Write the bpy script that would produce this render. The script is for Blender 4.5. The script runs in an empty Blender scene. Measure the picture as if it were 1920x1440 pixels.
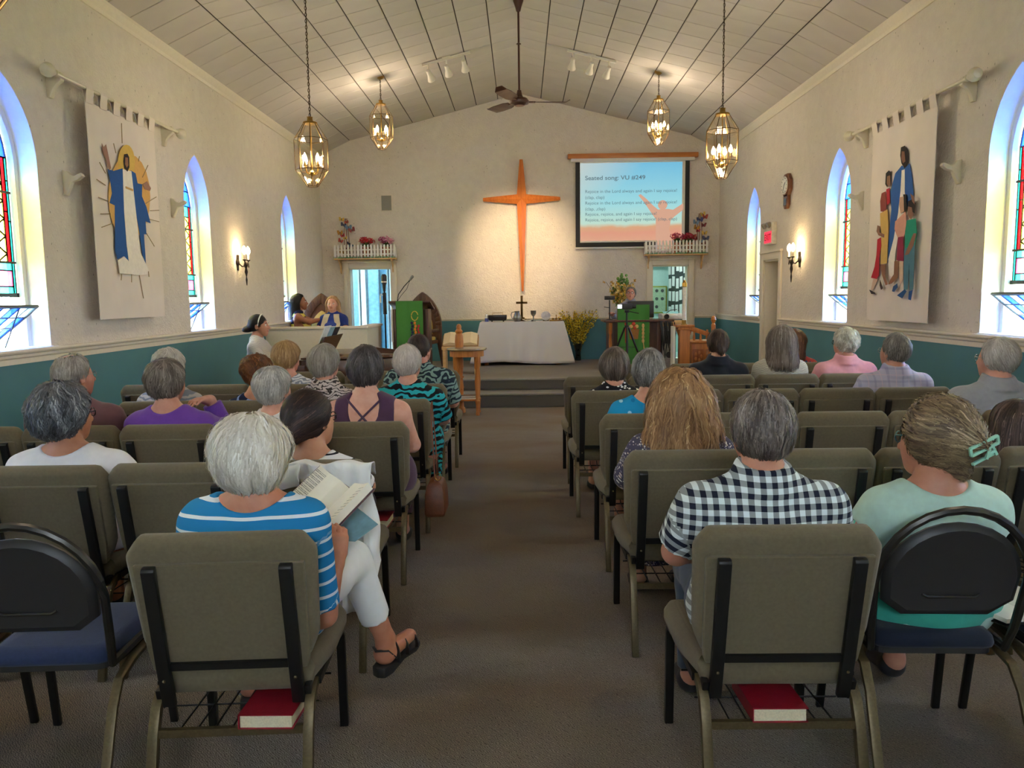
import bpy, bmesh, math, random
import numpy as np
from mathutils import Vector, Matrix
PI = math.pi
random.seed(7)
C = bpy.context.scene.collection
S = bpy.context.scene
EXPOSURE = .58; SKY_L = 32; SKY_R = 40; PEND = 27; SPOTP = 120; SCREEN = .62; BULB = 22
# ---------------------------------------------------------------- camera
cam_d = bpy.data.cameras.new('camera'); cam = bpy.data.objects.new('camera', cam_d); C.objects.link(cam)
PT, YW, RL = math.radians(6.39), math.radians(.79), math.radians(.75)
def _cam():
    c, s, cp, sp, cr, sr = math.cos(YW), math.sin(YW), math.cos(PT), math.sin(PT), math.cos(RL), math.sin(RL)
    R = Vector((c, s, 0)); F = Vector((-s*cp, c*cp, -sp)); U = Vector((-s*sp, c*sp, cp))
    R2 = cr*R - sr*U; U2 = sr*R + cr*U
    m = Matrix((R2, U2, -F)).transposed().to_4x4(); m.translation = (0, 0, 1.53)
    return m
cam.matrix_world = _cam()
cam_d.sensor_width = 36; cam_d.lens = 1450/1920*36; cam_d.clip_start = .05
S.camera = cam
# ---------------------------------------------------------------- world, exposure
S.view_settings.view_transform = 'Standard'; S.view_settings.look = 'None'
S.view_settings.gamma = 1; S.view_settings.use_curve_mapping = False
S.view_settings.exposure = EXPOSURE
S.cycles.max_bounces = 7; S.cycles.diffuse_bounces = 5; S.cycles.glossy_bounces = 3
S.cycles.transmission_bounces = 6; S.cycles.transparent_max_bounces = 12
S.cycles.sample_clamp_indirect = 6; S.cycles.caustics_reflective = False; S.cycles.caustics_refractive = False
W = bpy.data.worlds.new('sky'); S.world = W; W.use_nodes = True
def _world():
    nt = W.node_tree; N = nt.nodes; L = nt.links; N.clear()
    o = N.new('ShaderNodeOutputWorld'); b = N.new('ShaderNodeBackground')
    g = N.new('ShaderNodeTexCoord'); s = N.new('ShaderNodeSeparateXYZ')
    m = N.new('ShaderNodeMapRange'); m.inputs[1].default_value = -1; m.inputs[2].default_value = 1
    m.inputs[3].default_value = SKY_L; m.inputs[4].default_value = SKY_R
    L.new(g.outputs['Generated'], s.inputs[0]); L.new(s.outputs[0], m.inputs[0])
    b.inputs[0].default_value = (.86, .93, 1, 1)
    L.new(m.outputs[0], b.inputs[1]); L.new(b.outputs[0], o.inputs[0])
_world()
def lamp(name, kind, loc, power, col=(1, 1, 1), size=.1, rot=None, spot=None, parent=None, blend=.6):
    d = bpy.data.lights.new(name, kind); d.energy = power; d.color = col
    if kind == 'AREA': d.size = size
    else: d.shadow_soft_size = size
    if kind == 'SPOT': d.spot_size = spot; d.spot_blend = blend
    o = bpy.data.objects.new(name, d); C.objects.link(o); o.location = loc
    if rot is not None: o.rotation_euler = rot
    if parent: o.parent = parent
    return o
# ---------------------------------------------------------------- materials
def lin(h):
    if isinstance(h, str):
        h = h.lstrip('#'); h = [int(h[i:i+2], 16)/255 for i in (0, 2, 4)]
    return tuple(((v+.055)/1.055)**2.4 if v > .04045 else v/12.92 for v in h[:3]) + (1,)
MATS = {}
class NT:
    def __init__(s, name):
        s.m = bpy.data.materials.new(name); s.m.use_nodes = True
        s.t = s.m.node_tree; s.N = s.t.nodes; s.L = s.t.links
        s.b = s.N['Principled BSDF']; s.out = s.N['Material Output']
    def n(s, typ, ins=None, **kw):
        q = s.N.new('ShaderNode'+typ)
        for k, v in kw.items(): setattr(q, k, v)
        for k, v in (ins or {}).items():
            if hasattr(v, 'is_output'): s.L.new(v, q.inputs[k])
            else: q.inputs[k].default_value = v
        return q
    def set(s, k, v):
        if hasattr(v, 'is_output'): s.L.new(v, s.b.inputs[k])
        else: s.b.inputs[k].default_value = v
    def math(s, op, a, b=0., c=0.):
        return s.n('Math', {0: a, 1: b, 2: c}, operation=op).outputs[0]
    def mix(s, f, a, b):
        q = s.n('Mix', data_type='RGBA'); 
        for i, v in ((0, f), (6, a), (7, b)):
            if hasattr(v, 'is_output'): s.L.new(v, q.inputs[i])
            else: q.inputs[i].default_value = v
        return q.outputs[2]
    def obj(s): return s.n('TexCoord').outputs['Object']
    def noise(s, sc, det=3, vec=None, rough=.5):
        d = {'Scale': sc, 'Detail': det, 'Roughness': rough}
        if vec is not None: d['Vector'] = vec
        return s.n('TexNoise', d).outputs['Fac']
    def ramp(s, fac, *stops):
        r = s.n('ValToRGB', {0: fac}); e = r.color_ramp.elements
        while len(e) < len(stops): e.new(.5)
        for el, (p, c) in zip(e, stops): el.position = p; el.color = c if len(c) == 4 else (*c, 1)
        return r.outputs[0]
    def bump(s, h, st=.3, d=.01):
        s.set('Normal', s.n('Bump', {'Height': h, 'Strength': st, 'Distance': d}).outputs[0])
def mat(name, col, rough=.6, metal=0, var=.12, sc=30, bump=0, bsc=80, spec=.5, emit=None, est=1, sheen=0):
    if name in MATS: return MATS[name]
    a = NT(name); c = lin(col); v = a.obj()
    d = tuple(x*(1-var) for x in c[:3])+(1,); e = tuple(min(1, x*(1+var)) for x in c[:3])+(1,)
    a.set('Base Color', a.ramp(a.noise(sc, 4, v), (.3, d), (.7, e)))
    a.set('Roughness', rough); a.set('Metallic', metal); a.set('Specular IOR Level', spec)
    if sheen: a.set('Sheen Weight', sheen)
    if bump: a.bump(a.noise(bsc, 3, v), bump)
    if emit: a.set('Emission Color', lin(emit)); a.set('Emission Strength', est)
    MATS[name] = a.m; return a.m
def wood(name, c1, c2, rough=.4, sc=6, axis=2):
    if name in MATS: return MATS[name]
    a = NT(name); v = a.obj(); k = [14, 14, 14]; k[axis] = 1.2
    mp = a.n('Mapping', {'Vector': v, 'Scale': k}).outputs[0]
    f = a.noise(sc/3, 6, mp, .6)
    a.set('Base Color', a.ramp(f, (.3, lin(c1)), (.7, lin(c2)))); a.set('Roughness', rough)
    a.bump(f, .08); MATS[name] = a.m; return a.m
# ---------------------------------------------------------------- mesh builder
def rotm(rx=0, ry=0, rz=0): return Matrix.Rotation(rz, 3, 'Z') @ Matrix.Rotation(ry, 3, 'Y') @ Matrix.Rotation(rx, 3, 'X')
class G:
    def __init__(s): s.v = []; s.f = []
    def add(s, vs, fs):
        k = len(s.v); s.v += [tuple(p) for p in vs]; s.f += [[i+k for i in q] for q in fs]; return s
    def box(s, c, d, r=None):
        x, y, z = d[0]/2, d[1]/2, d[2]/2
        P = [Vector((i*x, j*y, k*z)) for i in (-1, 1) for j in (-1, 1) for k in (-1, 1)]
        if r is not None: P = [r @ p for p in P]
        return s.add([p+Vector(c) for p in P], [[0, 1, 3, 2], [4, 6, 7, 5], [0, 4, 5, 1], [2, 3, 7, 6], [0, 2, 6, 4], [1, 5, 7, 3]])
    def prism(s, pts, vec):
        n = len(pts); vec = Vector(vec)
        P = [Vector(p) for p in pts]
        return s.add(P+[p+vec for p in P], [list(range(n))[::-1], list(range(n, 2*n))]+[[i, (i+1) % n, n+(i+1) % n, n+i] for i in range(n)])
    def rings(s, rs, cap=True, closed=False):
        n = len(rs[0]); V = [p for r in rs for p in r]; F = []
        m = len(rs)
        for k in range(m if closed else m-1):
            a, b = k*n, ((k+1) % m)*n
            F += [[a+i, a+(i+1) % n, b+(i+1) % n, b+i] for i in range(n)]
        if cap and not closed: F += [list(range(n))[::-1], list(range((m-1)*n, m*n))]
        return s.add(V, F)
    def tube(s, path, r, n=8, closed=False, rect=None, up=(0, 0, 1)):
        P = [Vector(p) for p in path]; m = len(P); R = r if hasattr(r, '__len__') else [r]*m
        rs = []; u = Vector(up)
        for i in range(m):
            a = P[i-1] if (i or closed) else P[i]; b = P[(i+1) % m] if (i < m-1 or closed) else P[i]
            t = (b-a).normalized()
            x = t.cross(u)
            if x.length < .05: x = t.cross(Vector((0, 1, 0)) if abs(t.y) < .9 else Vector((1, 0, 0)))
            x.normalize(); y = x.cross(t).normalized()
            if rect: q = [(-1, -1), (1, -1), (1, 1), (-1, 1)]; rs.append([P[i]+x*(e*rect[0]/2)+y*(g*rect[1]/2) for e, g in q])
            else: rs.append([P[i]+(x*math.cos(2*PI*k/n)+y*math.sin(2*PI*k/n))*R[i] for k in range(n)])
        return s.rings(rs, True, closed)
    def lathe(s, prof, n=16, c=(0, 0, 0), ax=None):
        rs = []
        for r, z in prof:
            ring = [Vector((max(r, 1e-4)*math.cos(2*PI*k/n), max(r, 1e-4)*math.sin(2*PI*k/n), z)) for k in range(n)]
            if ax is not None: ring = [ax @ p for p in ring]
            rs.append([p+Vector(c) for p in ring])
        return s.rings(rs)
    def ball(s, c, r, nu=12, nv=8, rot=None):
        if not hasattr(r, '__len__'): r = (r, r, r)
        rs = []
        for j in range(nv+1):
            t = PI*(j+.001)/(nv+.002)
            ring = [Vector((r[0]*math.sin(t)*math.cos(2*PI*k/nu), r[1]*math.sin(t)*math.sin(2*PI*k/nu), -r[2]*math.cos(t))) for k in range(nu)]
            if rot is not None: ring = [rot @ p for p in ring]
            rs.append([p+Vector(c) for p in ring])
        return s.rings(rs)
    def mesh(s, name, m=None, smooth=None, bevel=0, seg=2, ang=35):
        me = bpy.data.meshes.new(name); bm = bmesh.new()
        vs = [bm.verts.new(p) for p in s.v]
        for q in s.f:
            try: bm.faces.new([vs[i] for i in q])
            except ValueError: pass
        bmesh.ops.recalc_face_normals(bm, faces=bm.faces)
        if bevel:
            ed = [e for e in bm.edges if len(e.link_faces) == 2 and e.calc_face_angle(0) > .5]
            bmesh.ops.bevel(bm, geom=ed, offset=bevel, segments=seg, affect='EDGES', profile=.5, clamp_overlap=True)
        big = [f for f in bm.faces if len(f.verts) > 4]
        if big: bmesh.ops.triangulate(bm, faces=big)
        bm.to_mesh(me); bm.free()
        if m: me.materials.append(m)
        if smooth is None: smooth = bool(bevel)
        if smooth: me.shade_smooth(); me.set_sharp_from_angle(angle=math.radians(ang))
        return me
    def build(s, name, m, parent=None, **kw):
        return link(name, s.mesh(name, m, **kw), parent)
def link(name, data, parent=None, loc=None, rot=None):
    o = bpy.data.objects.new(name, data); C.objects.link(o)
    if parent: o.parent = parent
    if loc: o.location = loc
    if rot: o.rotation_euler = rot
    return o
def tag(o, label=None, cat=None, group=None, kind=None):
    if label: o['label'] = label
    if cat: o['category'] = cat
    if group: o['group'] = group
    if kind: o['kind'] = kind
    return o
def thing(name, label, cat, loc=(0, 0, 0), rz=0, group=None):
    o = bpy.data.objects.new(name, None); C.objects.link(o); o.empty_display_size = .1
    o.location = loc; o.rotation_euler = (0, 0, rz)
    return tag(o, label, cat, group)
def struct(name, g, m, parent=None, **kw):
    o = g.build(name, m, parent, **kw)
    if not parent: o['kind'] = 'structure'
    return o
def sroot(name, loc=(0, 0, 0), rz=0):
    o = bpy.data.objects.new(name, None); C.objects.link(o); o.location = loc; o.rotation_euler = (0, 0, rz)
    o['kind'] = 'structure'; return o
def dup(root, loc, rz=0, label=None, group=None):
    def cp(o, par):
        c = o.copy(); C.objects.link(c)
        if par: c.parent = par
        for ch in o.children: cp(ch, c)
        return c
    r = cp(root, None); r.location = loc; r.rotation_euler = (0, 0, rz)
    if label: r['label'] = label
    if group: r['group'] = group
    return r
# ---------------------------------------------------------------- room
XL, XR, YF, YN = -3.66, 3.62, 14.38, -2.6
TH = .30
WIN_L = [-1.05, 2.26, 5.62, 8.88, 12.30]; WIN_R = [-.8, 2.5, 5.83, 9.05, 12.27]
HW, SILL, SPR = .35, 1.20, 2.57
def stucco():
    a = NT('cream_stucco'); v = a.obj()
    n1 = a.noise(9, 5, v, .6); n2 = a.noise(46, 4, v, .6)
    pit = a.n('TexVoronoi', {'Vector': a.n('Mapping', {'Vector': v, 'Scale': (15, 15, 9)}).outputs[0], 'Scale': 1.2}).outputs['Distance']
    pat = a.math('MULTIPLY', a.math('LESS_THAN', a.math('ADD', pit, a.math('MULTIPLY', n2, .35)), .27), a.math('GREATER_THAN', a.noise(2.3, 2, v), .53))
    col = a.ramp(n1, (.3, lin('#d9cfc3')), (.7, lin('#e1d8cb')))
    a.set('Base Color', a.mix(a.math('MULTIPLY', pat, .62), col, lin('#8d8274'))); a.set('Roughness', .85)
    a.bump(a.math('ADD', a.math('SUBTRACT', n2, a.math('MULTIPLY', pat, .9)), a.math('MULTIPLY', n1, 1.)), .8, .018)
    return a.m
M_wall = stucco()
M_teal = mat('teal_paint', '#477a82', .55, var=.05, sc=4, bump=.06, bsc=120)
M_trim = mat('cream_trim_paint', '#ddd3c0', .5, var=.03)
M_white = mat('white_gloss_paint', '#e9e6df', .4, var=.02)
def arch(hw, z0, zs, n=9, cx=0.):
    # lancet outline (u, z): bottom left, bottom right, up the right, apex, down the left
    R = 2*hw; a1 = math.acos(.5)
    pts = [(cx-hw, z0), (cx+hw, z0)]
    for i in range(n+1):
        t = a1*i/n; pts.append((cx-hw+R*math.cos(t), zs+R*math.sin(t)))
    for i in range(n-1, -1, -1):
        t = a1*i/n; pts.append((cx+hw-R*math.cos(t), zs+R*math.sin(t)))
    return pts
ZTOP = 4.16
def side_wall(name, X, out, wins, door=None):
    g = G(); t = out*TH
    P = lambda u, z: (X, u, z)
    ys = sorted(wins); cur = YN-.3; ops = [(c-HW, c+HW, 'w', c) for c in ys]
    if door: ops.append((door[0], door[1], 'd', 0))
    ops.sort()
    for a, b, k, c in ops:
        if a > cur: g.prism([P(cur, 0), P(a, 0), P(a, ZTOP), P(cur, ZTOP)], (t, 0, 0))
        if k == 'w':
            g.prism([P(a, 0), P(b, 0), P(b, SILL), P(a, SILL)], (t, 0, 0))
            ar = arch(HW, SILL, SPR, cx=c); up = ar[2:]            # right spring ... apex ... left spring
            m = len(up)//2
            g.prism([P(b, ZTOP)]+[P(*q) for q in up[:m+1]][::1]+[P(c, ZTOP)], (t, 0, 0))
            g.prism([P(c, ZTOP)]+[P(*q) for q in up[m:]]+[P(a, ZTOP)], (t, 0, 0))
        else:
            g.prism([P(a, door[2]), P(b, door[2]), P(b, ZTOP), P(a, ZTOP)], (t, 0, 0))
        cur = b
    g.prism([P(cur, 0), P(YF+.3, 0), P(YF+.3, ZTOP), P(cur, ZTOP)], (t, 0, 0))
    return struct(name, g, M_wall)
DR = (10.98, 11.66, 2.02)
wl = side_wall('wall_left', XL, -1, WIN_L); wr = side_wall('wall_right', XR, 1, WIN_R, DR)
ZR, ZC, XC = 5.17, 4.40, 3.08        # ridge, cove line, cove x
def far_wall(name, y, t, doors):
    g = G(); P = lambda x, z: (x, y, z)
    cur = XL
    for a, b, zt in doors:
        g.prism([P(cur, 0), P(a, 0), P(a, 3), P(cur, 3)], (0, t, 0))
        g.prism([P(a, zt), P(b, zt), P(b, 3), P(a, 3)], (0, t, 0)); cur = b
    g.prism([P(cur, 0), P(XR, 0), P(XR, 3), P(cur, 3)], (0, t, 0))
    g.prism([P(XL, 3), P(XR, 3), P(XR, ZTOP), P(XC, ZC+.05), P(0, ZR+.05), P(-XC, ZC+.05), P(XL, ZTOP)], (0, t, 0))
    return struct(name, g, M_wall)
DL2, DR2 = (-3.18, -2.40, 2.10), (2.40, 3.07, 2.08)
wf = far_wall('wall_far', YF, .2, [DL2, DR2]); wn = None
g = G(); P = lambda x, z: (x, YN, z)     # wall behind the camera; unseen window opening added to light the people's backs
FILL_WIN = (-.65, .65, 2.25, 3.25)
for q in ([P(XL, 0), P(XR, 0), P(XR, FILL_WIN[2]), P(XL, FILL_WIN[2])], [P(XL, FILL_WIN[2]), P(FILL_WIN[0], FILL_WIN[2]), P(FILL_WIN[0], FILL_WIN[3]), P(XL, FILL_WIN[3])], [P(FILL_WIN[1], FILL_WIN[2]), P(XR, FILL_WIN[2]), P(XR, FILL_WIN[3]), P(FILL_WIN[1], FILL_WIN[3])], [P(XL, FILL_WIN[3]), P(XR, FILL_WIN[3]), P(XR, ZTOP), P(XC, ZC+.05), P(0, ZR+.05), P(-XC, ZC+.05), P(XL, ZTOP)]): g.prism(q, (0, -.2, 0))
wn = struct('wall_near', g, M_wall)
# teal dado as thin boards on the walls
g = G(); g.box((XL+.006, (YN+YF)/2, .56), (.012, YF-YN, 1.10)); g.build('dado', M_teal, wl)
g = G(); g.box((XR-.006, (YN+10.88)/2, .56), (.012, 10.88-YN, 1.10)); g.box((XR-.006, (11.77+YF)/2, .56), (.012, YF-11.77, 1.10)); g.build('dado', M_teal, wr)
g = G()
for a, b in ((XL, -3.30), (-2.28, 2.28), (3.19, XR)): g.box(((a+b)/2, YF-.006, .56), (b-a, .012, 1.10))
g.build('dado', M_teal, wf)
g = G(); g.box((0, YN+.006, .56), (XR-XL, .012, 1.10)); g.build('dado', M_teal, wn)
def rail(name, p, q, z, nrm, prof):
    p = Vector((*p, 0)); q = Vector((*q, 0)); nrm = Vector((*nrm, 0))
    g = G(); g.rings([[e+nrm*d+Vector((0, 0, z+h)) for d, h in prof] for e in (p, q)])
    return struct(name, g, M_trim)
RAILP = [(0, -.05), (.018, -.05), (.018, -.012), (.03, 0), (.03, .02), (.05, .028), (.055, .04), (.05, .055), (0, .055)]
rail('trim_1', (XL, YN), (XL, YF), 1.145, (1, 0), RAILP)
rail('trim_2', (XR, 10.88), (XR, YN), 1.14, (-1, 0), RAILP); rail('trim_3', (XR, YF), (XR, 11.77), 1.14, (-1, 0), RAILP)
for k, (a, b) in enumerate(((XL, -3.30), (-2.28, 2.28), (3.19, XR))): rail('trim_%d' % (4+k), (a, YF), (b, YF), 1.115, (0, -1), [(d*.6, h*.6) for d, h in RAILP])
CORP = [(0, -.05), (.015, -.05), (.025, -.02), (.04, 0), (.06, .03), (.065, .06), (0, .07)]
rail('trim_7', (XL, YN), (XL, YF), 4.09, (1, 0), CORP); rail('trim_8', (XR, YF), (XR, YN), 4.09, (-1, 0), CORP)
# floor: carpet
def carpet(name, c1, c2, c3):
    a = NT(name); v = a.obj()
    f = a.noise(330, 2, v, .7); wv = a.n('TexWave', {'Vector': v, 'Scale': 62, 'Distortion': 9., 'Detail': 2}, wave_type='BANDS', bands_direction='DIAGONAL').outputs['Fac']
    k = a.math('ADD', a.math('MULTIPLY', f, .75), a.math('MULTIPLY', wv, .25))
    blot = a.ramp(a.noise(.75, 3, a.n('Mapping', {'Vector': v, 'Scale': (1, 1.8, 1)}).outputs[0]), (.40, lin(c1)), (.62, lin(c2)))
    a.set('Base Color', a.mix(a.ramp(k, (.35, (1, 1, 1)), (.62, (0, 0, 0))), blot, lin(c3))); a.set('Roughness', .95); a.set('Specular IOR Level', .15)
    a.bump(k, .5, .006); return a.m
M_carpet = carpet('grey_brown_carpet', '#948d84', '#8a7763', '#544c43')
g = G(); g.box((0, (YN+YF)/2, -.06), (XR-XL+.6, YF-YN+.6, .12)); floor = struct('floor', g, M_carpet)
# platform with two risers
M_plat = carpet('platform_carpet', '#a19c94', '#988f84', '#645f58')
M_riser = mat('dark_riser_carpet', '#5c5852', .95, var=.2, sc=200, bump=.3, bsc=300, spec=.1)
pf = sroot('platform')
g = G(); g.prism([(XL, 11.08, .02), (2.55, 11.08, .02), (2.55, 12.35, .02), (XR, 12.35, .02), (XR, YF, .02), (XL, YF, .02)], (0, 0, .348)); g.build('platform_top', M_plat, pf)
g = G(); g.box((.2, 10.89, .10), (3.9, .36, .20)); g.build('step', M_plat, pf)
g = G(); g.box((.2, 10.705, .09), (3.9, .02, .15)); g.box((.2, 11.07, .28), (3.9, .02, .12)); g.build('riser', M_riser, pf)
g = G(); g.tube([(-1.75, 10.71, .185), (2.15, 10.71, .185)], .018); g.tube([(-1.75, 11.07, .355), (2.15, 11.07, .355)], .018); g.build('nosing', M_plat, pf, smooth=True)
# half wall of the choir
g = G(); g.box(((XL-2.2)/2, 11.03, .56), (XL*-1-2.2, .12, 1.12)); g.box((-2.27, 11.6, .56), (.12, 1.05, 1.12)); hwl = struct('wall_choir', g, mat('choir_wall_paint', '#d9d2c0', .5, var=.03))
g = G(); g.box(((XL-2.18)/2, 11.03, 1.135), (XL*-1-2.18, .17, .035)); g.box((-2.27, 11.62, 1.135), (.17, 1.05, .035)); g.build('cap_rail', M_trim, hwl, bevel=.008)
# ceiling: backing slab, then tiles
M_ceil = mat('ceiling_backing', '#3a3129', .9)
g = G(); y0, y1 = YN-.2, YF+.2
for sg in (-1, 1):
    X = XR if sg > 0 else -XL
    g.prism([(0, y0, ZR), (sg*XC, y0, ZC), (sg*XC, y0, ZC+.06), (0, y0, ZR+.06)], (0, y1-y0, 0))
    g.prism([(sg*XC, y0, ZC), (sg*(X+.02), y0, 4.12), (sg*(X+.02), y0, 4.19), (sg*XC, y0, ZC+.06)], (0, y1-y0, 0))
ceil = struct('ceiling', g, M_ceil)
M_tile = mat('ceiling_tile_white', '#c2bab2', .75, var=.05, sc=2.2, bump=.12, bsc=60)
def tile_mesh(w, l, name):
    g = G(); t = .012; e = .006
    rs = [[(-w/2+a, -l/2+a, z), (w/2-a, -l/2+a, z), (w/2-a, l/2-a, z), (-w/2+a, l/2-a, z)] for a, z in ((0, t), (0, .004), (e, 0))]
    return G().rings(rs).mesh(name, M_tile)
NCOL = 8; SL = math.hypot(XC, ZR-ZC); LW = SL/NCOL; TL = .385
wr_ = math.hypot(XR-XC, ZC-4.13); wl_ = math.hypot(-XL-XC, ZC-4.13)
tm = tile_mesh(LW-.013, TL-.008, 'tile'); tmr = tile_mesh(wr_-.014, TL-.009, 'tile_cove'); tml = tile_mesh(wl_-.014, TL-.009, 'tile_cove')
tiles = []
yy = YF-TL/2
while yy > YN+.1:
    for sg in (-1, 1):
        an = math.atan2(ZR-ZC, XC)
        off = .5*TL if False else 0
        for k in range(NCOL):
            d = (k+.5)*LW
            tiles.append((tm, (sg*d*math.cos(an), yy, ZR-d*math.sin(an)-.012), sg*an))
        X = XR if sg > 0 else -XL
        a2 = math.atan2(ZC-4.13, X-XC)
        tiles.append((tmr if sg > 0 else tml, (sg*(XC+X)/2, yy, (ZC+4.13)/2-.012), sg*a2))
    yy -= TL
vis = sorted([t for t in tiles if t[1][1] > 5.6], key=lambda t: t[1][1])
near = vis[:300]; rest = vis[300:]+[t for t in tiles if t[1][1] <= 5.6]
for me, loc, ry in near: o = link('tile', me, ceil, loc, (0, ry, 0))
g = G()
for me, loc, ry in rest:
    R = rotm(0, ry, 0); g.add([R @ v.co + Vector(loc) for v in me.vertices], [list(p.vertices) for p in me.polygons])
tag(g.build('tile_field', M_tile, ceil), kind='stuff')
# doorway casings
def casing(root, p, u, n, w, z0, zt, cw=.10, d=.03, jd=.22):
    """p = left bottom of the opening on the wall face, u = along, n = into the room"""
    p = Vector(p); u = Vector(u); n = Vector(n)
    B = lambda a, b, z, zz, d0, d1, g: g.prism([p+u*a+n*d0+Vector((0, 0, z)), p+u*b+n*d0+Vector((0, 0, z)), p+u*b+n*d0+Vector((0, 0, zz)), p+u*a+n*d0+Vector((0, 0, zz))], n*(d1-d0))
    g = G(); B(-cw, 0, z0, zt+cw, 0, d, g); B(w, w+cw, z0, zt+cw, 0, d, g); B(0, w, zt, zt+cw, 0, d, g)
    B(-cw-.02, w+cw+.02, zt+cw, zt+cw+.03, 0, d+.02, g); g.build('casing', M_trim, root, bevel=.004)
    g = G(); B(-.005, .02, z0, zt, -jd, .002, g); B(w-.02, w+.005, z0, zt, -jd, .002, g); B(0, w, zt-.02, zt+.005, -jd, .002, g); g.build('jamb', M_trim, root)
d1 = sroot('door_1'); casing(d1, (XR, DR[1], 0), (0, -1, 0), (-1, 0, 0), DR[1]-DR[0], 0, DR[2])
# the side door itself, ajar into the lobby
dl = G(); dl.box((.31, -.02, 1.0), (.62, .04, 1.98))
for zz in (.5, 1.35): 
    for xx in (.17, .45): dl.box((xx, -.043, zz), (.18, .012, .62))
leaf = dl.build('door_leaf', mat('door_paint', '#cfc6b4', .5, var=.03), d1, bevel=.004); leaf.location = (XR+.22, DR[1]-.03, 0); leaf.rotation_euler = (0, 0, math.radians(-62))
dk = G(); dk.lathe([(0, 0), (.012, .005), (.012, .04), (.028, .05), (.03, .07), (.0, .085)], 12, (.56, -.04, .98), rotm(PI/2)); dk.build('door_knob', mat('brass', '#a98748', .3, 1), leaf, smooth=True)
d2 = sroot('door_2'); casing(d2, (DL2[0], YF, 0), (1, 0, 0), (0, -1, 0), DL2[1]-DL2[0], .37, DL2[2])
d3 = sroot('door_3'); casing(d3, (DR2[0], YF, 0), (1, 0, 0), (0, -1, 0), DR2[1]-DR2[0], .37, DR2[2])
# lobby beyond the side door
def room(nm, x0, x1, y0, y1, z0, z1, m, skip):
    g = G(); t = .08; A = dict(w=((x0-t/2, (y0+y1)/2, (z0+z1)/2), (t, y1-y0, z1-z0)), e=((x1+t/2, (y0+y1)/2, (z0+z1)/2), (t, y1-y0, z1-z0)),
        s=(((x0+x1)/2, y0-t/2, (z0+z1)/2), (x1-x0, t, z1-z0)), n=(((x0+x1)/2, y1+t/2, (z0+z1)/2), (x1-x0, t, z1-z0)),
        b=(((x0+x1)/2, (y0+y1)/2, z0-t/2), (x1-x0, y1-y0, t)), t=(((x0+x1)/2, (y0+y1)/2, z1+t/2), (x1-x0, y1-y0, t)))
    for k, v in A.items():
        if k not in skip: g.box(*v)
    return struct(nm, g, m)
M_vest = mat('vestry_paint', '#b9dcd6', .6, var=.03)
room('wall_lobby', XR+TH, XR+1.2, 10.4, 11.8, 0, 2.6, M_trim, 'w')
room('wall_hall', -5.2, -1.6, YF+.2, YF+2.6, .37, 2.7, mat('hall_paint', '#bcd3e2', .6, var=.03), 's')
room('wall_vestry', 1.6, 5.0, YF+.2, YF+2.3, .37, 2.7, M_vest, 's')
g = G(); g.prism([(3.24, YF+.2, .37), (3.36, YF+.2, .37), (3.27, YF+2.3, .37), (3.15, YF+2.3, .37)], (0, 0, 2.33)); struct('wall_vestry_side', g, M_vest)
lamp('hall_light', 'AREA', (-3.0, YF+1.2, 2.66), 13, (.8, .93, 1), .9, (0, 0, 0))
lamp('vestry_light', 'AREA', (2.4, YF+1.2, 2.66), 11, (.9, 1, .97), .7, (0, 0, 0))
lamp('lobby_light', 'AREA', (XR+.75, 11.1, 2.56), 3, (1, .95, .88), .5, (0, 0, 0))
# ---------------------------------------------------------------- windows
def glassmat(name, col, tr=.8, haze=.12):
    a = NT(name); a.N.remove(a.b); v = a.obj(); c = lin(col)
    k = a.noise(14, 3, v); colr = a.ramp(k, (.3, tuple(x*.8 for x in c[:3])), (.7, tuple(min(1, x*1.1) for x in c[:3])))
    t = a.n('BsdfTransparent', {0: colr}); d = a.n('BsdfTranslucent', {0: colr}); gl = a.n('BsdfGlossy', {0: (1, 1, 1, 1), 'Roughness': .15})
    m1 = a.n('MixShader', {0: 1-tr, 1: t.outputs[0], 2: d.outputs[0]}); m2 = a.n('MixShader', {0: .05, 1: m1.outputs[0], 2: gl.outputs[0]})
    a.L.new(m2.outputs[0], a.out.inputs[0]); return a.m
GY, GR, GB, GT, GW = glassmat('yellow_glass', '#f7ec9c'), glassmat('red_glass', '#d0283e'), glassmat('blue_glass', '#5f8cf0'), glassmat('teal_glass', '#6fd8cc'), glassmat('pale_glass', '#cfe6ff')
GP, GC = glassmat('pink_glass', '#d98aa8'), glassmat('clear_glass', '#f2f8ff', .95)
M_lead = mat('lead', '#2c2c30', .5, .4)
def clip(poly, a, b, c):       # keep a*u+b*z<=c
    out = []
    for i in range(len(poly)):
        p, q = poly[i], poly[(i+1) % len(poly)]; dp = a*p[0]+b*p[1]-c; dq = a*q[0]+b*q[1]-c
        if dp <= 0: out.append(p)
        if dp*dq < 0: t = dp/(dp-dq); out.append((p[0]+t*(q[0]-p[0]), p[1]+t*(q[1]-p[1])))
    return out
def inset(poly, d):
    n = len(poly); cx = sum(p[0] for p in poly)/n; cz = sum(p[1] for p in poly)/n; out = []
    for u, z in poly:
        l = math.hypot(u-cx, z-cz) or 1; k = max(0, 1-d/l); out.append((cx+(u-cx)*k, cz+(z-cz)*k))
    return out
def area(p): return abs(sum(p[i][0]*p[(i+1) % len(p)][1]-p[(i+1) % len(p)][0]*p[i][1] for i in range(len(p))))/2
GYW = .205   # depth of the glass plane behind the wall face
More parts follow.
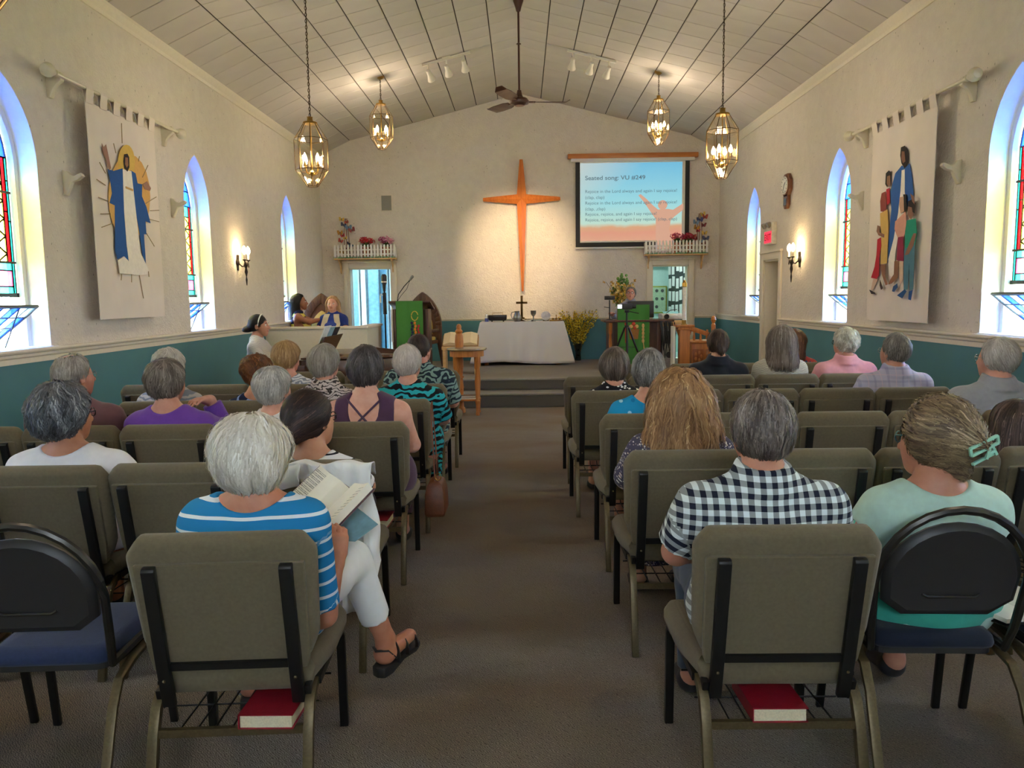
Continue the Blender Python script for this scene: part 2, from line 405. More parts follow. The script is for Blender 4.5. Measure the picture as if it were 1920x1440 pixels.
def make_window(name, loc, rz):
    r = sroot(name, loc, rz)
    # white inner frame following the lancet, a stepped moulding, sill
    def band(hi, ho, y0, y1, z0):
        a, b = arch(ho, z0, SPR), arch(hi, z0, SPR); g = G()
        k = len(a)
        for i in range(1, k):
            j = (i+1) % k
            g.prism([(a[i][0], y0, a[i][1]), (a[j][0], y0, a[j][1]), (b[j][0], y0, b[j][1]), (b[i][0], y0, b[i][1])], (0, y1-y0, 0))
        return g
    g = band(.30, HW+.004, .15, .25, SILL); g.build('window_frame', M_white, r)
    g = band(.345, HW+.002, .002, .15, SILL); g.build('reveal', M_white, r)
    g = G(); g.box((0, .09, SILL-.006), (2*HW, .22, .02)); g.build('window_sill', M_white, r, bevel=.004)
    lead = G(); panes = []
    def pane(poly, m, t=.006):
        if len(poly) >= 3 and area(poly) > 3e-4: panes.append((inset(poly, .003), m))
        for i in range(len(poly)):
            p, q = poly[i], poly[(i+1) % len(poly)]
            if math.hypot(p[0]-q[0], p[1]-q[1]) > .01: lead.tube([(p[0], GYW, p[1]), (q[0], GYW, q[1])], 0, rect=(.009, .012), up=(0, 1, 0))
    rect = lambda a, b, c, d: [(a, c), (b, c), (b, d), (a, d)]
    i = .288; z0, z1, z2, z3, z4 = 1.60, 1.84, 2.36, 2.57, 2.57
    for s in (-1, 1):
        for a, b in ((1.60, 1.84), (1.84, 2.15), (2.15, 2.45), (2.45, 2.62)):
            pane(rect(*sorted((s*.262, s*i)), a, b), GT); 
        for a, b in ((1.84, 2.22), (2.22, 2.62)): pane(rect(*sorted((s*.218, s*.262)), a, b), GR)
    w = .262; pane(rect(-w, w, 1.60, 1.66), GT); pane(rect(-w, w, 1.78, 1.84), GT)
    for a, b in ((-w, -.09), (.09, w)): pane(rect(a, b, 1.66, 1.78), GP)
    circ = lambda cx, cz, r_, n=10, t0=0, t1=2*PI: [(cx+r_*math.cos(t0+(t1-t0)*k/n), cz+r_*math.sin(t0+(t1-t0)*k/n)) for k in range(n)]
    pane(circ(0, 1.72, .052), GY); pane(rect(-.09, -.052, 1.66, 1.78), GP); pane(rect(.052, .09, 1.66, 1.78), GP)
    # yellow diamonds
    W_, dx, dz = .218, .109, .13
    for k in range(-3, 4):
        for j in range(0, 12):
            cu, cz = k*dx, 1.84+j*dz/1.0*.5*1.0
            if (k+j) % 2: continue
            p = [(cu-dx, cz), (cu, cz-dz/2), (cu+dx, cz), (cu, cz+dz/2)]
            for a, b, c in ((1, 0, W_), (-1, 0, W_), (0, 1, 2.5), (0, -1, -1.84)): p = clip(p, a, b, c) if p else p
            if len(p) >= 3: pane(p, GY)
    for cz in (2.02, 2.3):
        panes.append((circ(0, cz, .03, 10), GR)); lead.tube([(u, GYW-.006, z) for u, z in circ(0, cz, .033, 12)], .004, 5, True)
    pane(rect(-.218, .218, 2.5, 2.62), GT)
    # blue head of the lancet
    A = arch(i, 2.62, SPR+.0, 8)
    A = [(u, max(z, 2.62)) for u, z in A]
    ring = circ(0, 2.79, .085, 14)
    L_ = clip(clip(A, 1, 0, 0), 0, 1, 2.79); R_ = clip(clip(A, -1, 0, 0), 0, 1, 2.79)
    for p in (L_, R_): pane(p, GB)
    up = clip(A, 0, -1, -2.79); pane(clip(up, 1, 0, 0), GB); pane(clip(up, -1, 0, 0), GB)
    panes2 = [(circ(0, 2.79, .05, 12), GR), ]
    for p, m in panes2: panes.append((p, m))
    lead.tube([(u, GYW-.008, z) for u, z in ring], .006, 6, True)
    for z in (1.84, 2.36): lead.box((0, GYW-.01, z), (2*i, .02, .016))
    lead.box((0, GYW, 1.595), (2*.30, .03, .03))
    for q, m in panes:
        pg = G(); y = GYW-.003 if len(q) < 9 else GYW-.010; pg.prism([(u, y, z) for u, z in q], (0, .005, 0)); pg.build('pane', m, r)
    lead.build('lead_came', M_lead, r)
    # clear lower light and the hopper sash tilted into the room
    sash = G(); ln = .40
    for y in (-ln/2, ln/2): sash.box((0, y, 0), (.58, .020, .018))
    for q in (-1, 1): sash.box((q*.282, 0, 0), (.018, ln, .018))
    for k in range(-2, 3): sash.box((k*.094, 0, 0), (.007, ln, .010))
    for y in (-ln/6, ln/6): sash.box((0, y, 0), (.56, .007, .010))
    so = sash.build('pivot_sash', M_lead, r); so.location = (0, .205, 1.385); so.rotation_euler = (math.radians(-38), 0, 0)
    for k in range(-3, 3):
        for j in range(3):
            pg = G(); pg.box((k*.094+.047, (j-1)*ln/3, 0), (.084, ln/3-.012, .004)); pg.build('pane', (GB, GW, GW, GB, GW, GW, GB)[(k*2+j*3) % 7], so)
    st = G(); st.tube([(.1, .20, SILL), (.1, .07, 1.49)], .005, 6); st.build('stay', M_lead, r)
    return r
wid = 0
w0 = None
for X, lst, rz in ((XL, WIN_L, PI/2), (XR, WIN_R, -PI/2)):
    for c in lst:
        wid += 1
        if w0 is None: w0 = make_window('window_1', (X, c, 0), rz)
        else:
            q = dup(w0, (X, c, 0), rz); q.name = 'window_%d' % wid
        # sky portal just outside each opening (samples the sky, adds no light)
        out = -1 if X < 0 else 1
        d = bpy.data.lights.new('portal', 'AREA'); d.shape = 'RECTANGLE'; d.size = .62; d.size_y = 1.9; d.cycles.is_portal = True
        po = bpy.data.objects.new('sky_portal', d); C.objects.link(po); po.location = (X+out*.32, c, 2.15); po.rotation_euler = (PI/2, 0, PI/2*out)
fill_win = sroot('window_%d' % (wid+1), (0, YN-.1, 2.75))  # added window, out of view, lets sky light onto backs and chair backs
g = G(); w_, h_ = .65, .5
for a, b in (((0, 0, -h_+.03), (2*w_, .1, .06)), ((0, 0, h_-.03), (2*w_, .1, .06))): g.box(a, b)
for x in (-.62, 0, .62): g.box((x, 0, 0), (.06, .1, 2*h_))
g.build('window_frame', M_white, fill_win)
for x in (-.31, .31): g = G(); g.box((x, 0, 0), (.56, .006, .9)); g.build('pane', GC, fill_win)
d = bpy.data.lights.new('portal', 'AREA'); d.shape = 'RECTANGLE'; d.size = 1.3; d.size_y = 1.0; d.cycles.is_portal = True
po = bpy.data.objects.new('sky_portal', d); C.objects.link(po); po.location = (0, YN-.25, 2.75); po.rotation_euler = (PI/2, 0, PI)
# ground and neighbouring white clapboard houses outside
g = G(); g.box((-33, 6, -.5), (58, 80, .1)); g.box((33, 6, -.5), (58, 80, .1)); g.box((0, 46, -.5), (10, 10, .1)); struct('ground_outside', g, mat('lawn', '#7f9a5a', .9, var=.3, sc=1.5, bump=.2))
def house(name, x, y0, y1, label):
    t = thing(name, label, 'house', (x, (y0+y1)/2, -.45)); sgn = 1 if x > 0 else -1; l = y1-y0
    M_c = mat('white_clapboard', '#e6e8ea', .7, var=.03)
    g = G(); g.box((sgn*2, 0, 1.5), (4, l, 3)); g.build('wall', M_c, t)
    for k in range(15): b = G(); b.box((-.012, 0, .1+k*.2), (.03, l, .19), rotm(0, sgn*.1, 0)); b.build('siding_board', M_c, t)
    g = G(); g.prism([(-sgn*.3, -l/2-.2, 3), (sgn*4.3, -l/2-.2, 3), (sgn*2, -l/2-.2, 4.2)], (0, l+.4, 0)); g.build('roof', mat('roof_grey', '#6b6a6c', .8), t)
house('house', -8.5, 2, 12, 'white clapboard house outside the left stained glass windows')
ART_L= [('sun_disc', '#d9a860', [(7.48, 2.523), (7.442, 2.394), (7.368, 2.275), (7.265, 2.179), (7.147, 2.114), (7.026, 2.086), (6.913, 2.096), (6.82, 2.142), (6.753, 2.217), (6.718, 2.315), (6.716, 2.427), (6.748, 2.542), (6.811, 2.653), (6.901, 2.748), (7.011, 2.82), (7.13, 2.859), (7.248, 2.862), (7.353, 2.825), (7.432, 2.75), (7.477, 2.646)]), ('halo', '#d8b25a', [(7.22, 2.804), (7.206, 2.753), (7.177, 2.705), (7.138, 2.664), (7.092, 2.635), (7.045, 2.621), (6.999, 2.622), (6.961, 2.637), (6.933, 2.667), (6.918, 2.707), (6.918, 2.753), (6.931, 2.802), (6.958, 2.849), (6.995, 2.889), (7.039, 2.919), (7.087, 2.935), (7.133, 2.937), (7.173, 2.922), (7.203, 2.893), (7.219, 2.852)]), ('robe', '#20559a', [(6.732, 2.667), (6.829, 2.665), (6.987, 2.713), (6.998, 2.532), (6.961, 2.336), (6.966, 2.038), (6.982, 1.897), (6.9, 1.937), (6.794, 1.906), (6.763, 1.973), (6.81, 2.37), (6.726, 2.381), (6.777, 2.468), (6.765, 2.551)]), ('robe', '#20559a', [(7.129, 2.718), (7.218, 2.705), (7.243, 2.619), (7.33, 2.623), (7.311, 2.511), (7.387, 2.419), (7.447, 2.276), (7.35, 2.285), (7.349, 2.165), (7.302, 2.161), (7.303, 1.884), (7.248, 1.964), (7.219, 2.164), (7.176, 2.341), (7.14, 2.533)]), ('tunic', '#efe8de', [(6.986, 2.704), (7.139, 2.711), (7.176, 2.341), (7.213, 1.981), (7.347, 1.839), (7.314, 1.791), (7.166, 1.778), (7.02, 1.782), (6.811, 1.785), (6.793, 1.897), (6.907, 1.937), (6.986, 1.897), (6.966, 2.038), (6.961, 2.336)]), ('hair', '#2a2220', [(7.029, 2.841), (7.087, 2.857), (7.115, 2.83), (7.107, 2.741), (7.065, 2.696), (7.012, 2.717), (7.006, 2.777)]), ('face', '#9c6c50', [(7.043, 2.818), (7.089, 2.822), (7.087, 2.755), (7.056, 2.729), (7.031, 2.755)]), ('arm', '#9c7464', [(6.658, 2.865), (6.685, 2.837), (6.727, 2.87), (6.742, 2.815), (6.782, 2.68), (6.747, 2.657), (6.71, 2.743), (6.665, 2.801)]), ('hand', '#9c7464', [(7.33, 2.623), (7.421, 2.663), (7.492, 2.608), (7.468, 2.581), (7.371, 2.583)]), ('belt', '#c8a068', [(7.008, 2.56), (7.142, 2.552), (7.14, 2.533), (7.006, 2.542)])]
ART_RAYS= [[(7.023, 3.108), (7.01, 2.933)], [(6.611, 2.701), (6.695, 2.624)], [(6.545, 2.552), (6.681, 2.522)], [(6.556, 2.407), (6.711, 2.393)], [(6.569, 2.272), (6.73, 2.289)], [(6.57, 2.161), (6.752, 2.211)], [(7.29, 2.825), (7.315, 2.874)], [(7.347, 2.689), (7.473, 2.819)], [(7.381, 2.455), (7.604, 2.542)], [(7.463, 2.396), (7.641, 2.419)], [(7.44, 2.313), (7.626, 2.308)], [(7.354, 2.175), (7.498, 2.063)], [(7.166, 1.778), (7.214, 1.566)], [(6.844, 1.777), (6.83, 1.725)], [(7.02, 1.782), (7.011, 1.71)], [(7.345, 1.82), (7.35, 1.768)], [(6.861, 2.904), (6.891, 2.825)]]
ART_R= [('robe', '#2f5da0', [(7.287, 2.682), (7.228, 2.646), (7.292, 2.612), (7.289, 2.45), (7.317, 2.255), (7.385, 2.023), (7.485, 1.806), (7.489, 1.994), (7.457, 2.307), (7.492, 2.477), (7.407, 2.63)]), ('robe', '#2f5da0', [(7.228, 2.646), (7.144, 2.676), (7.086, 2.545), (7.049, 2.401), (7.067, 2.333), (7.119, 2.234), (7.155, 2.309), (7.21, 2.44)]), ('tunic', '#efe6d8', [(7.283, 2.637), (7.227, 2.637), (7.208, 2.422), (7.151, 2.273), (7.255, 2.194), (7.342, 1.892), (7.354, 1.67), (7.443, 1.691), (7.472, 1.843), (7.385, 2.023), (7.317, 2.255), (7.289, 2.45)]), ('hair', '#25211f', [(7.313, 2.847), (7.246, 2.849), (7.18, 2.796), (7.163, 2.688), (7.228, 2.646), (7.292, 2.701), (7.321, 2.777)]), ('face', '#7c5444', [(7.294, 2.808), (7.242, 2.799), (7.219, 2.706), (7.262, 2.696), (7.296, 2.746)]), ('hair', '#25211f', [(7.588, 2.658), (7.529, 2.676), (7.487, 2.651), (7.499, 2.607), (7.548, 2.522), (7.591, 2.556)]), ('face', '#8a6452', [(7.557, 2.625), (7.501, 2.626), (7.485, 2.532), (7.524, 2.522), (7.559, 2.561)]), ('sweater', '#b02c38', [(7.562, 2.505), (7.495, 2.511), (7.479, 2.374), (7.533, 2.352)]), ('hair', '#8a4238', [(7.654, 2.48), (7.573, 2.488), (7.544, 2.391), (7.543, 2.288), (7.66, 2.31), (7.677, 2.407)]), ('shirt', '#d2ac62', [(7.667, 2.292), (7.517, 2.313), (7.479, 2.105), (7.485, 1.806), (7.616, 1.802), (7.62, 2.088), (7.648, 2.176)]), ('arm', '#8a6452', [(7.712, 2.182), (7.656, 2.167), (7.664, 2.111), (7.558, 2.083), (7.563, 2.052), (7.682, 2.084), (7.728, 2.126)]), ('dress', '#b01c30', [(7.7, 2.046), (7.626, 2.06), (7.611, 1.983), (7.643, 1.87), (7.64, 1.697), (7.688, 1.663), (7.807, 1.678), (7.741, 1.778), (7.708, 1.893)]), ('leg', '#d8b8a0', [(7.753, 1.665), (7.654, 1.662), (7.744, 1.563), (7.8, 1.553)]), ('shoe', '#2a2a30', [(7.832, 1.56), (7.711, 1.533), (7.697, 1.513), (7.784, 1.518)]), ('leg', '#8a6048', [(7.616, 1.802), (7.5, 1.797), (7.503, 1.693), (7.443, 1.607), (7.483, 1.598), (7.565, 1.695)]), ('shoe', '#4a3430', [(7.603, 1.657), (7.534, 1.57), (7.574, 1.557), (7.607, 1.6)]), ('hair', '#25211f', [(7.208, 2.413), (7.156, 2.406), (7.133, 2.271), (7.167, 2.239), (7.199, 2.314)]), ('face', '#c49a84', [(7.273, 2.394), (7.199, 2.394), (7.179, 2.258), (7.241, 2.247), (7.274, 2.322)]), ('shirt', '#d39a86', [(7.293, 2.198), (7.15, 2.255), (7.117, 2.092), (7.166, 2.025), (7.278, 2.034), (7.343, 2.112), (7.337, 2.184)]), ('shorts', '#8a2444', [(7.271, 2.033), (7.174, 2.035), (7.139, 1.809), (7.279, 1.824), (7.272, 1.961)]), ('leg', '#8a6048', [(7.317, 1.817), (7.222, 1.821), (7.239, 1.667), (7.349, 1.614), (7.415, 1.606), (7.38, 1.652), (7.318, 1.697)]), ('leg', '#d8b8a0', [(7.221, 1.812), (7.147, 1.809), (7.14, 1.647), (7.183, 1.593), (7.208, 1.667)]), ('shoe', '#2f5080', [(7.316, 1.586), (7.241, 1.612), (7.231, 1.576), (7.292, 1.534), (7.335, 1.54)]), ('hair', '#25211f', [(7.103, 2.338), (7.033, 2.347), (6.971, 2.305), (6.977, 2.219), (7.024, 2.241), (7.098, 2.285)]), ('face', '#8a6452', [(7.096, 2.293), (7.027, 2.276), (6.996, 2.204), (7.035, 2.173), (7.099, 2.214)]), ('shirt', '#1f8f74', [(7.106, 2.171), (6.948, 2.173), (6.913, 2.04), (6.945, 1.939), (7.12, 1.924), (7.127, 2.075)]), ('jeans', '#4d7a8a', [(7.128, 1.924), (6.945, 1.939), (6.938, 1.782), (6.938, 1.554), (6.997, 1.546), (7.029, 1.786), (7.034, 1.555), (7.105, 1.547), (7.122, 1.736)]), ('arm', '#8a6452', [(6.972, 2.045), (6.92, 2.041), (6.962, 1.94), (7.043, 1.866), (7.115, 1.861), (7.083, 1.904)]), ('shoe', '#1f4f86', [(7.224, 1.502), (7.088, 1.556), (7.05, 1.538), (7.125, 1.475)]), ('shoe', '#1f4f86', [(7.007, 1.537), (6.938, 1.551), (6.965, 1.458), (7.008, 1.466)]), ('hand', '#8a6452', [(7.056, 2.402), (6.99, 2.367), (6.97, 2.296), (7.014, 2.327)])]
# ---------------------------------------------------------------- shared materials
M_brass = mat('aged_brass', '#a98748', .28, 1, var=.1)
M_black = mat('black_metal', '#191919', .42, .3, var=.1)
M_blackp = mat('black_plastic', '#232326', .5, var=.08)
M_bulb = mat('lit_bulb', '#fff2d8', .4, emit='#ffdca0', est=BULB)
def fabric(name, col, d=.75):
    a = NT(name); v = a.obj(); c = lin(col)
    w1 = a.n('TexWave', {'Vector': v, 'Scale': 210., 'Distortion': 2.}, bands_direction='X').outputs['Fac']
    w2 = a.n('TexWave', {'Vector': v, 'Scale': 210., 'Distortion': 2.}, bands_direction='Z').outputs['Fac']
    k = a.math('ADD', a.math('MULTIPLY', a.math('ADD', w1, w2), .25), a.math('MULTIPLY', a.noise(90, 3, v), .5))
    a.set('Base Color', a.ramp(k, (.25, tuple(x*d for x in c[:3])), (.75, tuple(x*1.12 for x in c[:3])))); a.set('Roughness', .9); a.set('Specular IOR Level', .2); a.set('Sheen Weight', .15)
    a.bump(k, .25, .002); return a.m
M_olive = fabric('olive_fabric', '#6c624d'); M_navy = fabric('navy_fabric', '#2b3656'); M_dknavy = fabric('dark_navy_fabric', '#1c2232')
M_bronze = mat('bronze_tube', '#62553c', .45, .6, var=.15, sc=120)
M_oak = wood('honey_oak', '#9a5a26', '#c27d3c'); M_dark = wood('dark_oak', '#3c2216', '#5d3822'); M_pine = wood('pale_pine', '#c79a62', '#dcb480', axis=0)
# ---------------------------------------------------------------- pendants
BEV = None
def clear_glass():
    a = NT('bevelled_clear_glass'); a.N.remove(a.b)
    t = a.n('BsdfTransparent', {0: (.99, .98, .955, 1)}); g = a.n('BsdfGlossy', {0: (1, .95, .85, 1), 'Roughness': .06})
    f = a.n('Fresnel', {0: 1.45}); m = a.n('MixShader', {0: a.math('MULTIPLY', f.outputs[0], .30), 1: t.outputs[0], 2: g.outputs[0]})
    a.L.new(m.outputs[0], a.out.inputs[0]); return a.m
M_bev = clear_glass()
def ceil_z(x): return ZR-abs(x)*(ZR-ZC)/XC
def make_pendant(x, y, zb, label):
    t = thing('pendant_lantern', label, 'pendant lamp', (x, y, zb), math.radians(12), 'brass and glass lantern pendants')
    H, R = .62, .165; prof = [(.055, 0), (R*.98, .16), (R, .46), (.065, H)]
    n = 8; P = lambda k, j: Vector((prof[j][0]*math.cos(2*PI*k/n), prof[j][0]*math.sin(2*PI*k/n), prof[j][1]))
    fr = G()
    for k in range(n):
        for j in range(3): fr.tube([P(k, j), P(k, j+1)], .0034, 5)
        for j in range(4): fr.tube([P(k, j), P(k+1, j)], .0034, 5)
    fr.build('lantern_frame', mat('dark_brass', '#5a4526', .35, 1), t)
    for k in range(n):
        for j in range(3):
            a, b, c, d = P(k, j), P(k+1, j), P(k+1, j+1), P(k, j+1); m = (a+b+c+d)/4
            g = G(); nn = Vector((m.x, m.y, 0)).normalized()*.003
            g.prism([m+(q-m)*.97 for q in (a, b, c, d)], nn); g.build('glass_pane', M_bev, t)
    g = G(); g.lathe([(.0, H-.01), (.075, H-.008), (.07, H+.01), (.03, H+.02), (.026, H+.055), (.034, H+.06), (.0, H+.065)], 16); g.build('top_cap', M_brass, t, smooth=True)
    g = G(); g.tube([(0, 0, H), (0, 0, .12)], .007, 6); g.lathe([(.0, .10), (.022, .11), (.03, .14), (.012, .16), (.012, .2)], 12)
    for k in range(4):
        for rr, zz in ((.088, .19),):
            a = 2*PI*(k+.5)/4; u = Vector((math.cos(a), math.sin(a), 0))
            g.tube([Vector((0, 0, .15)), u*.04+Vector((0, 0, .12)), u*.075+Vector((0, 0, .14)), u*rr+Vector((0, 0, zz))], .005, 6)
            g.lathe([(.0, 0), (.016, .004), (.018, .012), (.009, .014), (.009, .05)], 8, u*rr+Vector((0, 0, zz)))
    cl = g.build('candle_cluster', M_brass, t, smooth=True)
    for k in range(4):
        a = 2*PI*(k+.5)/4; c = (.088*math.cos(a), .088*math.sin(a), .24)
        b = G(); b.lathe([(.009, 0), (.021, .020), (.018, .045), (.007, .072), (0, .085)], 10, c); b.build('bulb', M_bulb, cl, smooth=True)
    zt = ceil_z(x)-zb; g = G(); z = H+.06; i = 0
    while z < zt-.03:
        L = .035; pts = [Vector((math.cos(q)*.009, 0, z+L/2+math.sin(q)*L/2*1.15)) for q in np.linspace(0, 2*PI, 10, endpoint=False)]
        if i % 2: pts = [Vector((0, p.x, p.z)) for p in pts]
        g.tube(pts, .0028, 4, True); z += L*.86; i += 1
    g.tube([(0.004, 0.004, H+.05), (.004, .004, zt-.02)], .0025, 4)
    g.build('chain', mat('chain_bronze', '#4a3a24', .4, 1), t)
    g = G(); g.lathe([(0, zt-.045), (.02, zt-.04), (.062, zt-.012), (.066, zt+.012), (0, zt+.015)], 16); g.build('ceiling_canopy', M_brass, t, smooth=True)
    lamp('pendant_glow', 'POINT', (x, y, zb+.30), PEND, (1, .83, .63), .07)
    return t
for x, y, zb, l in ((-2.10, 7.97, 2.67, 'large clear glass lantern on a long chain, front left of the pendants in view'),
                    (-1.98, 11.4, 3.67, 'lantern pendant on a short chain, ahead of the left track lights'),
                    (1.98, 11.4, 3.67, 'lantern pendant on a short chain, above the top edge of the screen'),
                    (2.02, 7.97, 2.69, 'large clear glass lantern on a long chain hanging before the projection screen'),
                    (-2.10, 3.1, 2.63, 'lantern cut off by the top left corner of the photo'),
                    (2.02, 3.1, 2.73, 'lantern cut off by the top edge of the photo, at right')):
    make_pendant(x, y, zb, l)
# ---------------------------------------------------------------- ceiling fan
def fan():
    M_f = mat('brown_fan_enamel', '#4a2c22', .35, .2, var=.1)
    zb = 3.93; y = 9.94; t = thing('ceiling_fan', 'brown three blade ceiling fan on a long rod from the ridge', 'fan', (0, y, zb))
    g = G(); h = ZR-zb
    g.lathe([(.0, h-.16), (.025, h-.155), (.04, h-.10), (.065, h-.03), (.068, h+.0), (0, h+.002)], 16); g.build('ceiling_canopy', M_f, t, smooth=True)
    g = G(); g.tube([(0, 0, .1), (0, 0, h-.12)], .013, 8); g.lathe([(.013, h*.56), (.03, h*.56+.004), (.03, h*.56+.01), (.013, h*.56+.02)], 10); g.build('rod', M_f, t, smooth=True)
    g = G(); g.lathe([(0, -.035), (.06, -.034), (.075, -.02), (.115, -.01), (.12, .02), (.10, .05), (.05, .065), (.035, .10), (.025, .15), (0, .155)], 24); g.build('motor', M_f, t, smooth=True)
    for k in range(3):
        a = math.radians((8, 128, 248)[k]); u = Vector((math.cos(a), math.sin(a), 0)); w = Vector((-u.y, u.x, 0))
        g = G(); g.tube([u*.10+Vector((0, 0, .01)), u*.2+Vector((0, 0, .012))], 0, rect=(.045, .012)); rs = []
        for s, wd, tw in ((.17, .05, .25), (.25, .075, .22), (.45, .085, .18), (.58, .075, .14), (.635, .04, .12)):
            c = u*s+Vector((0, 0, .015+(.03 if s > .6 else 0))); x = w*math.cos(tw)+Vector((0, 0, math.sin(tw)))
            nn = Vector((0, 0, .004)); rs.append([c-x*wd-nn, c+x*wd-nn, c+x*wd+nn, c-x*wd+nn])
        g.rings(rs); g.build('blade', M_f, t)
fan()
# ---------------------------------------------------------------- track lights
def track(x0, x1, y, label, aim):
    zc = lambda x: ceil_z(x)-.02
    t = thing('track_light', label, 'track light', ((x0+x1)/2, y, zc((x0+x1)/2)), 0, 'white track lights beside the fan')
    M_tw = mat('track_white', '#e4ded2', .45, var=.03); c = Vector(t.location); m = (zc(x1)-zc(x0))/(x1-x0)
    g = G(); g.tube([(x0-c.x, 0, zc(x0)-c.z-.02), (x1-c.x, 0, zc(x1)-c.z-.02)], 0, rect=(.035, .03)); g.box((0, 0, -.0), (.12, .05, .03)); g.build('track', M_tw, t)
    for f in (.12, .5, .86):
        x = (x0+(x1-x0)*f)-c.x; z = m*x-.03; p = Vector((x, 0, z))
        d = (Vector(aim)-(c+p)).normalized(); q = d.to_track_quat('Z', 'Y').to_matrix()
        g = G(); g.tube([p, p+Vector((0, 0, -.06))], .012, 8); g.lathe([(0, -.02), (.03, -.015), (.034, .06), (.05, .11), (.062, .15), (.056, .15), (.04, .10), (.0, .09)], 14, p+Vector((0, 0, -.09)), q)
        hd = g.build('spot_head', M_tw, t, smooth=True)
for sg in (-1, 1):
    track(*(sorted((sg*.68, sg*1.36))), 11.3, 'white three head track light on the %s ceiling slope' % ('left' if sg < 0 else 'right'), (sg*.35, 14.3, 2.6))
    for xx in (.75, 1.05):
        p = Vector((sg*xx, 11.5, 4.25)); d = (Vector((sg*.15, 14.36, 2.35))-p)
        lamp('spot', 'SPOT', p, SPOTP, (1, .74, .44), .04, d.to_track_quat('-Z', 'Y').to_euler(), math.radians(40), None, .9)
# ---------------------------------------------------------------- wall cross
def tapered_cross():
    M_c = wood('orange_maple', '#c4692a', '#dd8440', .35); t = thing('wall_cross', 'large orange wooden cross with tapered faceted arms on the far wall', 'cross', (.02, YF-.07, 3.30))
    b, dp = .085, .055
    def arm(dx, dz, L, tip, name):
        u = Vector((dx, 0, dz)); w = Vector((-dz, 0, dx)); g = G(); c = Vector((0, 0, 0)); e = u*L
        y = Vector((0, 1, 0)); pts = [c-y*dp, c+u*b+w*b, e+w*tip, e-y*.02, e-w*tip, c+u*b-w*b]
        bk = [p+y*.0 for p in pts]; B = [Vector((p.x, .05, p.z)) for p in pts]
        g.add(pts+B, [[0, 1, 2, 3], [0, 3, 4, 5], [1, 7, 8, 2], [2, 8, 9, 3], [3, 9, 10, 4], [4, 10, 11, 5], [6, 11, 10, 9], [6, 9, 8, 7]]); g.build(name, M_c, t)
    arm(1, 0, .70, .03, 'arm'); arm(-1, 0, .70, .03, 'arm'); arm(0, 1, .70, .03, 'arm'); arm(0, -1, 1.66, .018, 'arm')
tapered_cross()
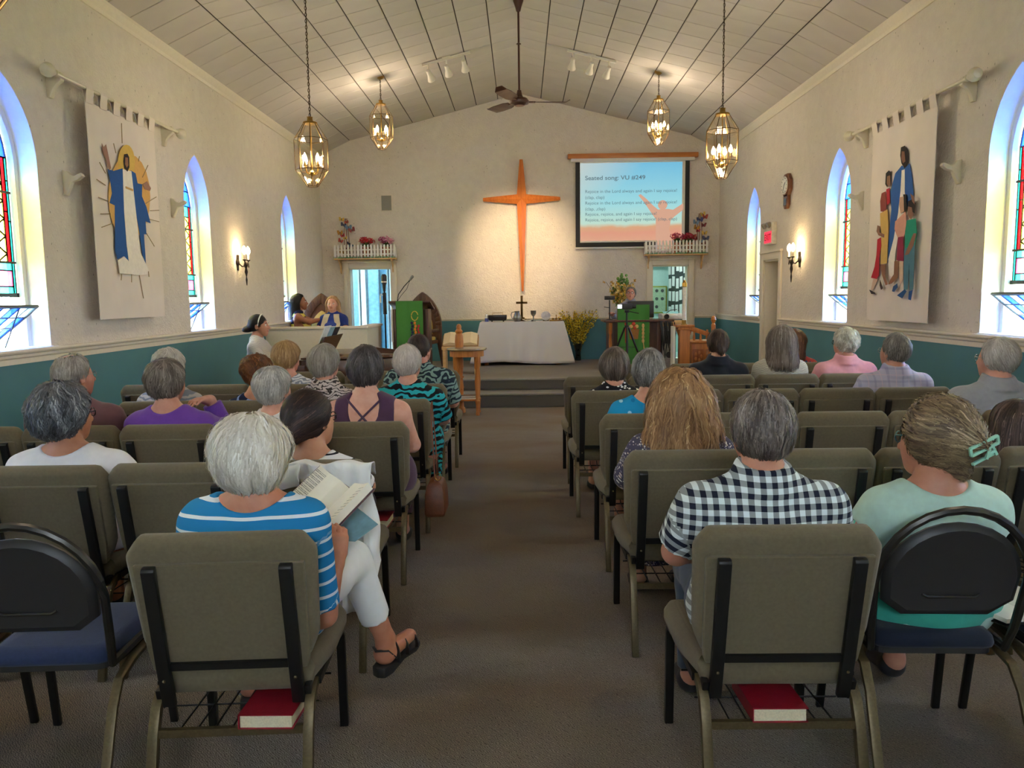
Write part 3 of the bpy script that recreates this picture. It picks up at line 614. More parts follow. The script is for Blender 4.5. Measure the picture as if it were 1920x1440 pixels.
# ---------------------------------------------------------------- screen
def text(body, size, m, parent, loc, name, font_bold=False, rot=(PI/2, 0, 0), ext=.0, w=None):
    cu = bpy.data.curves.new(name, 'FONT'); cu.body = body; cu.size = size; cu.extrude = ext
    if font_bold: cu.offset = size*.012
    o = bpy.data.objects.new(name, cu); C.objects.link(o)
    bpy.context.view_layer.update(); dg = bpy.context.evaluated_depsgraph_get()
    me = bpy.data.meshes.new_from_object(o.evaluated_get(dg)); bpy.data.objects.remove(o)
    xs = [v.co.x for v in me.vertices]; k = w/(max(xs)-min(xs)) if w else 1
    if w:
        for v in me.vertices: v.co.x *= k
    me.materials.clear(); me.materials.append(m)
    return tag(link(name, me, parent, loc, rot), kind='stuff')
def screen():
    t = thing('projection_screen', 'white pull-down projection screen showing song words over a sunset silhouette', 'screen', (2.03, YF-.06, 3.18))
    M_case = mat('screen_case', '#d8d6d2', .5, var=.02); M_bord = mat('screen_border', '#1b1c1f', .7)
    zt, zb = .765, -.755; hw = 1.03
    g = G(); g.box((0, .0, zt+.03), (2*hw+.16, .085, .075)); g.build('case', M_case, t, bevel=.012)
    g = G(); g.box((0, .02, (zt+zb)/2), (2*hw, .006, zt-zb)); g.build('black_border', M_bord, t)
    M_scr = mat('screen_white', '#e8e4da', .8, var=.01); g = G(); g.box((0, .014, (zt+zb)/2+.045), (2*hw-.16, .006, zt-zb-.07)); g.build('white_fabric', M_scr, t)
    g = G(); g.tube([(-hw-.01, .02, zb-.02), (hw+.01, .02, zb-.02)], .018, 8); g.build('bottom_bar', M_case, t, smooth=True)
    a = NT('projected_sunset'); v = a.obj(); sp = a.n('SeparateXYZ', {0: v}); z = sp.outputs[2]; x = sp.outputs[0]
    k = a.n('MapRange', {0: a.math('ADD', z, a.math('MULTIPLY', a.noise(3, 4, v), .12)), 1: -.62, 2: .80}).outputs[0]
    col = a.ramp(k, (0, lin('#e0a888')), (.12, lin('#e09a80')), (.19, lin('#dba67c')), (.24, lin('#bfe0cf')), (.5, lin('#9adbe4')), (1, lin('#6fbfe2')))
    gl = a.n('MapRange', {0: a.math('SUBTRACT', z, x), 1: .5, 2: 1.6}).outputs[0]
    col = a.mix(a.math('MULTIPLY', gl, .5), col, lin('#f0dcb8'))
    a.set('Base Color', (.02, .02, .02, 1)); a.set('Emission Color', col); a.set('Emission Strength', SCREEN)
    g = G(); g.box((-.025, .009, .045), (1.84, .004, 1.385)); g.build('projected_image', a.m, t)
    def em(nm, c, s=1.):
        b = NT(nm); b.set('Base Color', (.02, .02, .02, 1)); b.set('Emission Color', lin(c)); b.set('Emission Strength', SCREEN*s); return b.m
    sil = em('projected_figure', '#d9a68c'); px = lambda cx, cy: ((cx-1628)/3*.00992, (1100-cy)/3*.00992-.01)
    P = [(1756, 1340), (1756, 1180), (1735, 1150), (1690, 1085), (1660, 1050), (1672, 1043), (1705, 1070), (1740, 1105), (1768, 1128), (1790, 1125), (1825, 1125), (1850, 1130), (1890, 1105), (1905, 1095), (1906, 1130), (1860, 1165), (1838, 1185), (1830, 1240), (1846, 1275), (1846, 1340)]
    g = G(); g.prism([(px(*q)[0], .004, px(*q)[1]) for q in P], (0, .003, 0)); hc = px(1793, 1103); g.lathe([(.085, 0), (.085, .003)], 18, (hc[0], .007, hc[1]), rotm(PI/2)); g.build('projected_figure', sil, t)
    ink = em('projected_ink', '#5f7f8c', .75); x0 = -.86
    text('Seated song: VU #249', .105, ink, t, (x0, .003, .44), 'lettering', True, w=1.085)
    for s, z, w in (('Rejoice in the Lord always and again I say rejoice!', .21, 1.655), ('(clap, clap)', .105, .345), ('Rejoice in the Lord always and again I say rejoice!', .005, 1.655),
                 ('(clap, ,clap)', -.10, .36), ('Rejoice, rejoice, and again I say rejoice!', -.195, 1.29), ('Rejoice, rejoice, and again I say rejoice! (clap, clap)', -.295, 1.66)):
        text(s, .078, ink, t, (x0, .003, z), 'lettering', w=w)
screen()
g = G(); g.box((0, 0, 0), (2.34, .11, .085)); o = g.build('wooden_valance', wood('orange_pine', '#a9622c', '#c98040', axis=0), bevel=.006); o.location = (2.03, YF-.06, 4.035)
tag(o, 'orange wooden board fixed above the projection screen', 'board')
t = thing('wall_speaker', 'small grey flush loudspeaker panel on the far wall left of the cross', 'speaker', (-2.445, YF-.012, 3.27))
g = G(); g.box((0, 0, 0), (.215, .022, .30)); g.build('frame', M_trim, t, bevel=.004); g = G(); g.box((0, -.012, 0), (.18, .01, .265)); g.build('grille', mat('grey_grille', '#8b8880', .8, var=.2, sc=400), t)
# ---------------------------------------------------------------- wall sconces
def sconce(x, y, z, out, label):
    t = thing('wall_sconce', label, 'wall light', (x, y, z), PI/2*out*-1 if False else (PI/2 if out > 0 else -PI/2), 'dark iron twin bulb sconces')
    M_i = mat('dark_iron', '#2a211c', .5, .6)
    # local: wall plane y=0, room at -y... built with room on +y then turned
    g = G(); g.lathe([(0, 0), (.055, .002), (.05, .012), (.02, .025), (0, .026)], 14, (0, 0, 0), rotm(-PI/2)); g.tube([(0, .0, -.10), (0, .012, .10)], 0, rect=(.05, .018)); g.build('back_plate', M_i, t, smooth=True)
    g = G(); g.tube([(0, .01, 0), (0, .06, -.05), (0, .10, -.04), (0, .12, 0)], .009, 6); g.tube([(-.07, .12, .02), (-.04, .12, -.02), (0, .12, -.0), (.04, .12, -.02), (.07, .12, .02)], .008, 6)
    g.lathe([(0, -.30), (.006, -.28), (.012, -.22), (.006, -.18), (.02, -.12), (.012, -.07), (.028, -.03), (.018, .0), (0, .01)], 10, (0, .11, 0))
    for s in (-1, 1): g.lathe([(0, 0), (.02, .004), (.026, .016), (.012, .02)], 10, (s*.07, .12, .02)); g.lathe([(0, -.07), (.008, -.05), (.003, 0)], 6, (s*.07, .12, .0))
    g.build('arm', M_i, t, smooth=True)
    for s in (-1, 1):
        g = G(); g.lathe([(0, .03), (.012, .03), (.012, .10), (0, .10)], 10, (s*.07, .12, 0)); c = g.build('candle_sleeve', M_trim, t, smooth=True)
        g = G(); g.lathe([(.01, .10), (.026, .13), (.03, .15), (.022, .185), (.004, .21), (0, .213)], 12, (s*.07, .12, 0)); g.build('bulb', M_bulb, t, smooth=True)
    lamp('sconce_glow', 'POINT', (x-out*.15, y, z+.15), 5.5, (1, .72, .38), .05)
sconce(XL, 10.04, 2.02, -1, 'dark iron wall sconce with two lit bulbs between the left windows')
sconce(XR, 10.20, 1.97, 1, 'dark iron wall sconce with two lit bulbs beside the side door')
# ---------------------------------------------------------------- banners, rods, corbels
M_cream = mat('cream_enamel', '#d3cab2', .4, var=.03)
M_ban = mat('banner_linen', '#e4d8cc', .9, var=.05, sc=3, bump=.15, bsc=500)
def rod(x, out, y0, y1, z, label):
    t = thing('curtain_rod', label, 'curtain rod', (x, (y0+y1)/2, z)); L = (y1-y0)/2; wx = out*.12
    g = G(); g.tube([(0, -L, 0), (0, L, 0)], .016, 10); g.build('rod', M_cream, t, smooth=True)
    for s in (-1, 1):
        g = G(); g.lathe([(.018, 0), (.028, .005), (.028, .02), (.02, .03), (.03, .05), (.052, .09), (.055, .12), (.035, .155), (0, .165)], 14, (0, s*(L-.02), 0), rotm(-s*PI/2)); g.build('finial', M_cream, t, smooth=True)
        g = G(); g.prism([(0, 0, -.03), (0, 0, .03), (wx*.3, 0, .035), (wx, 0, .04), (wx, 0, -.16), (wx*.75, 0, -.16), (wx*.6, 0, -.10), (wx*.35, 0, -.06)], (0, .05, 0)); b = g.build('bracket', M_cream, t, bevel=.006); b.location = (0, s*(L-.10)-.025, 0)
def banner(name, label, x, out, y0, y1, z0, z1, art, rays=()):
    t = thing(name, label, 'banner', (x, (y0+y1)/2, (z0+z1)/2)); yc, zc = (y0+y1)/2, (z0+z1)/2
    tabs = 6; w = y1-y0; th = .12; g = G(); zt = z1-th
    def fold(y, z): return out*(.016*math.sin(y*11+1)*max(0, (zt-z)/(zt-z0)+.1)+.004*math.sin(y*31+z*2))*.9
    ny, nz = 40, 14; V = []; F = []
    for d in (0, .006):
        for i in range(ny+1):
            for j in range(nz+1):
                y = y0+w*i/ny; z = z0+(zt-z0)*j/nz; V.append((fold(y, z)*.6+out*d, y-yc, z-zc))
    m = (ny+1)*(nz+1); id_ = lambda d, i, j: d*m+i*(nz+1)+j
    for i in range(ny):
        for j in range(nz):
            F.append([id_(0, i, j), id_(0, i+1, j), id_(0, i+1, j+1), id_(0, i, j+1)]); F.append([id_(1, i, j), id_(1, i, j+1), id_(1, i+1, j+1), id_(1, i+1, j)])
    for i in range(ny): F += [[id_(0, i, 0), id_(1, i, 0), id_(1, i+1, 0), id_(0, i+1, 0)], [id_(0, i, nz), id_(0, i+1, nz), id_(1, i+1, nz), id_(1, i, nz)]]
    for j in range(nz): F += [[id_(0, 0, j), id_(0, 0, j+1), id_(1, 0, j+1), id_(1, 0, j)], [id_(0, ny, j), id_(1, ny, j), id_(1, ny, j+1), id_(0, ny, j+1)]]
    g.add(V, F); g.build('cloth', M_ban, t, smooth=True)
    tw = w/(2*tabs-1)
    for k in range(tabs):
        ya = y0+2*k*tw-yc; g = G()
        prof = [(.000, zt-zc-.01), (-.012, zt-zc+.05), (-.021, z1-zc-.02), (-.015, z1-zc-.004), (0, z1-zc+.004), (.015, z1-zc-.004), (.021, z1-zc-.02), (.012, zt-zc+.05), (.006, zt-zc-.01)]
        pin = [(.004, zt-zc-.009), (.009, zt-zc+.05), (.0175, z1-zc-.02), (.012, z1-zc-.007), (0, z1-zc-.0), (-.012, z1-zc-.007), (-.0175, z1-zc-.02), (-.009, zt-zc+.05), (.002, zt-zc-.009)]
        g.prism([(a, ya, b) for a, b in prof+[(p, q) for p, q in pin]], (0, tw, 0)); g.build('tab', M_ban, t)
    d = .012
    for nm, col, pts in art:
        d += .0009; g = G(); g.prism([(-out*d, y-yc, z-zc) for y, z in pts], (out*.002, 0, 0)); g.build(nm, mat('felt_'+col[1:], col, .9, var=.05), t)
    if rays:
        for p, q in rays: g = G(); g.tube([(-out*.014, p[0]-yc, p[1]-zc), (-out*.014, q[0]-yc, q[1]-zc)], .0035, 5); g.build('gold_ray', mat('gold_thread', '#9a8258', .5, .3), t)
rod(XL+.12, -1, 6.08, 8.20, 3.275, 'cream rod with ball finials holding the blue robed figure banner')
rod(XR-.12, 1, 6.30, 8.42, 3.185, 'cream rod with ball finials holding the banner of children')
banner('banner', 'cream banner with robed figure, arms raised, against a golden sun', XL+.12, -1, 6.48, 7.66, 1.39, 3.29, ART_L, ART_RAYS)
banner('banner', 'cream banner of a robed figure standing among children', XR-.12, 1, 6.74, 7.93, 1.26, 3.20, ART_R)
def corbel(x, out, y, z, label):
    g = G(); pr = [(0, .0), (0, .11), (.035, .10), (.06, .07), (.09, .06), (.15, .085), (.16, .06), (.12, .03), (.07, .015), (.05, -.03), (.02, -.09), (0, -.09)]
    g.prism([(-out*a, 0, b) for a, b in pr], (0, .05, 0)); o = g.build('bracket', M_cream, bevel=.006); o.location = (x, y, z); tag(o, label, 'bracket', 'empty scrolled rod brackets')
corbel(XL, -1, 6.28, 2.48, 'empty cream bracket on the left wall nearer the front left window')
corbel(XL, -1, 8.2, 2.50, 'empty cream bracket beyond the sun banner on the left wall')
corbel(XR, 1, 8.36, 2.49, 'empty cream bracket left of the banner of children')
corbel(XR, 1, 6.54, 2.50, 'empty cream bracket right of the banner of children')
# ---------------------------------------------------------------- clock, exit sign, switch
t = thing('wall_clock', 'octagonal wooden pendulum clock on the right wall', 'clock', (XR, 10.69, 2.98), -PI/2)
M_wal = wood('walnut', '#5a3420', '#7d4c2e')
oc = lambda r, y0, y1: [[(r*math.cos(PI/8+k*PI/4), y, r*math.sin(PI/8+k*PI/4)) for k in range(8)] for y in (y0, y1)]
g = G(); g.rings(oc(.165, -.005, -.05)); g.rings(oc(.14, -.05, -.062)); g.build('case', M_wal, t, bevel=.006)
g = G(); g.prism([(-.08, -.005, -.10), (.08, -.005, -.10), (.08, -.005, -.26), (.04, -.005, -.31), (-.04, -.005, -.31), (-.08, -.005, -.26)], (0, -.045, 0)); g.build('pendulum_box', M_wal, t, bevel=.005)
g = G(); g.box((0, -.052, -.22), (.09, .004, .09)); g.build('pendulum_glass', mat('dark_glass', '#20242a', .1), t)
g = G(); g.lathe([(0, 0), (.118, 0), (.118, .006), (0, .006)], 24, (0, -.062, 0), rotm(PI/2)); fc = g.build('dial', mat('clock_face', '#efeadb', .4), t)
g = G()
for k in range(12): a = k*PI/6; g.box((.098*math.sin(a), -.070, .098*math.cos(a)), (.006, .003, .02), rotm(0, a, 0))
g.tube([(0, -.072, 0), (.045, -.072, .035)], 0, rect=(.008, .003), up=(0, 1, 0)); g.tube([(0, -.074, 0), (-.03, -.074, -.075)], 0, rect=(.006, .003), up=(0, 1, 0)); g.build('hands', M_black, fc)
t = thing('exit_sign', 'red lit exit sign box above the side door', 'exit sign', (XR, 11.33, 2.31), -PI/2)
g = G(); g.box((0, -.035, .08), (.36, .07, .31)); g.build('case', mat('sign_case', '#d5cdbd', .5), t, bevel=.008)
g = G(); g.box((0, -.072, .03), (.30, .006, .16)); pl = g.build('red_panel', mat('exit_red', '#d81c34', .4, emit='#ff2848', est=.9), t)
text('EXIT', .13, mat('exit_letters', '#5c0a16', .6), pl, (-.14, -.0765, -.015), 'lettering', True, (PI/2, 0, 0), .001, .28)
for s in (-1, 1):
    g = G(); g.lathe([(0, -.03), (.03, -.03), (.045, .02), (.04, .03), (0, .025)], 12, (s*.1, -.09, .20), rotm(PI/2+.5, 0, 0)); g.build('emergency_lamp', mat('lamp_grey', '#8d877b', .4), t, smooth=True)
t = thing('light_switch', 'cream switch plate on the teal wall beside the door', 'switch', (XR-.012, 10.4, .98), -PI/2)
g = G(); g.box((0, -.005, 0), (.08, .01, .12)); g.build('plate', M_trim, t, bevel=.003); g = G(); g.box((0, -.012, 0), (.02, .012, .035)); g.build('toggle', M_white, t)
# ---------------------------------------------------------------- shelves of flowers over the far doorways
M_pk = mat('picket_white', '#ece9e2', .5, var=.02)
def petal_ball(g, c, r, n=22, seed=0):
    rd = random.Random(seed)
    for k in range(n):
        u = Vector((rd.gauss(0, 1), rd.gauss(0, 1), rd.gauss(0, 1)+.3)).normalized(); p = Vector(c)+u*r*rd.uniform(.6, 1); s = r*.45
        x = u.cross(Vector((0, 0, 1))).normalized() if abs(u.z) < .95 else Vector((1, 0, 0)); y = u.cross(x)
        g.add([p, p+x*s+u*s*.3, p+(x+y)*s*.8+u*s*.1, p+y*s+u*s*.35, p+u*s*.5], [[0, 1, 2], [0, 2, 3], [1, 4, 2], [2, 4, 3], [0, 3, 4], [0, 4, 1]])
def flower_pot(x, y, z, cols, label, seed):
    t = thing('potted_flowers', label, 'flowers', (x, y, z)); rd = random.Random(seed)
    g = G(); g.lathe([(0, 0), (.06, 0), (.075, .20), (.065, .20), (0, .19)], 14); g.build('pot', mat('terracotta', '#a8613e', .8), t, smooth=True)
    g = G()
    for k in range(70):
        a = rd.uniform(0, 2*PI); e = rd.uniform(.1, 1.2); L = rd.uniform(.08, .17); d = Vector((math.cos(a)*math.cos(e), math.sin(a)*math.cos(e)*.6, math.sin(e))); w = d.cross(Vector((0, 0, 1))).normalized()*.016
        b = Vector((0, 0, .19)); g.add([b, b+d*L*.5+w, b+d*L, b+d*L*.5-w], [[0, 1, 2, 3]])
    g.build('leaves', mat('leaf_green', '#4c6a35', .6, var=.3), t)
    for k in range(9):
        a = k*2.4; r = .10*math.sqrt(k/9); g = G(); petal_ball(g, (0, 0, 0), .05, 20, seed*31+k); o = g.build('bloom', mat('petal_'+cols[k % len(cols)][1:], cols[k % len(cols)], .6, var=.2), t); o.location = (r*math.cos(a)*1.2, r*math.sin(a)*.7, .345-.5*r+rd.uniform(-.01, .02))
def shelf(x0, x1, z, lab):
    t = thing('wall_shelf', 'pine shelf on brackets over the '+lab, 'shelf', ((x0+x1)/2, YF, z)); w = x1-x0
    g = G(); g.box((0, -.11, 0), (w, .22, .022)); g.build('board', M_pine, t, bevel=.003)
    for s in (-1, 1):
        g = G(); pr = [(-.001, -.012), (-.19, -.012), (-.19, -.035), (-.12, -.07), (-.05, -.15), (-.035, -.24), (-.001, -.26)]
        g.prism([(s*(w/2-.08)-.011, a, b) for a, b in pr], (.022, 0, 0)); g.build('bracket', M_pine, t)
    f = thing('picket_fence', 'miniature white picket fence on the shelf over the '+lab, 'fence', ((x0+x1)/2, YF-.19, z+.012)); n = 19
    me = None
    for k in range(n):
        x = -w/2+.02+(w-.04)*k/(n-1)
        if me is None:
            g = G(); g.prism([(-.017, 0, 0), (.017, 0, 0), (.017, 0, .20), (.008, 0, .222), (-.008, 0, .222), (-.017, 0, .20)], (0, .01, 0)); me = g.mesh('picket', M_pk)
        link('picket', me, f, (x, 0, .02))
    for zz in (.07, .15): g = G(); g.box((0, .015, zz), (w, .01, .022)); g.build('rail', M_pk, f)
    for s in (-1, 1): g = G(); g.box((s*(w/2-.004), .08, .11), (.01, .15, .2)); g.build('side_panel', M_pk, f)
    g = G(); rd = random.Random(int(x0*10))
    for k in range(150):
        x = rd.uniform(-w/2, w/2); g.add([(x-.006, -.008, 0), (x+.006, -.008, 0), (x+rd.uniform(-.01, .01), -.014, rd.uniform(.02, .05))], [[0, 1, 2]])
    tag(g.build('paper_grass', mat('grass_green', '#5f9a72', .8), f), kind='stuff')
    return t
shelf(-3.40, -2.28, 2.262, 'left doorway'); shelf(2.245, 3.375, 2.262, 'right doorway')
flower_pot(-2.83, YF-.10, 2.275, ['#c92a3a', '#b3202f'], 'red artificial geraniums in a pot behind the left picket fence', 3)
flower_pot(-2.47, YF-.10, 2.275, ['#cf6f97', '#b34a78', '#dd93b0'], 'pink artificial geraniums in a pot behind the left picket fence', 4)
flower_pot(2.83, YF-.10, 2.275, ['#d76a86', '#c9506e', '#b84060'], 'rose pink flowers in a pot in front of the lower screen corner', 5)
flower_pot(3.05, YF-.10, 2.275, ['#c22f4d', '#a82840'], 'deep crimson flowers in a pot at the right picket fence', 6)
def butterfly_stand(x, y, z, label, seed):
    rd = random.Random(seed); t = thing('butterfly_ornament', label, 'ornament', (x, y, z)); M_w = mat('copper_wire', '#7a4a2c', .5, .5)
    g = G(); 
    for s in (-.05, .05, 0): g.tube([(s, 0, .02), (s*.8, 0, .35+abs(s)*2), (s*.3, 0, .72)], .006, 5)
    g.box((0, 0, .01), (.2, .1, .02)); g.build('stand', M_w, t)
    cols = ['#b8862a', '#8a3a3a', '#6f8fa8', '#3a3f66', '#a8483a', '#d0b04a', '#b02c3a']
    for k in range(13):
        zz = .12+.58*k/12; xx = rd.uniform(-.11, .11); s = rd.uniform(.035, .06); g = G(); a = rd.uniform(-.5, .5)
        R = rotm(rd.uniform(-.4, .4), a, rd.uniform(-.5, .5))
        for sg in (-1, 1):
            up = [(0, 0, 0), (sg*s*.5, -.012, s*.9), (sg*s*1.1, -.02, s*.8), (sg*s, -.015, s*.15), (sg*s*.75, -.012, -s*.6), (sg*s*.3, -.006, -s*.5)]
            g.prism([R @ Vector(p) for p in up], (0, .003, 0))
        o = g.build('butterfly', mat('wing_'+cols[k % 7][1:], cols[k % 7], .5, var=.3, sc=60), t); o.location = (xx, -.02, zz)
        b = G(); b.tube([R @ Vector((0, -.005, -s*.5)), R @ Vector((0, -.005, s*.5))], .005, 5); b.build('insect_body', M_black, o)
butterfly_stand(-3.18, YF-.10, 2.275, 'tall wire ornament of metal butterflies at the left end of the left shelf', 1)
butterfly_stand(3.24, YF-.10, 2.275, 'tall wire ornament of metal butterflies at the right end of the right shelf', 2)
# ---------------------------------------------------------------- altar table under a white cloth
PZ = .37
def altar():
    x0, x1, y0, y1, h = -.70, .72, 13.30, 14.0, .725
    t = thing('altar_table', 'wooden communion table hidden under the white cloth', 'table', (0, 13.62, PZ))
    g = G(); g.box((0, 0, h-.02), (x1-x0-.02, y1-y0-.02, .035)); g.build('tabletop', M_oak, t, bevel=.004)
    for sx in (-1, 1):
        for sy in (-1, 1): g = G(); g.box((sx*.62, sy*.27, h/2-.02), (.07, .07, h-.04)); g.build('leg', M_oak, t, bevel=.004)
    # draped cloth
    M_c = mat('white_linen', '#d9d5d6', .85, var=.02, sc=2, bump=.1, bsc=300)
    n = 120; rs = []; ring0 = []
    def base(k):
        p = k/n*4; s = int(p) % 4; f = p-int(p); w, d = (x1-x0)/2+.008, (y1-y0)/2+.008
        c = [(-w, -d), (w, -d), (w, d), (-w, d)]; a, b = c[s], c[(s+1) % 4]
        return a[0]+(b[0]-a[0])*f, a[1]+(b[1]-a[1])*f
    rings = []
    for j in range(15):
        f = j/14; ring = []
        for k in range(n):
            bx, by = base(k); p = k/n*4; fr = p-int(p); corner = min(fr, 1-fr)
            fl = f*(.035+.13*max(0, 1-corner*5))+f*.016*math.sin(k*1.3)+f*f*.012*math.sin(k*.55+2)
            l = math.hypot(bx/.75, by/.36); ux, uy = bx/abs(bx) if abs(bx) > .7 else 0, by/abs(by) if abs(by) > .35 else 0
            if corner < .2: ux, uy = (1 if bx > 0 else -1)*(1 if abs(bx) > .55 else 0), (1 if by > 0 else -1)*(1 if abs(by) > .2 else 0)
            drop = (h+.012)-(h-.03-.02*math.sin(k*.21))*f
            ring.append(Vector((bx+ux*fl, by+uy*fl, drop)))
        rings.append(ring)
    g = G(); top = [Vector((q.x*.985, q.y*.985, h+.014)) for q in rings[0]]; g.rings([top]+rings, cap=False); g.f.append(list(range(n)))
    for fx in (-.45, -.1, .28): pass
    c = g.build('altar_cloth', M_c, None, smooth=True, ang=60); c.location = (0, 13.62, PZ); tag(c, 'white cloth draped to the floor over the communion table', 'tablecloth')
    so = c.modifiers.new('thick', 'SOLIDIFY'); so.thickness = .003; so.offset = 1
    # fold creases pressed into the linen
    for v in c.data.vertices:
        if v.co.y < -.3: v.co.y -= .004*sum(math.exp(-((v.co.x-q)/.012)**2) for q in (-.45, -.12, .2, .5))+.003*math.exp(-((v.co.z-.45)/.02)**2)
    zt = PZ+h+.019
    M_pew = mat('pewter', '#8d8f92', .3, .9)
    t = thing('chafing_pan', 'dark rectangular roasting pan with a raised handle on the communion table', 'pan', (-.42, 13.5, zt))
    g = G(); g.rings([[(sx*w, sy*d, z) for sx, sy in ((-1, -1), (1, -1), (1, 1), (-1, 1))] for w, d, z in ((.13, .07, .02), (.155, .09, .035), (.16, .095, .115), (.15, .085, .115), (.14, .075, .05))]); g.build('pan_body', mat('dark_enamel', '#241d22', .3), t, bevel=.008)
    for s in (-1, 1): 
        for q in (-1, 1): g = G(); g.lathe([(0, 0), (.012, 0), (.012, .03), (0, .03)], 8, (s*.1, q*.05, 0)); g.build('foot', M_black, t)
    g = G(); g.tube([(-.09, 0, .11), (-.09, 0, .15), (.09, 0, .15), (.09, 0, .11)], .006, 6); g.build('handle', M_brass, t)
    t = thing('candle', 'short white and blue pillar candle beside the dark pan', 'candle', (-.61, 13.45, zt)); g = G(); g.lathe([(0, 0), (.032, 0), (.032, .10), (.02, .13), (0, .132)], 14); g.build('wax', mat('candle_wax', '#e6e2dc', .5), t, smooth=True)
    g = G(); g.lathe([(.033, .002), (.0335, .06), (.033, .062)], 14); g.build('blue_wrap', mat('candle_blue', '#5a66a8', .5), t); g = G(); g.tube([(0, 0, .13), (.002, 0, .145)], .002, 5); g.build('wick', M_black, t)
    t = thing('altar_cross', 'small brass standing cross in the middle of the communion table', 'cross', (.0, 13.75, zt)); M_b = mat('dark_bronze', '#5c4424', .35, .9)
    g = G(); g.box((0, 0, .02), (.16, .10, .04)); g.box((0, 0, .05), (.10, .07, .03)); g.build('base', M_b, t, bevel=.004); g = G(); g.box((0, 0, .25), (.04, .025, .39)); g.box((0, 0, .32), (.20, .025, .038)); g.build('cross_bars', M_b, t, bevel=.003)
    t = thing('pitcher', 'pewter pitcher with a loop handle on the communion table', 'pitcher', (-.08, 13.45, zt)); g = G(); g.lathe([(0, 0), (.05, 0), (.068, .03), (.07, .08), (.05, .13), (.042, .16), (.05, .18), (.044, .18), (.036, .16), (0, .15)], 18); g.build('jug_body', M_pew, t, smooth=True)
    g = G(); g.tube([(-.045, 0, .165), (-.09, 0, .16), (-.105, 0, .11), (-.09, 0, .06), (-.065, 0, .045)], .008, 8); g.build('handle', M_pew, t, smooth=True)
    t = thing('goblet', 'dark pewter communion goblet right of the pitcher', 'goblet', (.20, 13.45, zt)); g = G(); g.lathe([(0, 0), (.045, 0), (.04, .012), (.012, .03), (.011, .085), (.03, .10), (.046, .13), (.048, .185), (.043, .185), (.038, .13), (0, .115)], 18); g.build('cup', M_pew, t, smooth=True)
    t = thing('plate', 'pale round plate propped upright on the communion table', 'plate', (.42, 13.6, zt+.05)); g = G(); g.lathe([(0, 0), (.05, .001), (.085, .012), (.083, .016), (.05, .006), (0, .005)], 22, (0, 0, .035), rotm(1.25)); g.build('dish', mat('pale_china', '#c9c6cc', .3), t, smooth=True)
    g = G(); g.box((0, .02, -.04), (.10, .06, .02)); g.build('plate_rest', M_b, t)
    t = thing('open_book', 'small open white book lying beside the goblet', 'book', (.10, 13.38, zt)); g = G()
    for s in (-1, 1): g.prism([(0, 0, .0), (s*.09, 0, .03), (s*.09, 0, .042), (0, 0, .016)], (0, .13, 0))
    g.build('pages', mat('paper', '#e7e1d3', .8, var=.02), t)
    t = thing('communion_tray', 'brass communion tray of small cups at the right end of the table', 'tray', (.60, 13.52, zt)); g = G(); g.lathe([(0, 0), (.12, 0), (.125, .02), (.118, .02), (0, .008)], 20); g.build('tray', M_brass, t, smooth=True)
    me = None
    for k in range(9):
        if me is None: g = G(); g.lathe([(0, 0), (.012, 0), (.016, .04), (.013, .04), (0, .01)], 8); me = g.mesh('small_cup', M_brass, smooth=True)
        link('small_cup', me, t, ((k % 3-1)*.06, (k//3-1)*.055, .01))
    g = G(); g.tube([(0, 0, .01), (0, 0, .09)], .006, 6); g.ball((0, 0, .095), .011, 8, 6); g.build('handle', M_brass, t, smooth=True)
altar()
# ---------------------------------------------------------------- forsythia in a glass vase
def stems(t, n, h, spread, petals, cols, seed, leafc=None, z0=0, s=.02, dirx=0):
    rd = random.Random(seed); g = G(); f = [G() for _ in cols]; lf = G()
    for k in range(n):
        a = rd.uniform(0, 2*PI); r = spread*rd.random()**.5; L = h*rd.uniform(.75, 1.05)
        p0 = Vector((math.cos(a)*.02, math.sin(a)*.02, z0)); p2 = Vector((math.cos(a)*r+dirx*rd.random(), math.sin(a)*r*.45, z0+L)); p1 = Vector((p2.x*.25, p2.y*.25, z0+L*.6))
        q = [p0.lerp(p1, i/4).lerp(p1.lerp(p2, i/4), i/4) for i in range(5)]; g.tube(q, .003, 4)
        for j in range(petals):
            u = .35+.65*j/petals; c = p0.lerp(p1, u).lerp(p1.lerp(p2, u), u)+Vector((rd.gauss(0, 1), rd.gauss(0, 1), rd.gauss(0, 1)))*s*.8
            G_ = f[rd.randrange(len(f))] if not (leafc and rd.random() < .18) else lf
            n_ = Vector((rd.gauss(0, 1), rd.gauss(0, 1)-.5, rd.gauss(0, 1))).normalized(); x = n_.orthogonal().normalized(); y = n_.cross(x)
            for e in range(2):
                w = (x if e == 0 else y)*s; v2 = (y if e == 0 else x)*s*.4
                G_.add([c-w, c-v2+n_*s*.2, c+w, c+v2+n_*s*.2], [[0, 1, 2, 3]])
    tag(g.build('stem', mat('twig', '#6c5a34', .8), t), kind='stuff')
    for G_, c in zip(f, cols): tag(G_.build('blossom', mat('blossom_'+c[1:], c, .6, var=.2), t), kind='stuff')
    if leafc: tag(lf.build('leaves', mat('stem_leaf_'+leafc[1:], leafc, .6, var=.3), t), kind='stuff')
M_vase = clear_glass(); M_vase.name = 'vase_glass'
t = thing('forsythia_vase', 'tall glass vase of yellow forsythia right of the communion table', 'flowers', (1.02, 14.12, PZ))
g = G(); g.lathe([(0, 0), (.05, 0), (.055, .02), (.045, .12), (.055, .3), (.052, .3), (.042, .12), (0, .02)], 16); g.build('vase', glassmat('grey_glass', '#8f9a94', .7), t, smooth=True)
stems(t, 52, .84, .40, 34, ['#e3c526', '#d2ae1c', '#efd94c'], 11, '#7c8a3a', .05, .022)
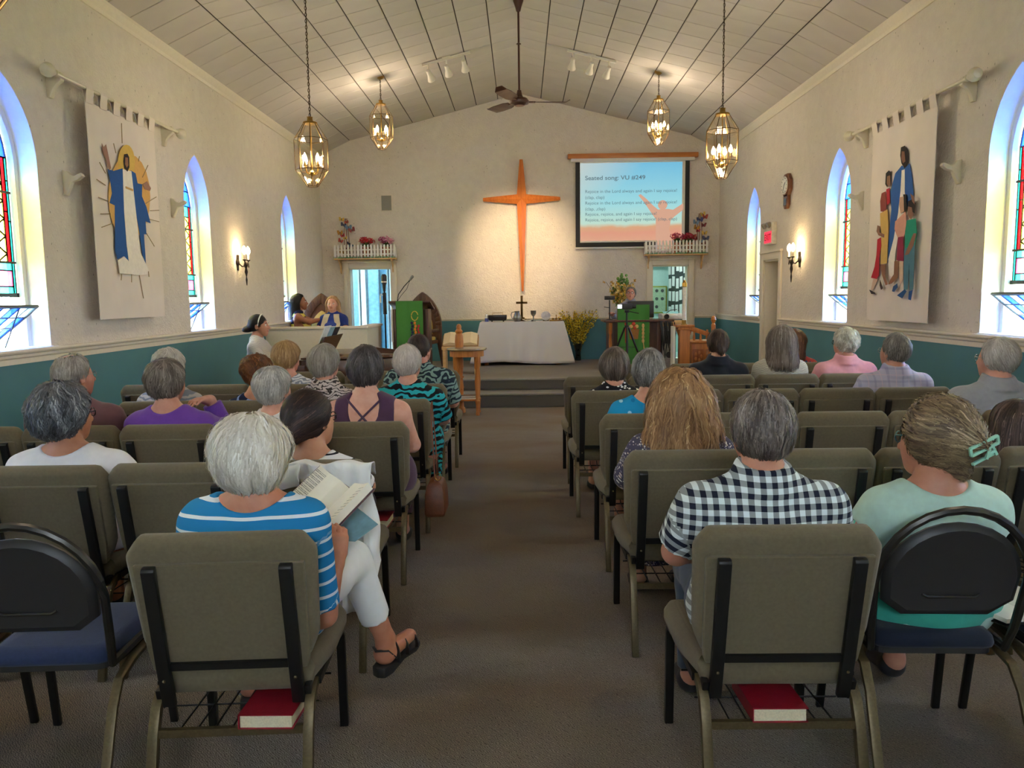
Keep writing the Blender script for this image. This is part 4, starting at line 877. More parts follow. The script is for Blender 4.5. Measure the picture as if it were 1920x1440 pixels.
# ---------------------------------------------------------------- lectern with green hanging (left)
def hanging(parent, w, h, y, z, m):
    g = G(); n = 10; V = []; F = []
    rs = []
    for i in range(n+1):
        x = -w/2+w*i/n; d = .006*math.sin(i*1.7); rs.append([(x, y+d, z), (x, y+d, z-h), (x, y+d+.006, z-h), (x, y+d+.006, z)])
    g.rings(rs); return g.build('green_hanging', m, parent, smooth=True, ang=40)
M_green = fabric('green_paraments', '#4c8a44', .85)
def lectern():
    t = thing('lectern', 'dark wooden lectern with green fabric hanging of coloured grapes', 'lectern', (-1.71, 12.1, PZ))
    for s in (-1, 1): g = G(); g.box((s*.25, .0, .5), (.05, .42, 1.0)); g.build('side_panel', M_dark, t, bevel=.006)
    g = G(); g.box((0, -.17, .5), (.46, .04, 1.0)); g.build('front_panel', M_dark, t); g = G(); g.box((0, 0, .04), (.62, .5, .08)); g.build('base', M_dark, t, bevel=.008)
    g = G(); g.prism([(-.32, -.28, 1.10), (-.32, .28, .98), (-.32, .28, 1.01), (-.32, -.28, 1.13)], (.64, 0, 0)); g.build('reading_board', M_dark, t, bevel=.005)
    g = G(); g.box((-.285, -.2, .75), (.03, .04, .5)); g.build('white_strip', M_white, t)
    c = hanging(t, .41, .98, -.305, 1.125, M_green)
    g = G(); g.prism([(-.03, -.316, .32), (.19, -.316, .32), (.16, -.316, .56), (.0, -.316, .56)], (0, .004, 0)); g.build('appliqued_base', mat('felt_orange', '#d9802c', .8), c)
    rd = random.Random(5)
    for k in range(14):
        r, q = divmod(k, 3); g = G(); g.ball((0, 0, 0), (.019, .006, .024), 8, 6); o = g.build('appliqued_grape', mat('grape_%d' % (k % 3), ('#1d2450', '#b02c34', '#d9802c')[(k*2+k//3) % 3], .7), c, smooth=True); o.location = (.08+(q-1)*.048+.01*(r % 2), -.318, .60+r*.048)
    g = G(); g.tube([(.08+.05*math.cos(a), -.316, .90+.07*math.sin(a)) for a in np.linspace(.2, 2*PI-.2, 14)], .008, 6); g.build('appliqued_loop', mat('felt_gold', '#c9b04a', .8), c)
    m = thing('gooseneck_microphone', 'thin gooseneck microphone curving up from the lectern', 'microphone', (-1.93, 12.0, PZ+1.09))
    g = G(); g.tube([(0, 0, 0), (.03, 0, .14), (.12, 0, .26), (.22, -.02, .36)], .007, 6); g.build('gooseneck', M_black, m, smooth=True); g = G(); g.tube([(.215, -.02, .35), (.25, -.025, .40)], [.016, .022], 10); g.ball((.255, -.026, .405), .024, 10, 8); g.build('microphone_head', mat('mic_grey', '#8a8a88', .4, .6), m, smooth=True); g = G(); g.lathe([(0, 0), (.03, 0), (.03, .015), (0, .02)], 12); g.build('base', M_black, m)
    g = G(); g.tube([(0, 0, .02), (.07, 0, .12), (.16, 0, .22), (.215, -.02, .35)], .004, 5); g.build('cable', M_black, m)
lectern()
def mic_stand(x, y, label):
    t = thing('microphone_stand', label, 'microphone stand', (x, y, PZ))
    g = G(); g.lathe([(0, 0), (.14, 0), (.13, .02), (.02, .03), (0, .03)], 18); g.build('base', M_black, t); g = G(); g.tube([(0, 0, .02), (0, 0, 1.30)], .013, 8); g.lathe([(0, 0), (.03, 0), (.03, .34), (0, .34)], 10, (0, 0, .92)); g.build('pole', M_black, t, smooth=True)
    g = G(); g.lathe([(0, 0), (.02, 0), (.03, .10), (.042, .13), (.045, .24), (.03, .27), (0, .275)], 14, (0, 0, 1.28)); g.build('microphone_head', M_blackp, t, smooth=True); g = G(); g.lathe([(.046, 0), (.047, .015), (.046, .02)], 14, (0, 0, 1.42)); g.build('chrome_ring', M_white, t)
    g = G(); g.tube([(0, 0, 1.2), (-.06, -.02, 1.24)], .012, 6); g.lathe([(0, 0), (.012, 0), (.012, .12), (0, .12)], 8, (-.06, -.02, 1.10)); g.build('clip', M_white, t)
mic_stand(-2.18, 12.35, 'black microphone on a floor stand left of the lectern')
# ---------------------------------------------------------------- gothic chairs
def gothic(x, y, z, rz, label, sc=1, seat='#d0b468'):
    t = thing('gothic_chair', label, 'chair', (x, y, z), rz, 'carved gothic clergy chairs')
    out = [(a*sc, b) for a, b in arch(.33, .0, .70, 8)]; inn = [(a*sc, b) for a, b in arch(.235, .5, .70, 8)]
    n = len(out); g = G()
    for i in range(1, n): 
        j = (i+1) % n
        g.prism([(out[i][0], 0, out[i][1]), (out[j][0], 0, out[j][1]), (inn[j][0], 0, max(inn[j][1], .02)), (inn[i][0], 0, max(inn[i][1], .02))], (0, .07, 0))
    g.build('arched_back_frame', M_dark, t, bevel=.006)
    g = G(); g.prism([(a, .03, b) for a, b in inn], (0, .025, 0)); g.build('back_panel', wood('mid_oak', '#4c2d1a', '#6d4426'), t)
    g = G(); g.prism([(a*.75, .0, .55+(b-.5)*.72) for a, b in inn], (0, .028, 0)); g.build('back_cushion', fabric('gold_cushion', seat), t, bevel=.01)
    g = G(); g.box((0, -.22, .43), (.56*sc, .46, .06)); g.build('seat_frame', M_dark, t, bevel=.006); g = G(); g.box((0, -.22, .485), (.48*sc, .42, .06)); g.build('seat_cushion', fabric('gold_cushion', seat) if 0 else MATS.setdefault('gc', mat('gold_seat', seat, .8, bump=.3, bsc=300)), t, bevel=.02)
    for s in (-1, 1):
        g = G(); g.box((s*.27*sc, -.42, .30), (.06, .06, .60)); g.build('leg', M_dark, t, bevel=.005); g = G(); g.box((s*.27*sc, -.22, .62), (.07, .48, .05)); g.build('armrest', M_dark, t, bevel=.008)
    return t
gothic(-1.70, 13.25, PZ, math.radians(-14), 'arched dark oak chair with a gold cushion just behind the lectern')
gothic(-3.26, 12.62, PZ, math.radians(8), 'arched dark oak chair behind the dark haired woman in the choir')
# ---------------------------------------------------------------- bible stand on the platform edge and round oak stand with post
def turned_leg(L, r):
    return [(0, 0), (r*.7, 0), (r*.8, .03*L), (r*.55, .06*L), (r*.75, .2*L), (r*.95, .24*L), (r*.6, .27*L), (r*.9, .55*L), (r*.6, .75*L), (r, .78*L), (r, L), (0, L)]
def round_stand():
    t = thing('round_stand', 'tall round topped oak stand with turned legs at the front of the aisle', 'stand', (-.73, 10.15, 0))
    g = G(); g.lathe([(0, .85), (.25, .85), (.265, .862), (.26, .88), (0, .88)], 28); g.build('round_top', mat('oak_top', '#8f8068', .25), t, smooth=True)
    g = G(); g.lathe([(.15, .77), (.225, .77), (.225, .85), (.15, .85)], 28); g.build('apron', M_oak, t)
    for k in range(4):
        a = PI/4+k*PI/2; g = G(); g.lathe(turned_leg(.80, .034), 12, (.195*math.cos(a), .195*math.sin(a), 0)); g.build('leg', M_oak, t, smooth=True)
    g = G(); g.box((0, 0, .20), (.30, .30, .02)); g.build('shelf', M_oak, t, bevel=.004)
    for z, w, c, r in ((.21, .2, '#e8e4da', 0), (.235, .19, '#e2ded4', .12)):
        b = thing('book', 'white booklet %s on the low shelf of the round stand' % ('at the bottom' if r == 0 else 'lying on another'), 'book', (-.72, 10.1, z), r); g = G(); g.box((0, 0, .011), (w, .14, .02)); g.build('pages', mat('paper', c), b); g = G(); g.box((0, 0, .0225), (w+.006, .146, .003)); g.build('cover', mat('brown_cover', '#6b4a34'), b)
    p = thing('newel_post', 'carved oak post with a pointed finial in front of the round stand', 'post', (-.84, 10.3, 0))
    g = G(); g.lathe([(0, 0), (.07, 0), (.07, .05), (.05, .08), (.042, .2), (.05, .35), (.04, .5), (.05, .62), (.055, .7), (.04, .78), (.052, .83), (.058, .95), (.05, 1.04), (.04, 1.06), (.052, 1.09), (.046, 1.10), (.03, 1.12), (.036, 1.15), (.025, 1.18), (0, 1.19)], 14); g.build('shaft', M_oak, p, smooth=True)
    g = G()
    for k in range(24): a = k*.9; g.ball((.044*math.cos(a), .044*math.sin(a), .2+k*.02), .012, 6, 5)
    g.build('carved_twist', M_oak, p, smooth=True)
round_stand()
def bible_stand():
    t = thing('book_stand', 'low oak stand on the platform holding the open Bible', 'stand', (-.95, 11.9, PZ-.10))
    g = G(); g.prism([(-.28, -.1, .50), (-.28, .16, .66), (-.28, .17, .64), (-.28, -.09, .48)], (.56, 0, 0)); g.box((0, -.11, .5), (.56, .03, .05)); g.build('slanted_board', M_pine, t, bevel=.003)
    for s in (-1, 1): g = G(); g.box((s*.24, 0, .30), (.045, .3, .4)); g.build('side_leg', M_pine, t)
    b = thing('open_bible', 'large open Bible with gilt cream pages behind the oak post', 'book', (-.95, 11.9, PZ-.10)); R = rotm(math.atan2(.16, .26))
    for s in (-1, 1):
        g = G(); V = [(0, 0, 0), (s*.26, 0, .0), (s*.26, 0, .03), (s*.16, 0, .062), (s*.06, 0, .05), (0, 0, .02)]
        g.prism([R @ Vector(p)+Vector((0, -.085, .535)) for p in V], R @ Vector((0, .29, 0))); g.build('page_block', mat('old_paper', '#e6d2ac', .8, var=.03), b)
    g = G(); g.prism([R @ Vector(p)+Vector((0, -.09, .532)) for p in ((-.275, 0, 0), (.275, 0, 0), (.275, 0, -.006), (-.275, 0, -.006))], R @ Vector((0, .3, 0))); g.build('cover', mat('book_brown', '#a37b48'), b)
bible_stand()
# ---------------------------------------------------------------- pulpit desk at right and what stands on it
def desk():
    t = thing('pulpit_desk', 'dark wooden desk with a green harvest hanging at the right of the platform', 'desk', (1.95, 12.55, PZ))
    g = G(); g.box((-.10, 0, .765), (1.10, .62, .035)); g.build('desk_top', M_dark, t, bevel=.006)
    g = G(); g.box((-.17, -.2, .38), (.72, .04, .74)); g.build('front_panel', M_dark, t)
    for s, w in ((-.53, .06), (.22, .06)): g = G(); g.box((s, .0, .38), (w, .5, .75)); g.build('side_panel', M_dark, t, bevel=.004)
    for s in (-.49, .10): g = G(); g.lathe(turned_leg(.74, .03), 10, (s-.06, -.27, .0)); g.build('turned_column', M_oak, t, smooth=True)
    b = G(); b.box((-.19, -.23, .89), (.50, .08, .24)); b.build('book_ledge', M_dark, t)
    c = hanging(t, .50, .96, -.30, 1.02, M_green); c.location = (-.19, 0, 0)
    M1, M2, M3 = mat('felt_wheat', '#d8b070', .8), mat('felt_basket', '#9a6a34', .8), mat('felt_red', '#b8402c', .8)
    g = G(); g.prism([(-.06, -.312, .48), (.07, -.312, .48), (.09, -.312, .64), (-.07, -.312, .64)], (0, .004, 0)); g.build('appliqued_basket', M2, c)
    for k, (x, z) in enumerate(((-.04, .68), (.0, .72), (.05, .68), (.02, .66))): g = G(); g.ball((x, -.31, z), (.03, .006, .03), 10, 6); g.build('appliqued_fruit', M3 if k % 2 else M1, c, smooth=True)
    g = G(); [g.ball((.15, -.312, .45+k*.06), (.022, .006, .034), 8, 6) for k in range(5)]; g.tube([(.15, -.312, .45), (.17, -.312, .30)], .008, 5); g.build('appliqued_wheat', M1, c, smooth=True)
    g = G(); g.prism([(-.13, -.312, .42), (-.10, -.312, .42), (-.11, -.312, .74), (-.14, -.312, .74)], (0, .004, 0)); g.build('appliqued_candle', M3, c)
    m = thing('computer_monitor', 'black computer monitor seen from behind on the desk', 'monitor', (1.93, 12.62, PZ+.785))
    g = G(); g.box((0, 0, .155), (.42, .035, .27)); g.build('screen_back', M_blackp, m, bevel=.008); g = G(); g.box((0, .02, .07), (.06, .03, .14)); g.box((0, .03, .008), (.22, .16, .016)); g.build('stand', M_blackp, m, bevel=.003)
    p = thing('projector', 'white projector on a wooden box at the right of the desk', 'projector', (2.40, 12.52, PZ+.665))
    g = G(); g.box((0, 0, .05), (.34, .3, .09)); g.build('wooden_box', M_pine, p, bevel=.003); g = G(); g.box((.0, 0, .16), (.36, .3, .09)); g.build('shell', mat('projector_white', '#dfe0de', .4), p, bevel=.015); g = G(); g.prism([(-.14, -.1, .206), (.1, -.1, .206), (.14, .1, .23), (-.12, .1, .23)], (0, 0, .006)); g.build('blue_folder', mat('cyan_card', '#8fd4e2', .5), p)
    g = G(); g.lathe([(0, 0), (.04, 0), (.04, .03), (0, .025)], 14, (-.1, -.15, .16), rotm(PI/2)); g.build('lens', M_black, p)
    k = thing('desk_lamp', 'thin black flexible lamp on the desk beside the monitor', 'lamp', (2.27, 12.42, PZ+.785)); g = G(); g.lathe([(0, 0), (.05, 0), (.045, .02), (0, .02)], 12); g.build('base', M_black, k); g = G(); g.tube([(0, 0, .02), (.02, 0, .08), (.10, -.02, .14), (.2, -.03, .15)], .006, 6); g.build('arm', M_black, k)
    cb = thing('cable_bundle', 'loops of black cables hanging from the right side of the desk', 'cables', (2.23, 12.2, PZ)); rd = random.Random(9)
    for q in range(7):
        x = rd.uniform(-.06, .12); g = G(); L = rd.uniform(.3, .62); g.tube([(x, 0, .76), (x+.02, -.03, .76-L*.5), (x+.05, -.03, .76-L), (x+.08, -.03, .76-L*.6), (x+.06, 0, .74)], .008, 6); g.build('cable', M_black, cb, smooth=True)
    sp = thing('equipment_case', 'grey equipment box under the right end of the desk', 'box', (2.335, 12.52, PZ)); g = G(); g.box((0, 0, .33), (.22, .4, .66)); g.build('case', mat('grey_case', '#8c8a84', .6), sp, bevel=.01); g = G(); g.box((0, -.205, .5), (.16, .01, .2)); g.build('front_grille', M_blackp, sp); g = G(); g.lathe([(0, 0), (.05, 0), (.05, .01), (0, .012)], 16, (0, -.205, .22), rotm(PI/2)); g.build('round_port', M_blackp, sp)
desk()
def tripod():
    t = thing('tripod', 'black camera tripod standing in front of the green harvest hanging', 'tripod', (1.60, 11.85, PZ)); t.scale = (1, 1, .86)
    g = G(); g.tube([(0, 0, .35), (0, 0, 1.06)], .014, 8); g.lathe([(0, 0), (.03, 0), (.03, .05), (0, .05)], 10, (0, 0, .78)); g.build('centre_column', M_black, t, smooth=True)
    for k, a in enumerate((-95, 25, 145)):
        a = math.radians(a); u = Vector((math.cos(a), math.sin(a), 0)); g = G(); g.tube([u*.03+Vector((0, 0, .80)), u*.20+Vector((0, 0, .35))], .015, 6); g.tube([u*.20+Vector((0, 0, .36)), u*.33+Vector((0, 0, .0))], .010, 6); g.build('leg', M_black, t, smooth=True)
    g = G(); [g.tube([(0, 0, .45), (.17*math.cos(math.radians(a)), .17*math.sin(math.radians(a)), .43)], .005, 5) for a in (-95, 25, 145)]; g.build('spreader', M_black, t)
    g = G(); g.box((0, 0, 1.08), (.07, .07, .05)); g.tube([(.02, 0, 1.08), (.18, -.05, 1.04)], .009, 6); g.build('pan_head', M_black, t, bevel=.004)
    c = thing('video_camera', 'small black video camera with a lit side screen on the tripod', 'camera', (1.60, 11.85, PZ+.95)); g = G(); g.box((0, 0, .05), (.16, .08, .09)); g.lathe([(0, 0), (.035, 0), (.035, .06), (0, .055)], 12, (.08, 0, .05), rotm(0, PI/2)); g.build('camera_body', M_blackp, c, bevel=.01); g = G(); g.box((-.1, -.03, .05), (.09, .012, .06)); g.build('side_screen', mat('lit_screen', '#dfe8f0', .4, emit='#dfe8f0', est=.8), c)
    w = thing('web_camera', 'black webcam on a small stand left of the video camera', 'camera', (1.40, 12.4, PZ+.785)); w.scale = (.9, .9, .68); g = G(); g.lathe([(0, 0), (.06, 0), (.055, .015), (0, .02)], 12); g.tube([(0, 0, .01), (0, 0, .46)], .011, 6); g.tube([(0, 0, .28), (-.1, 0, .3)], .008, 6); g.build('stand', M_black, w); g = G(); g.box((0, 0, .51), (.18, .08, .09)); g.lathe([(0, 0), (.03, 0), (.03, .03), (0, .03)], 10, (.0, -.04, .51), rotm(PI/2)); g.build('camera_body', M_blackp, w, bevel=.01)
tripod()
t = thing('flower_vase', 'yellow lilies and green bells in a brass vase behind the desk', 'flowers', (1.72, 13.75, 1.05))
g = G(); g.lathe([(0, 0), (.06, 0), (.08, .06), (.05, .18), (.065, .26), (.055, .26), (.04, .18), (0, .05)], 16); g.build('vase', M_brass, t, smooth=True)
stems(t, 26, .52, .26, 10, ['#d9b440', '#e6cf86', '#c99a3c'], 23, '#5d7a3a', .2, .045)
g = G(); rd = random.Random(3)
for k in range(26): g.ball((rd.gauss(.05, .04), rd.gauss(0, .03), rd.uniform(.62, .86)), rd.uniform(.018, .03), 7, 5)
tag(g.build('green_bells', mat('bell_green', '#5c8a3c', .6, var=.3), t, smooth=True), kind='stuff')
t = thing('flower_stand', 'dark wooden pedestal under the vase of yellow lilies', 'stand', (1.72, 13.75, PZ)); g = G(); g.lathe([(0, 0), (.14, 0), (.14, .03), (.04, .06), (.035, .6), (.12, .65), (.13, .68), (0, .68)], 16); g.build('pedestal', M_dark, t, smooth=True)
# ---------------------------------------------------------------- paschal candle on an oak stand, carved chest with slanted lid
def candle_stand():
    t = thing('candle_stand', 'square oak pillar holding the tall white candle', 'stand', (2.42, 11.6, PZ-.0))
    z = .69; g = G(); g.box((0, 0, z/2), (.15, .15, z)); g.build('pillar', M_oak, t, bevel=.006); g = G(); g.box((0, 0, z+.015), (.27, .24, .03)); g.box((0, 0, z-.02), (.21, .2, .04)); g.build('cap', M_oak, t, bevel=.004)
    for s in (-1, 1): g = G(); g.prism([(s*.075, -.02, z-.16), (s*.075, -.02, z-.04), (s*.12, -.02, z-.04)], (0, .04, 0)); g.build('corbel', M_oak, t)
    g = G(); g.box((-.16, .02, .35), (.03, .2, .70)); g.build('white_side_strip', M_white, t)
    c = thing('tall_candle', 'tall white altar candle with a gold cap on the oak pillar', 'candle', (2.42, 11.6, PZ+.72)); g = G(); g.lathe([(0, 0), (.05, 0), (.05, .01), (.034, .02), (.034, .07), (.03, .07), (0, .06)], 16); g.build('brass_holder', M_brass, c, smooth=True)
    g = G(); g.lathe([(0, .06), (.029, .06), (.029, .60), (0, .60)], 14); g.build('wax', mat('candle_wax', '#e6e2dc'), c, smooth=True); g = G(); g.lathe([(.031, .56), (.038, .57), (.036, .62), (.02, .64), (.016, .66), (0, .66)], 14); g.build('gold_cap', M_brass, c, smooth=True)
candle_stand()
def chest():
    t = thing('carved_stall', 'small carved oak stall with panels and a slanted lid at far right', 'cabinet', (2.78, 12.0, 0)); M_o = M_oak
    g = G(); g.box((0, .05, .62), (.40, .5, .36)); g.build('body', M_o, t, bevel=.006)
    for k, x in enumerate((-.10, .10)):
        g = G(); g.box((x, -.205, .60), (.16, .02, .22)); p = g.build('carved_panel', wood('dark_honey_oak', '#7a4218', '#9c5c28'), t, bevel=.006)
        for q in range(5): g = G(); g.ball((x+.045*math.cos(q*1.257), -.216, .60+.06*math.sin(q*1.257)), (.022, .01, .03), 7, 5); g.build('carved_leaf', M_o, p, smooth=True)
    g = G(); g.box((0, .05, .815), (.44, .54, .03)); g.build('top', M_o, t, bevel=.005)
    g = G(); g.prism([(-.18, -.02, .98), (.20, -.02, .86), (.20, -.02, .92), (-.18, -.02, 1.06)], (0, .06, 0)); g.build('slanted_rail', M_o, t, bevel=.004)
    for x in (-.12, -.02, .08): g = G(); g.lathe([(0, 0), (.016, 0), (.022, .05), (.012, .1), (.018, .16), (0, .17)], 8, (x, .0, .83)); g.build('baluster', M_o, t, smooth=True)
    g = G(); g.lathe([(0, 0), (.035, 0), (.035, .25), (.02, .27), (.042, .32), (.03, .37), (0, .39)], 12, (.20, .1, .82)); g.build('finial_post', M_o, t, smooth=True)
    for sx in (-1, 1):
        for sy in (-1, 1): g = G(); g.box((sx*.17, .05+sy*.21, .22), (.05, .05, .44)); g.build('leg', M_o, t)
    for k, (x, l) in enumerate(((.02, 'left'), (.13, 'right'))):
        b = thing('paper_pad', 'small white paper pad on the carved stall, the %s of two' % l, 'paper', (2.78+x, 11.86, .83), .2*k); g = G(); g.box((0, 0, .012), (.09, .07, .02)); g.build('pages', mat('paper', '#e7e1d3'), b)
chest()
# ---------------------------------------------------------------- baby grand piano, bench, music
def piano():
    t = thing('grand_piano', 'brown baby grand piano with its lid lowered before the choir wall', 'piano', (-1.85, 8.75, 0)); t.scale = (.75, 1, 1); M_p = wood('piano_walnut', '#3a2013', '#5a3620', .3, axis=0)
    out = [(-.62, -.70), (-.05, -.70), (.35, -.62), (.72, -.42), (.86, -.12), (.80, .18), (.62, .36), (.36, .46), (.18, .62), (-.05, .72), (-.62, .72)]
    g = G(); g.prism([(x, y, .63) for x, y in out], (0, 0, .27)); g.build('rim', M_p, t, bevel=.01)
    g = G(); g.prism([(x*1.01, y*1.01, .91) for x, y in out if True], (0, 0, .018)); g.build('lid', wood('lid_walnut', '#4a3020', '#6c4a32', .18, axis=0), t, bevel=.004)
    g = G(); g.box((-.78, 0, .66), (.34, 1.42, .08)); g.build('keybed', M_p, t, bevel=.006)
    for s in (-1, 1): g = G(); g.box((-.75, s*.70, .76), (.38, .05, .18)); g.build('key_cheek', M_p, t, bevel=.01)
    g = G(); g.box((-.645, 0, .80), (.03, 1.35, .2)); g.build('fallboard', M_p, t)
    M_k = mat('ivory_key', '#ece6d6', .3); me = G().box((0, 0, 0), (.15, .0235, .018)).mesh('white_key', M_k); mb = G().box((0, 0, 0), (.09, .012, .016)).mesh('black_key', M_blackp)
    for k in range(52): link('white_key', me, t, (-.80, -.65+k*.0253, .715))
    for k in range(51):
        if k % 7 not in (2, 6): link('black_key', mb, t, (-.75, -.637+k*.0253, .73))
    g = G(); g.prism([(.1, -.34, .95), (.98, -.40, .93), (.98, -.40, .955), (.1, -.34, 1.03)], (0, .03, 0)); g.build('lid_flap', M_p, t)
    g = G(); g.prism([(-.52, -.4, .93), (-.38, -.4, 1.13), (-.36, -.4, 1.13), (-.50, -.4, .93)], (0, .8, 0)); g.build('music_desk', M_p, t)
    for x, y in ((-.5, -.55), (-.5, .55), (.62, 0)): g = G(); g.lathe(turned_leg(.63, .055), 12, (x, y, 0)); g.build('leg', M_p, t, smooth=True)
    for k, (y, c, l, h) in enumerate(((-.22, '#dfe6e8', 'white sheet music nearest on the piano music desk', .30), (.0, '#8fb8c8', 'pale blue music book on the piano music desk', .28), (.2, '#2a2c33', 'black music binder at the far end of the music desk', .27))):
        b = thing('music_book', l, 'book', (-1.715, 8.75, .945)); g = G(); g.prism([(-.56-.0*k, y-.12, .0), (-.43, y-.12, h), (-.415, y-.12, h), (-.545, y-.12, 0)], (0, .24, 0)); g.build('pages', mat('music_'+c[1:], c, .6), b)
    b = thing('piano_bench', 'dark piano bench under the seated pianist', 'bench', (-3.0, 8.75, 0)); g = G(); g.box((0, 0, .49), (.36, .75, .07)); g.build('seat', M_blackp, b, bevel=.02)
    for sx in (-1, 1):
        for sy in (-1, 1): g = G(); g.lathe(turned_leg(.46, .028), 10, (sx*.14, sy*.32, 0)); g.build('leg', M_dark, b, smooth=True)
piano()
# ---------------------------------------------------------------- rooms behind the far doorways
def vestry():
    t = thing('notice_board', 'black notice board covered with white papers, seen through the right doorway', 'notice board', (3.175, YF+1.25, 1.45), math.radians(-87.5))
    g = G(); g.box((0, 0, .15), (1.9, .03, 1.25)); g.build('board', M_blackp, t); rd = random.Random(4)
    me = G().box((0, 0, 0), (.22, .004, .2)).mesh('paper_sheet', mat('paper_white', '#e8ebe8', .7, var=.04))
    for k in range(24): o = link('paper_sheet', me, t, (-.82+(k % 6)*.32+rd.uniform(-.04, .04), -.02, .64-(k//6)*.29+rd.uniform(-.04, .04)), (0, rd.uniform(-.06, .06), 0))
    f = thing('picture_frame', 'gold framed panel of small oval portraits on the vestry wall', 'picture', (2.88, YF+2.29, 1.44)); g = G(); g.box((0, -.02, 0), (.44, .03, .58)); g.build('frame', mat('green_gold', '#9aa03c', .4, .3), f, bevel=.006); g = G(); g.box((0, -.037, 0), (.385, .006, .525)); mt = g.build('picture_mount', mat('mount_green', '#a9c4a4', .7), f)
    me = G().lathe([(0, 0), (.034, 0), (.034, .004), (0, .004)], 14, (0, 0, 0), rotm(PI/2)).mesh('portrait', mat('portrait_grey', '#4c5250', .7, var=.4, sc=40))
    for k in range(8): link('portrait', me, mt, (-.12+(k % 3)*.12, -.042, .19-(k//3)*.17), (0, 0, 0))
    c = thing('curtain_rail', 'brass coloured rail high on the vestry wall', 'rail', (2.6, YF+2.2, 2.16)); g = G(); g.tube([(-.5, 0, 0), (.45, 0, 0)], .03, 10); g.build('rail', M_brass, c, smooth=True); g = G(); [g.box((q*.4, .05, 0), (.03, .10, .05)) for q in (-1, 1)]; g.build('wall_mount', M_brass, c)
    # hall: glazed folding doors with pale bright panes
    h = sroot('door_4', (-2.9, YF+1.0, PZ))
    M_f = mat('hall_frame', '#8a9aa2', .5); M_g = glassmat('frosted_glass', '#d4ecf6', .35)
    for k, (x, rz) in enumerate(((-.52, -.7), (-.16, .0), (.10, -.9), (.42, 0))):
        d = sroot('door_leaf'); d.parent = h; d.location = (x, 0, 0); d.rotation_euler = (0, 0, rz); del d['kind']
        g = G(); w, zt = .34, 1.86
        for a, b in (((0, 0, zt/2), (.045, .04, zt)), ((w, 0, zt/2), (.045, .04, zt)), ((w/2, 0, .06), (w, .04, .12)), ((w/2, 0, zt-.04), (w, .04, .08))): g.box(a, b)
        g.build('door_frame', M_f, d); g = G(); g.box((w/2, 0, zt/2), (w-.04, .012, zt-.1)); g.build('pane', M_g, d)
vestry()

_F = -.0
def _c(side, ytop, rz, xs, labels): return (side, 0, ytop, rz, xs, labels)
CHAIR_ROWS = [
 _c('R', 2.10, 0, [.745], ['olive church chair at back right, under the man in the checked shirt']),
 _c('R', 3.19, 0, [.69, 1.225, 1.745, 2.265], ['olive chair under the woman with long wavy blonde hair', 'empty olive chair directly ahead of the checked shirt man', 'empty olive chair directly ahead of the woman with the hair clip', 'olive chair at the right edge, under the girl with long brown hair']),
 _c('R', 4.22, 0, [.69, 1.24, 1.765, 2.28, 2.80], ['olive aisle chair under the grey cropped woman in turquoise', 'empty olive chair, second from the aisle, ahead of the wavy blonde woman', 'empty olive chair, third from the aisle, right of the checked shirt man\'s head', 'empty olive chair behind the hair clip woman\'s head, fourth from the aisle', 'olive chair under the bald-topped man in grey by the right wall']),
 _c('R', 5.30, 0, [.60, 1.13, 1.655, 2.175, 2.70], ['olive aisle chair under the bobbed woman in black and white', 'empty olive chair ahead of the wavy blonde woman\'s head', 'empty olive chair ahead of the checked man, third from the aisle', 'empty olive chair left of the man in the plaid shirt', 'olive chair under the man in the plaid shirt']),
 _c('R', 6.27, 0, [.60, 1.12, 1.64, 2.16, 2.68], ['empty olive aisle chair ahead of the bobbed woman', 'empty olive chair in the second row between the bobbed woman and the black jacket', 'olive chair under the person in the black jacket', 'olive chair under the woman in cream knitted lace', 'olive chair under the white haired person in pink']),
 _c('R', 7.35, 0, [1.13, 1.66, 2.18, 2.70], ['empty front row chair nearest the pulpit desk', 'empty front row chair ahead of the black jacket', 'empty front row chair ahead of the cream lace woman', 'front row chair under the woman in red flowers']),
 _c('L', 2.08, 3.5, [-.875], ['olive church chair at back left, under the woman in blue stripes']),
 _c('L', (lambda k: 3.06-.03*k), 1, [-.90, -1.43, -1.95, -2.47], ['olive aisle chair with a white blouse over its back', 'empty olive chair left of the draped white blouse', 'olive chair under the grey haired woman in white lace', 'empty olive chair cut off by the left edge, left of the grey haired woman']),
 _c('L', (lambda k: 4.04-.01*k), 1, [-.88, -1.40, -1.90, -2.42, -2.94], ['olive aisle chair under the woman in the crossed-strap plum dress', 'olive chair under the white haired woman in a white top', 'olive chair under the woman in the purple sweater', 'olive chair under the man in maroon', 'empty olive chair left of the man in maroon']),
 _c('L', (lambda k: 4.96+.01*k), 1, [-.86, -1.38, -1.90, -2.42], ['olive aisle chair under the woman in turquoise and black swirls', 'olive chair under the grey bobbed woman in the patterned blouse', 'olive chair under the auburn haired woman', 'olive chair under the woman in pale grey pattern behind the purple sweater']),
 _c('L', (lambda k: 5.86+.04*k), 1, [-.85, -1.37, -1.89, -2.41, -2.93], ['olive aisle chair under the man in the leafy shirt', 'empty olive chair left of the man in the leafy shirt', 'olive chair under the short haired blonde woman', 'empty olive chair left of the short haired blonde woman', 'empty olive chair nearest the left wall, ahead of the purple sweater']),
 _c('L', (lambda k: 6.92+.03*k), 2, [-.84, -1.36, -1.90], ['empty front row aisle chair behind the oak post', 'empty front row chair behind the piano, second from the aisle', 'empty front row chair ahead of the blonde woman']),
]
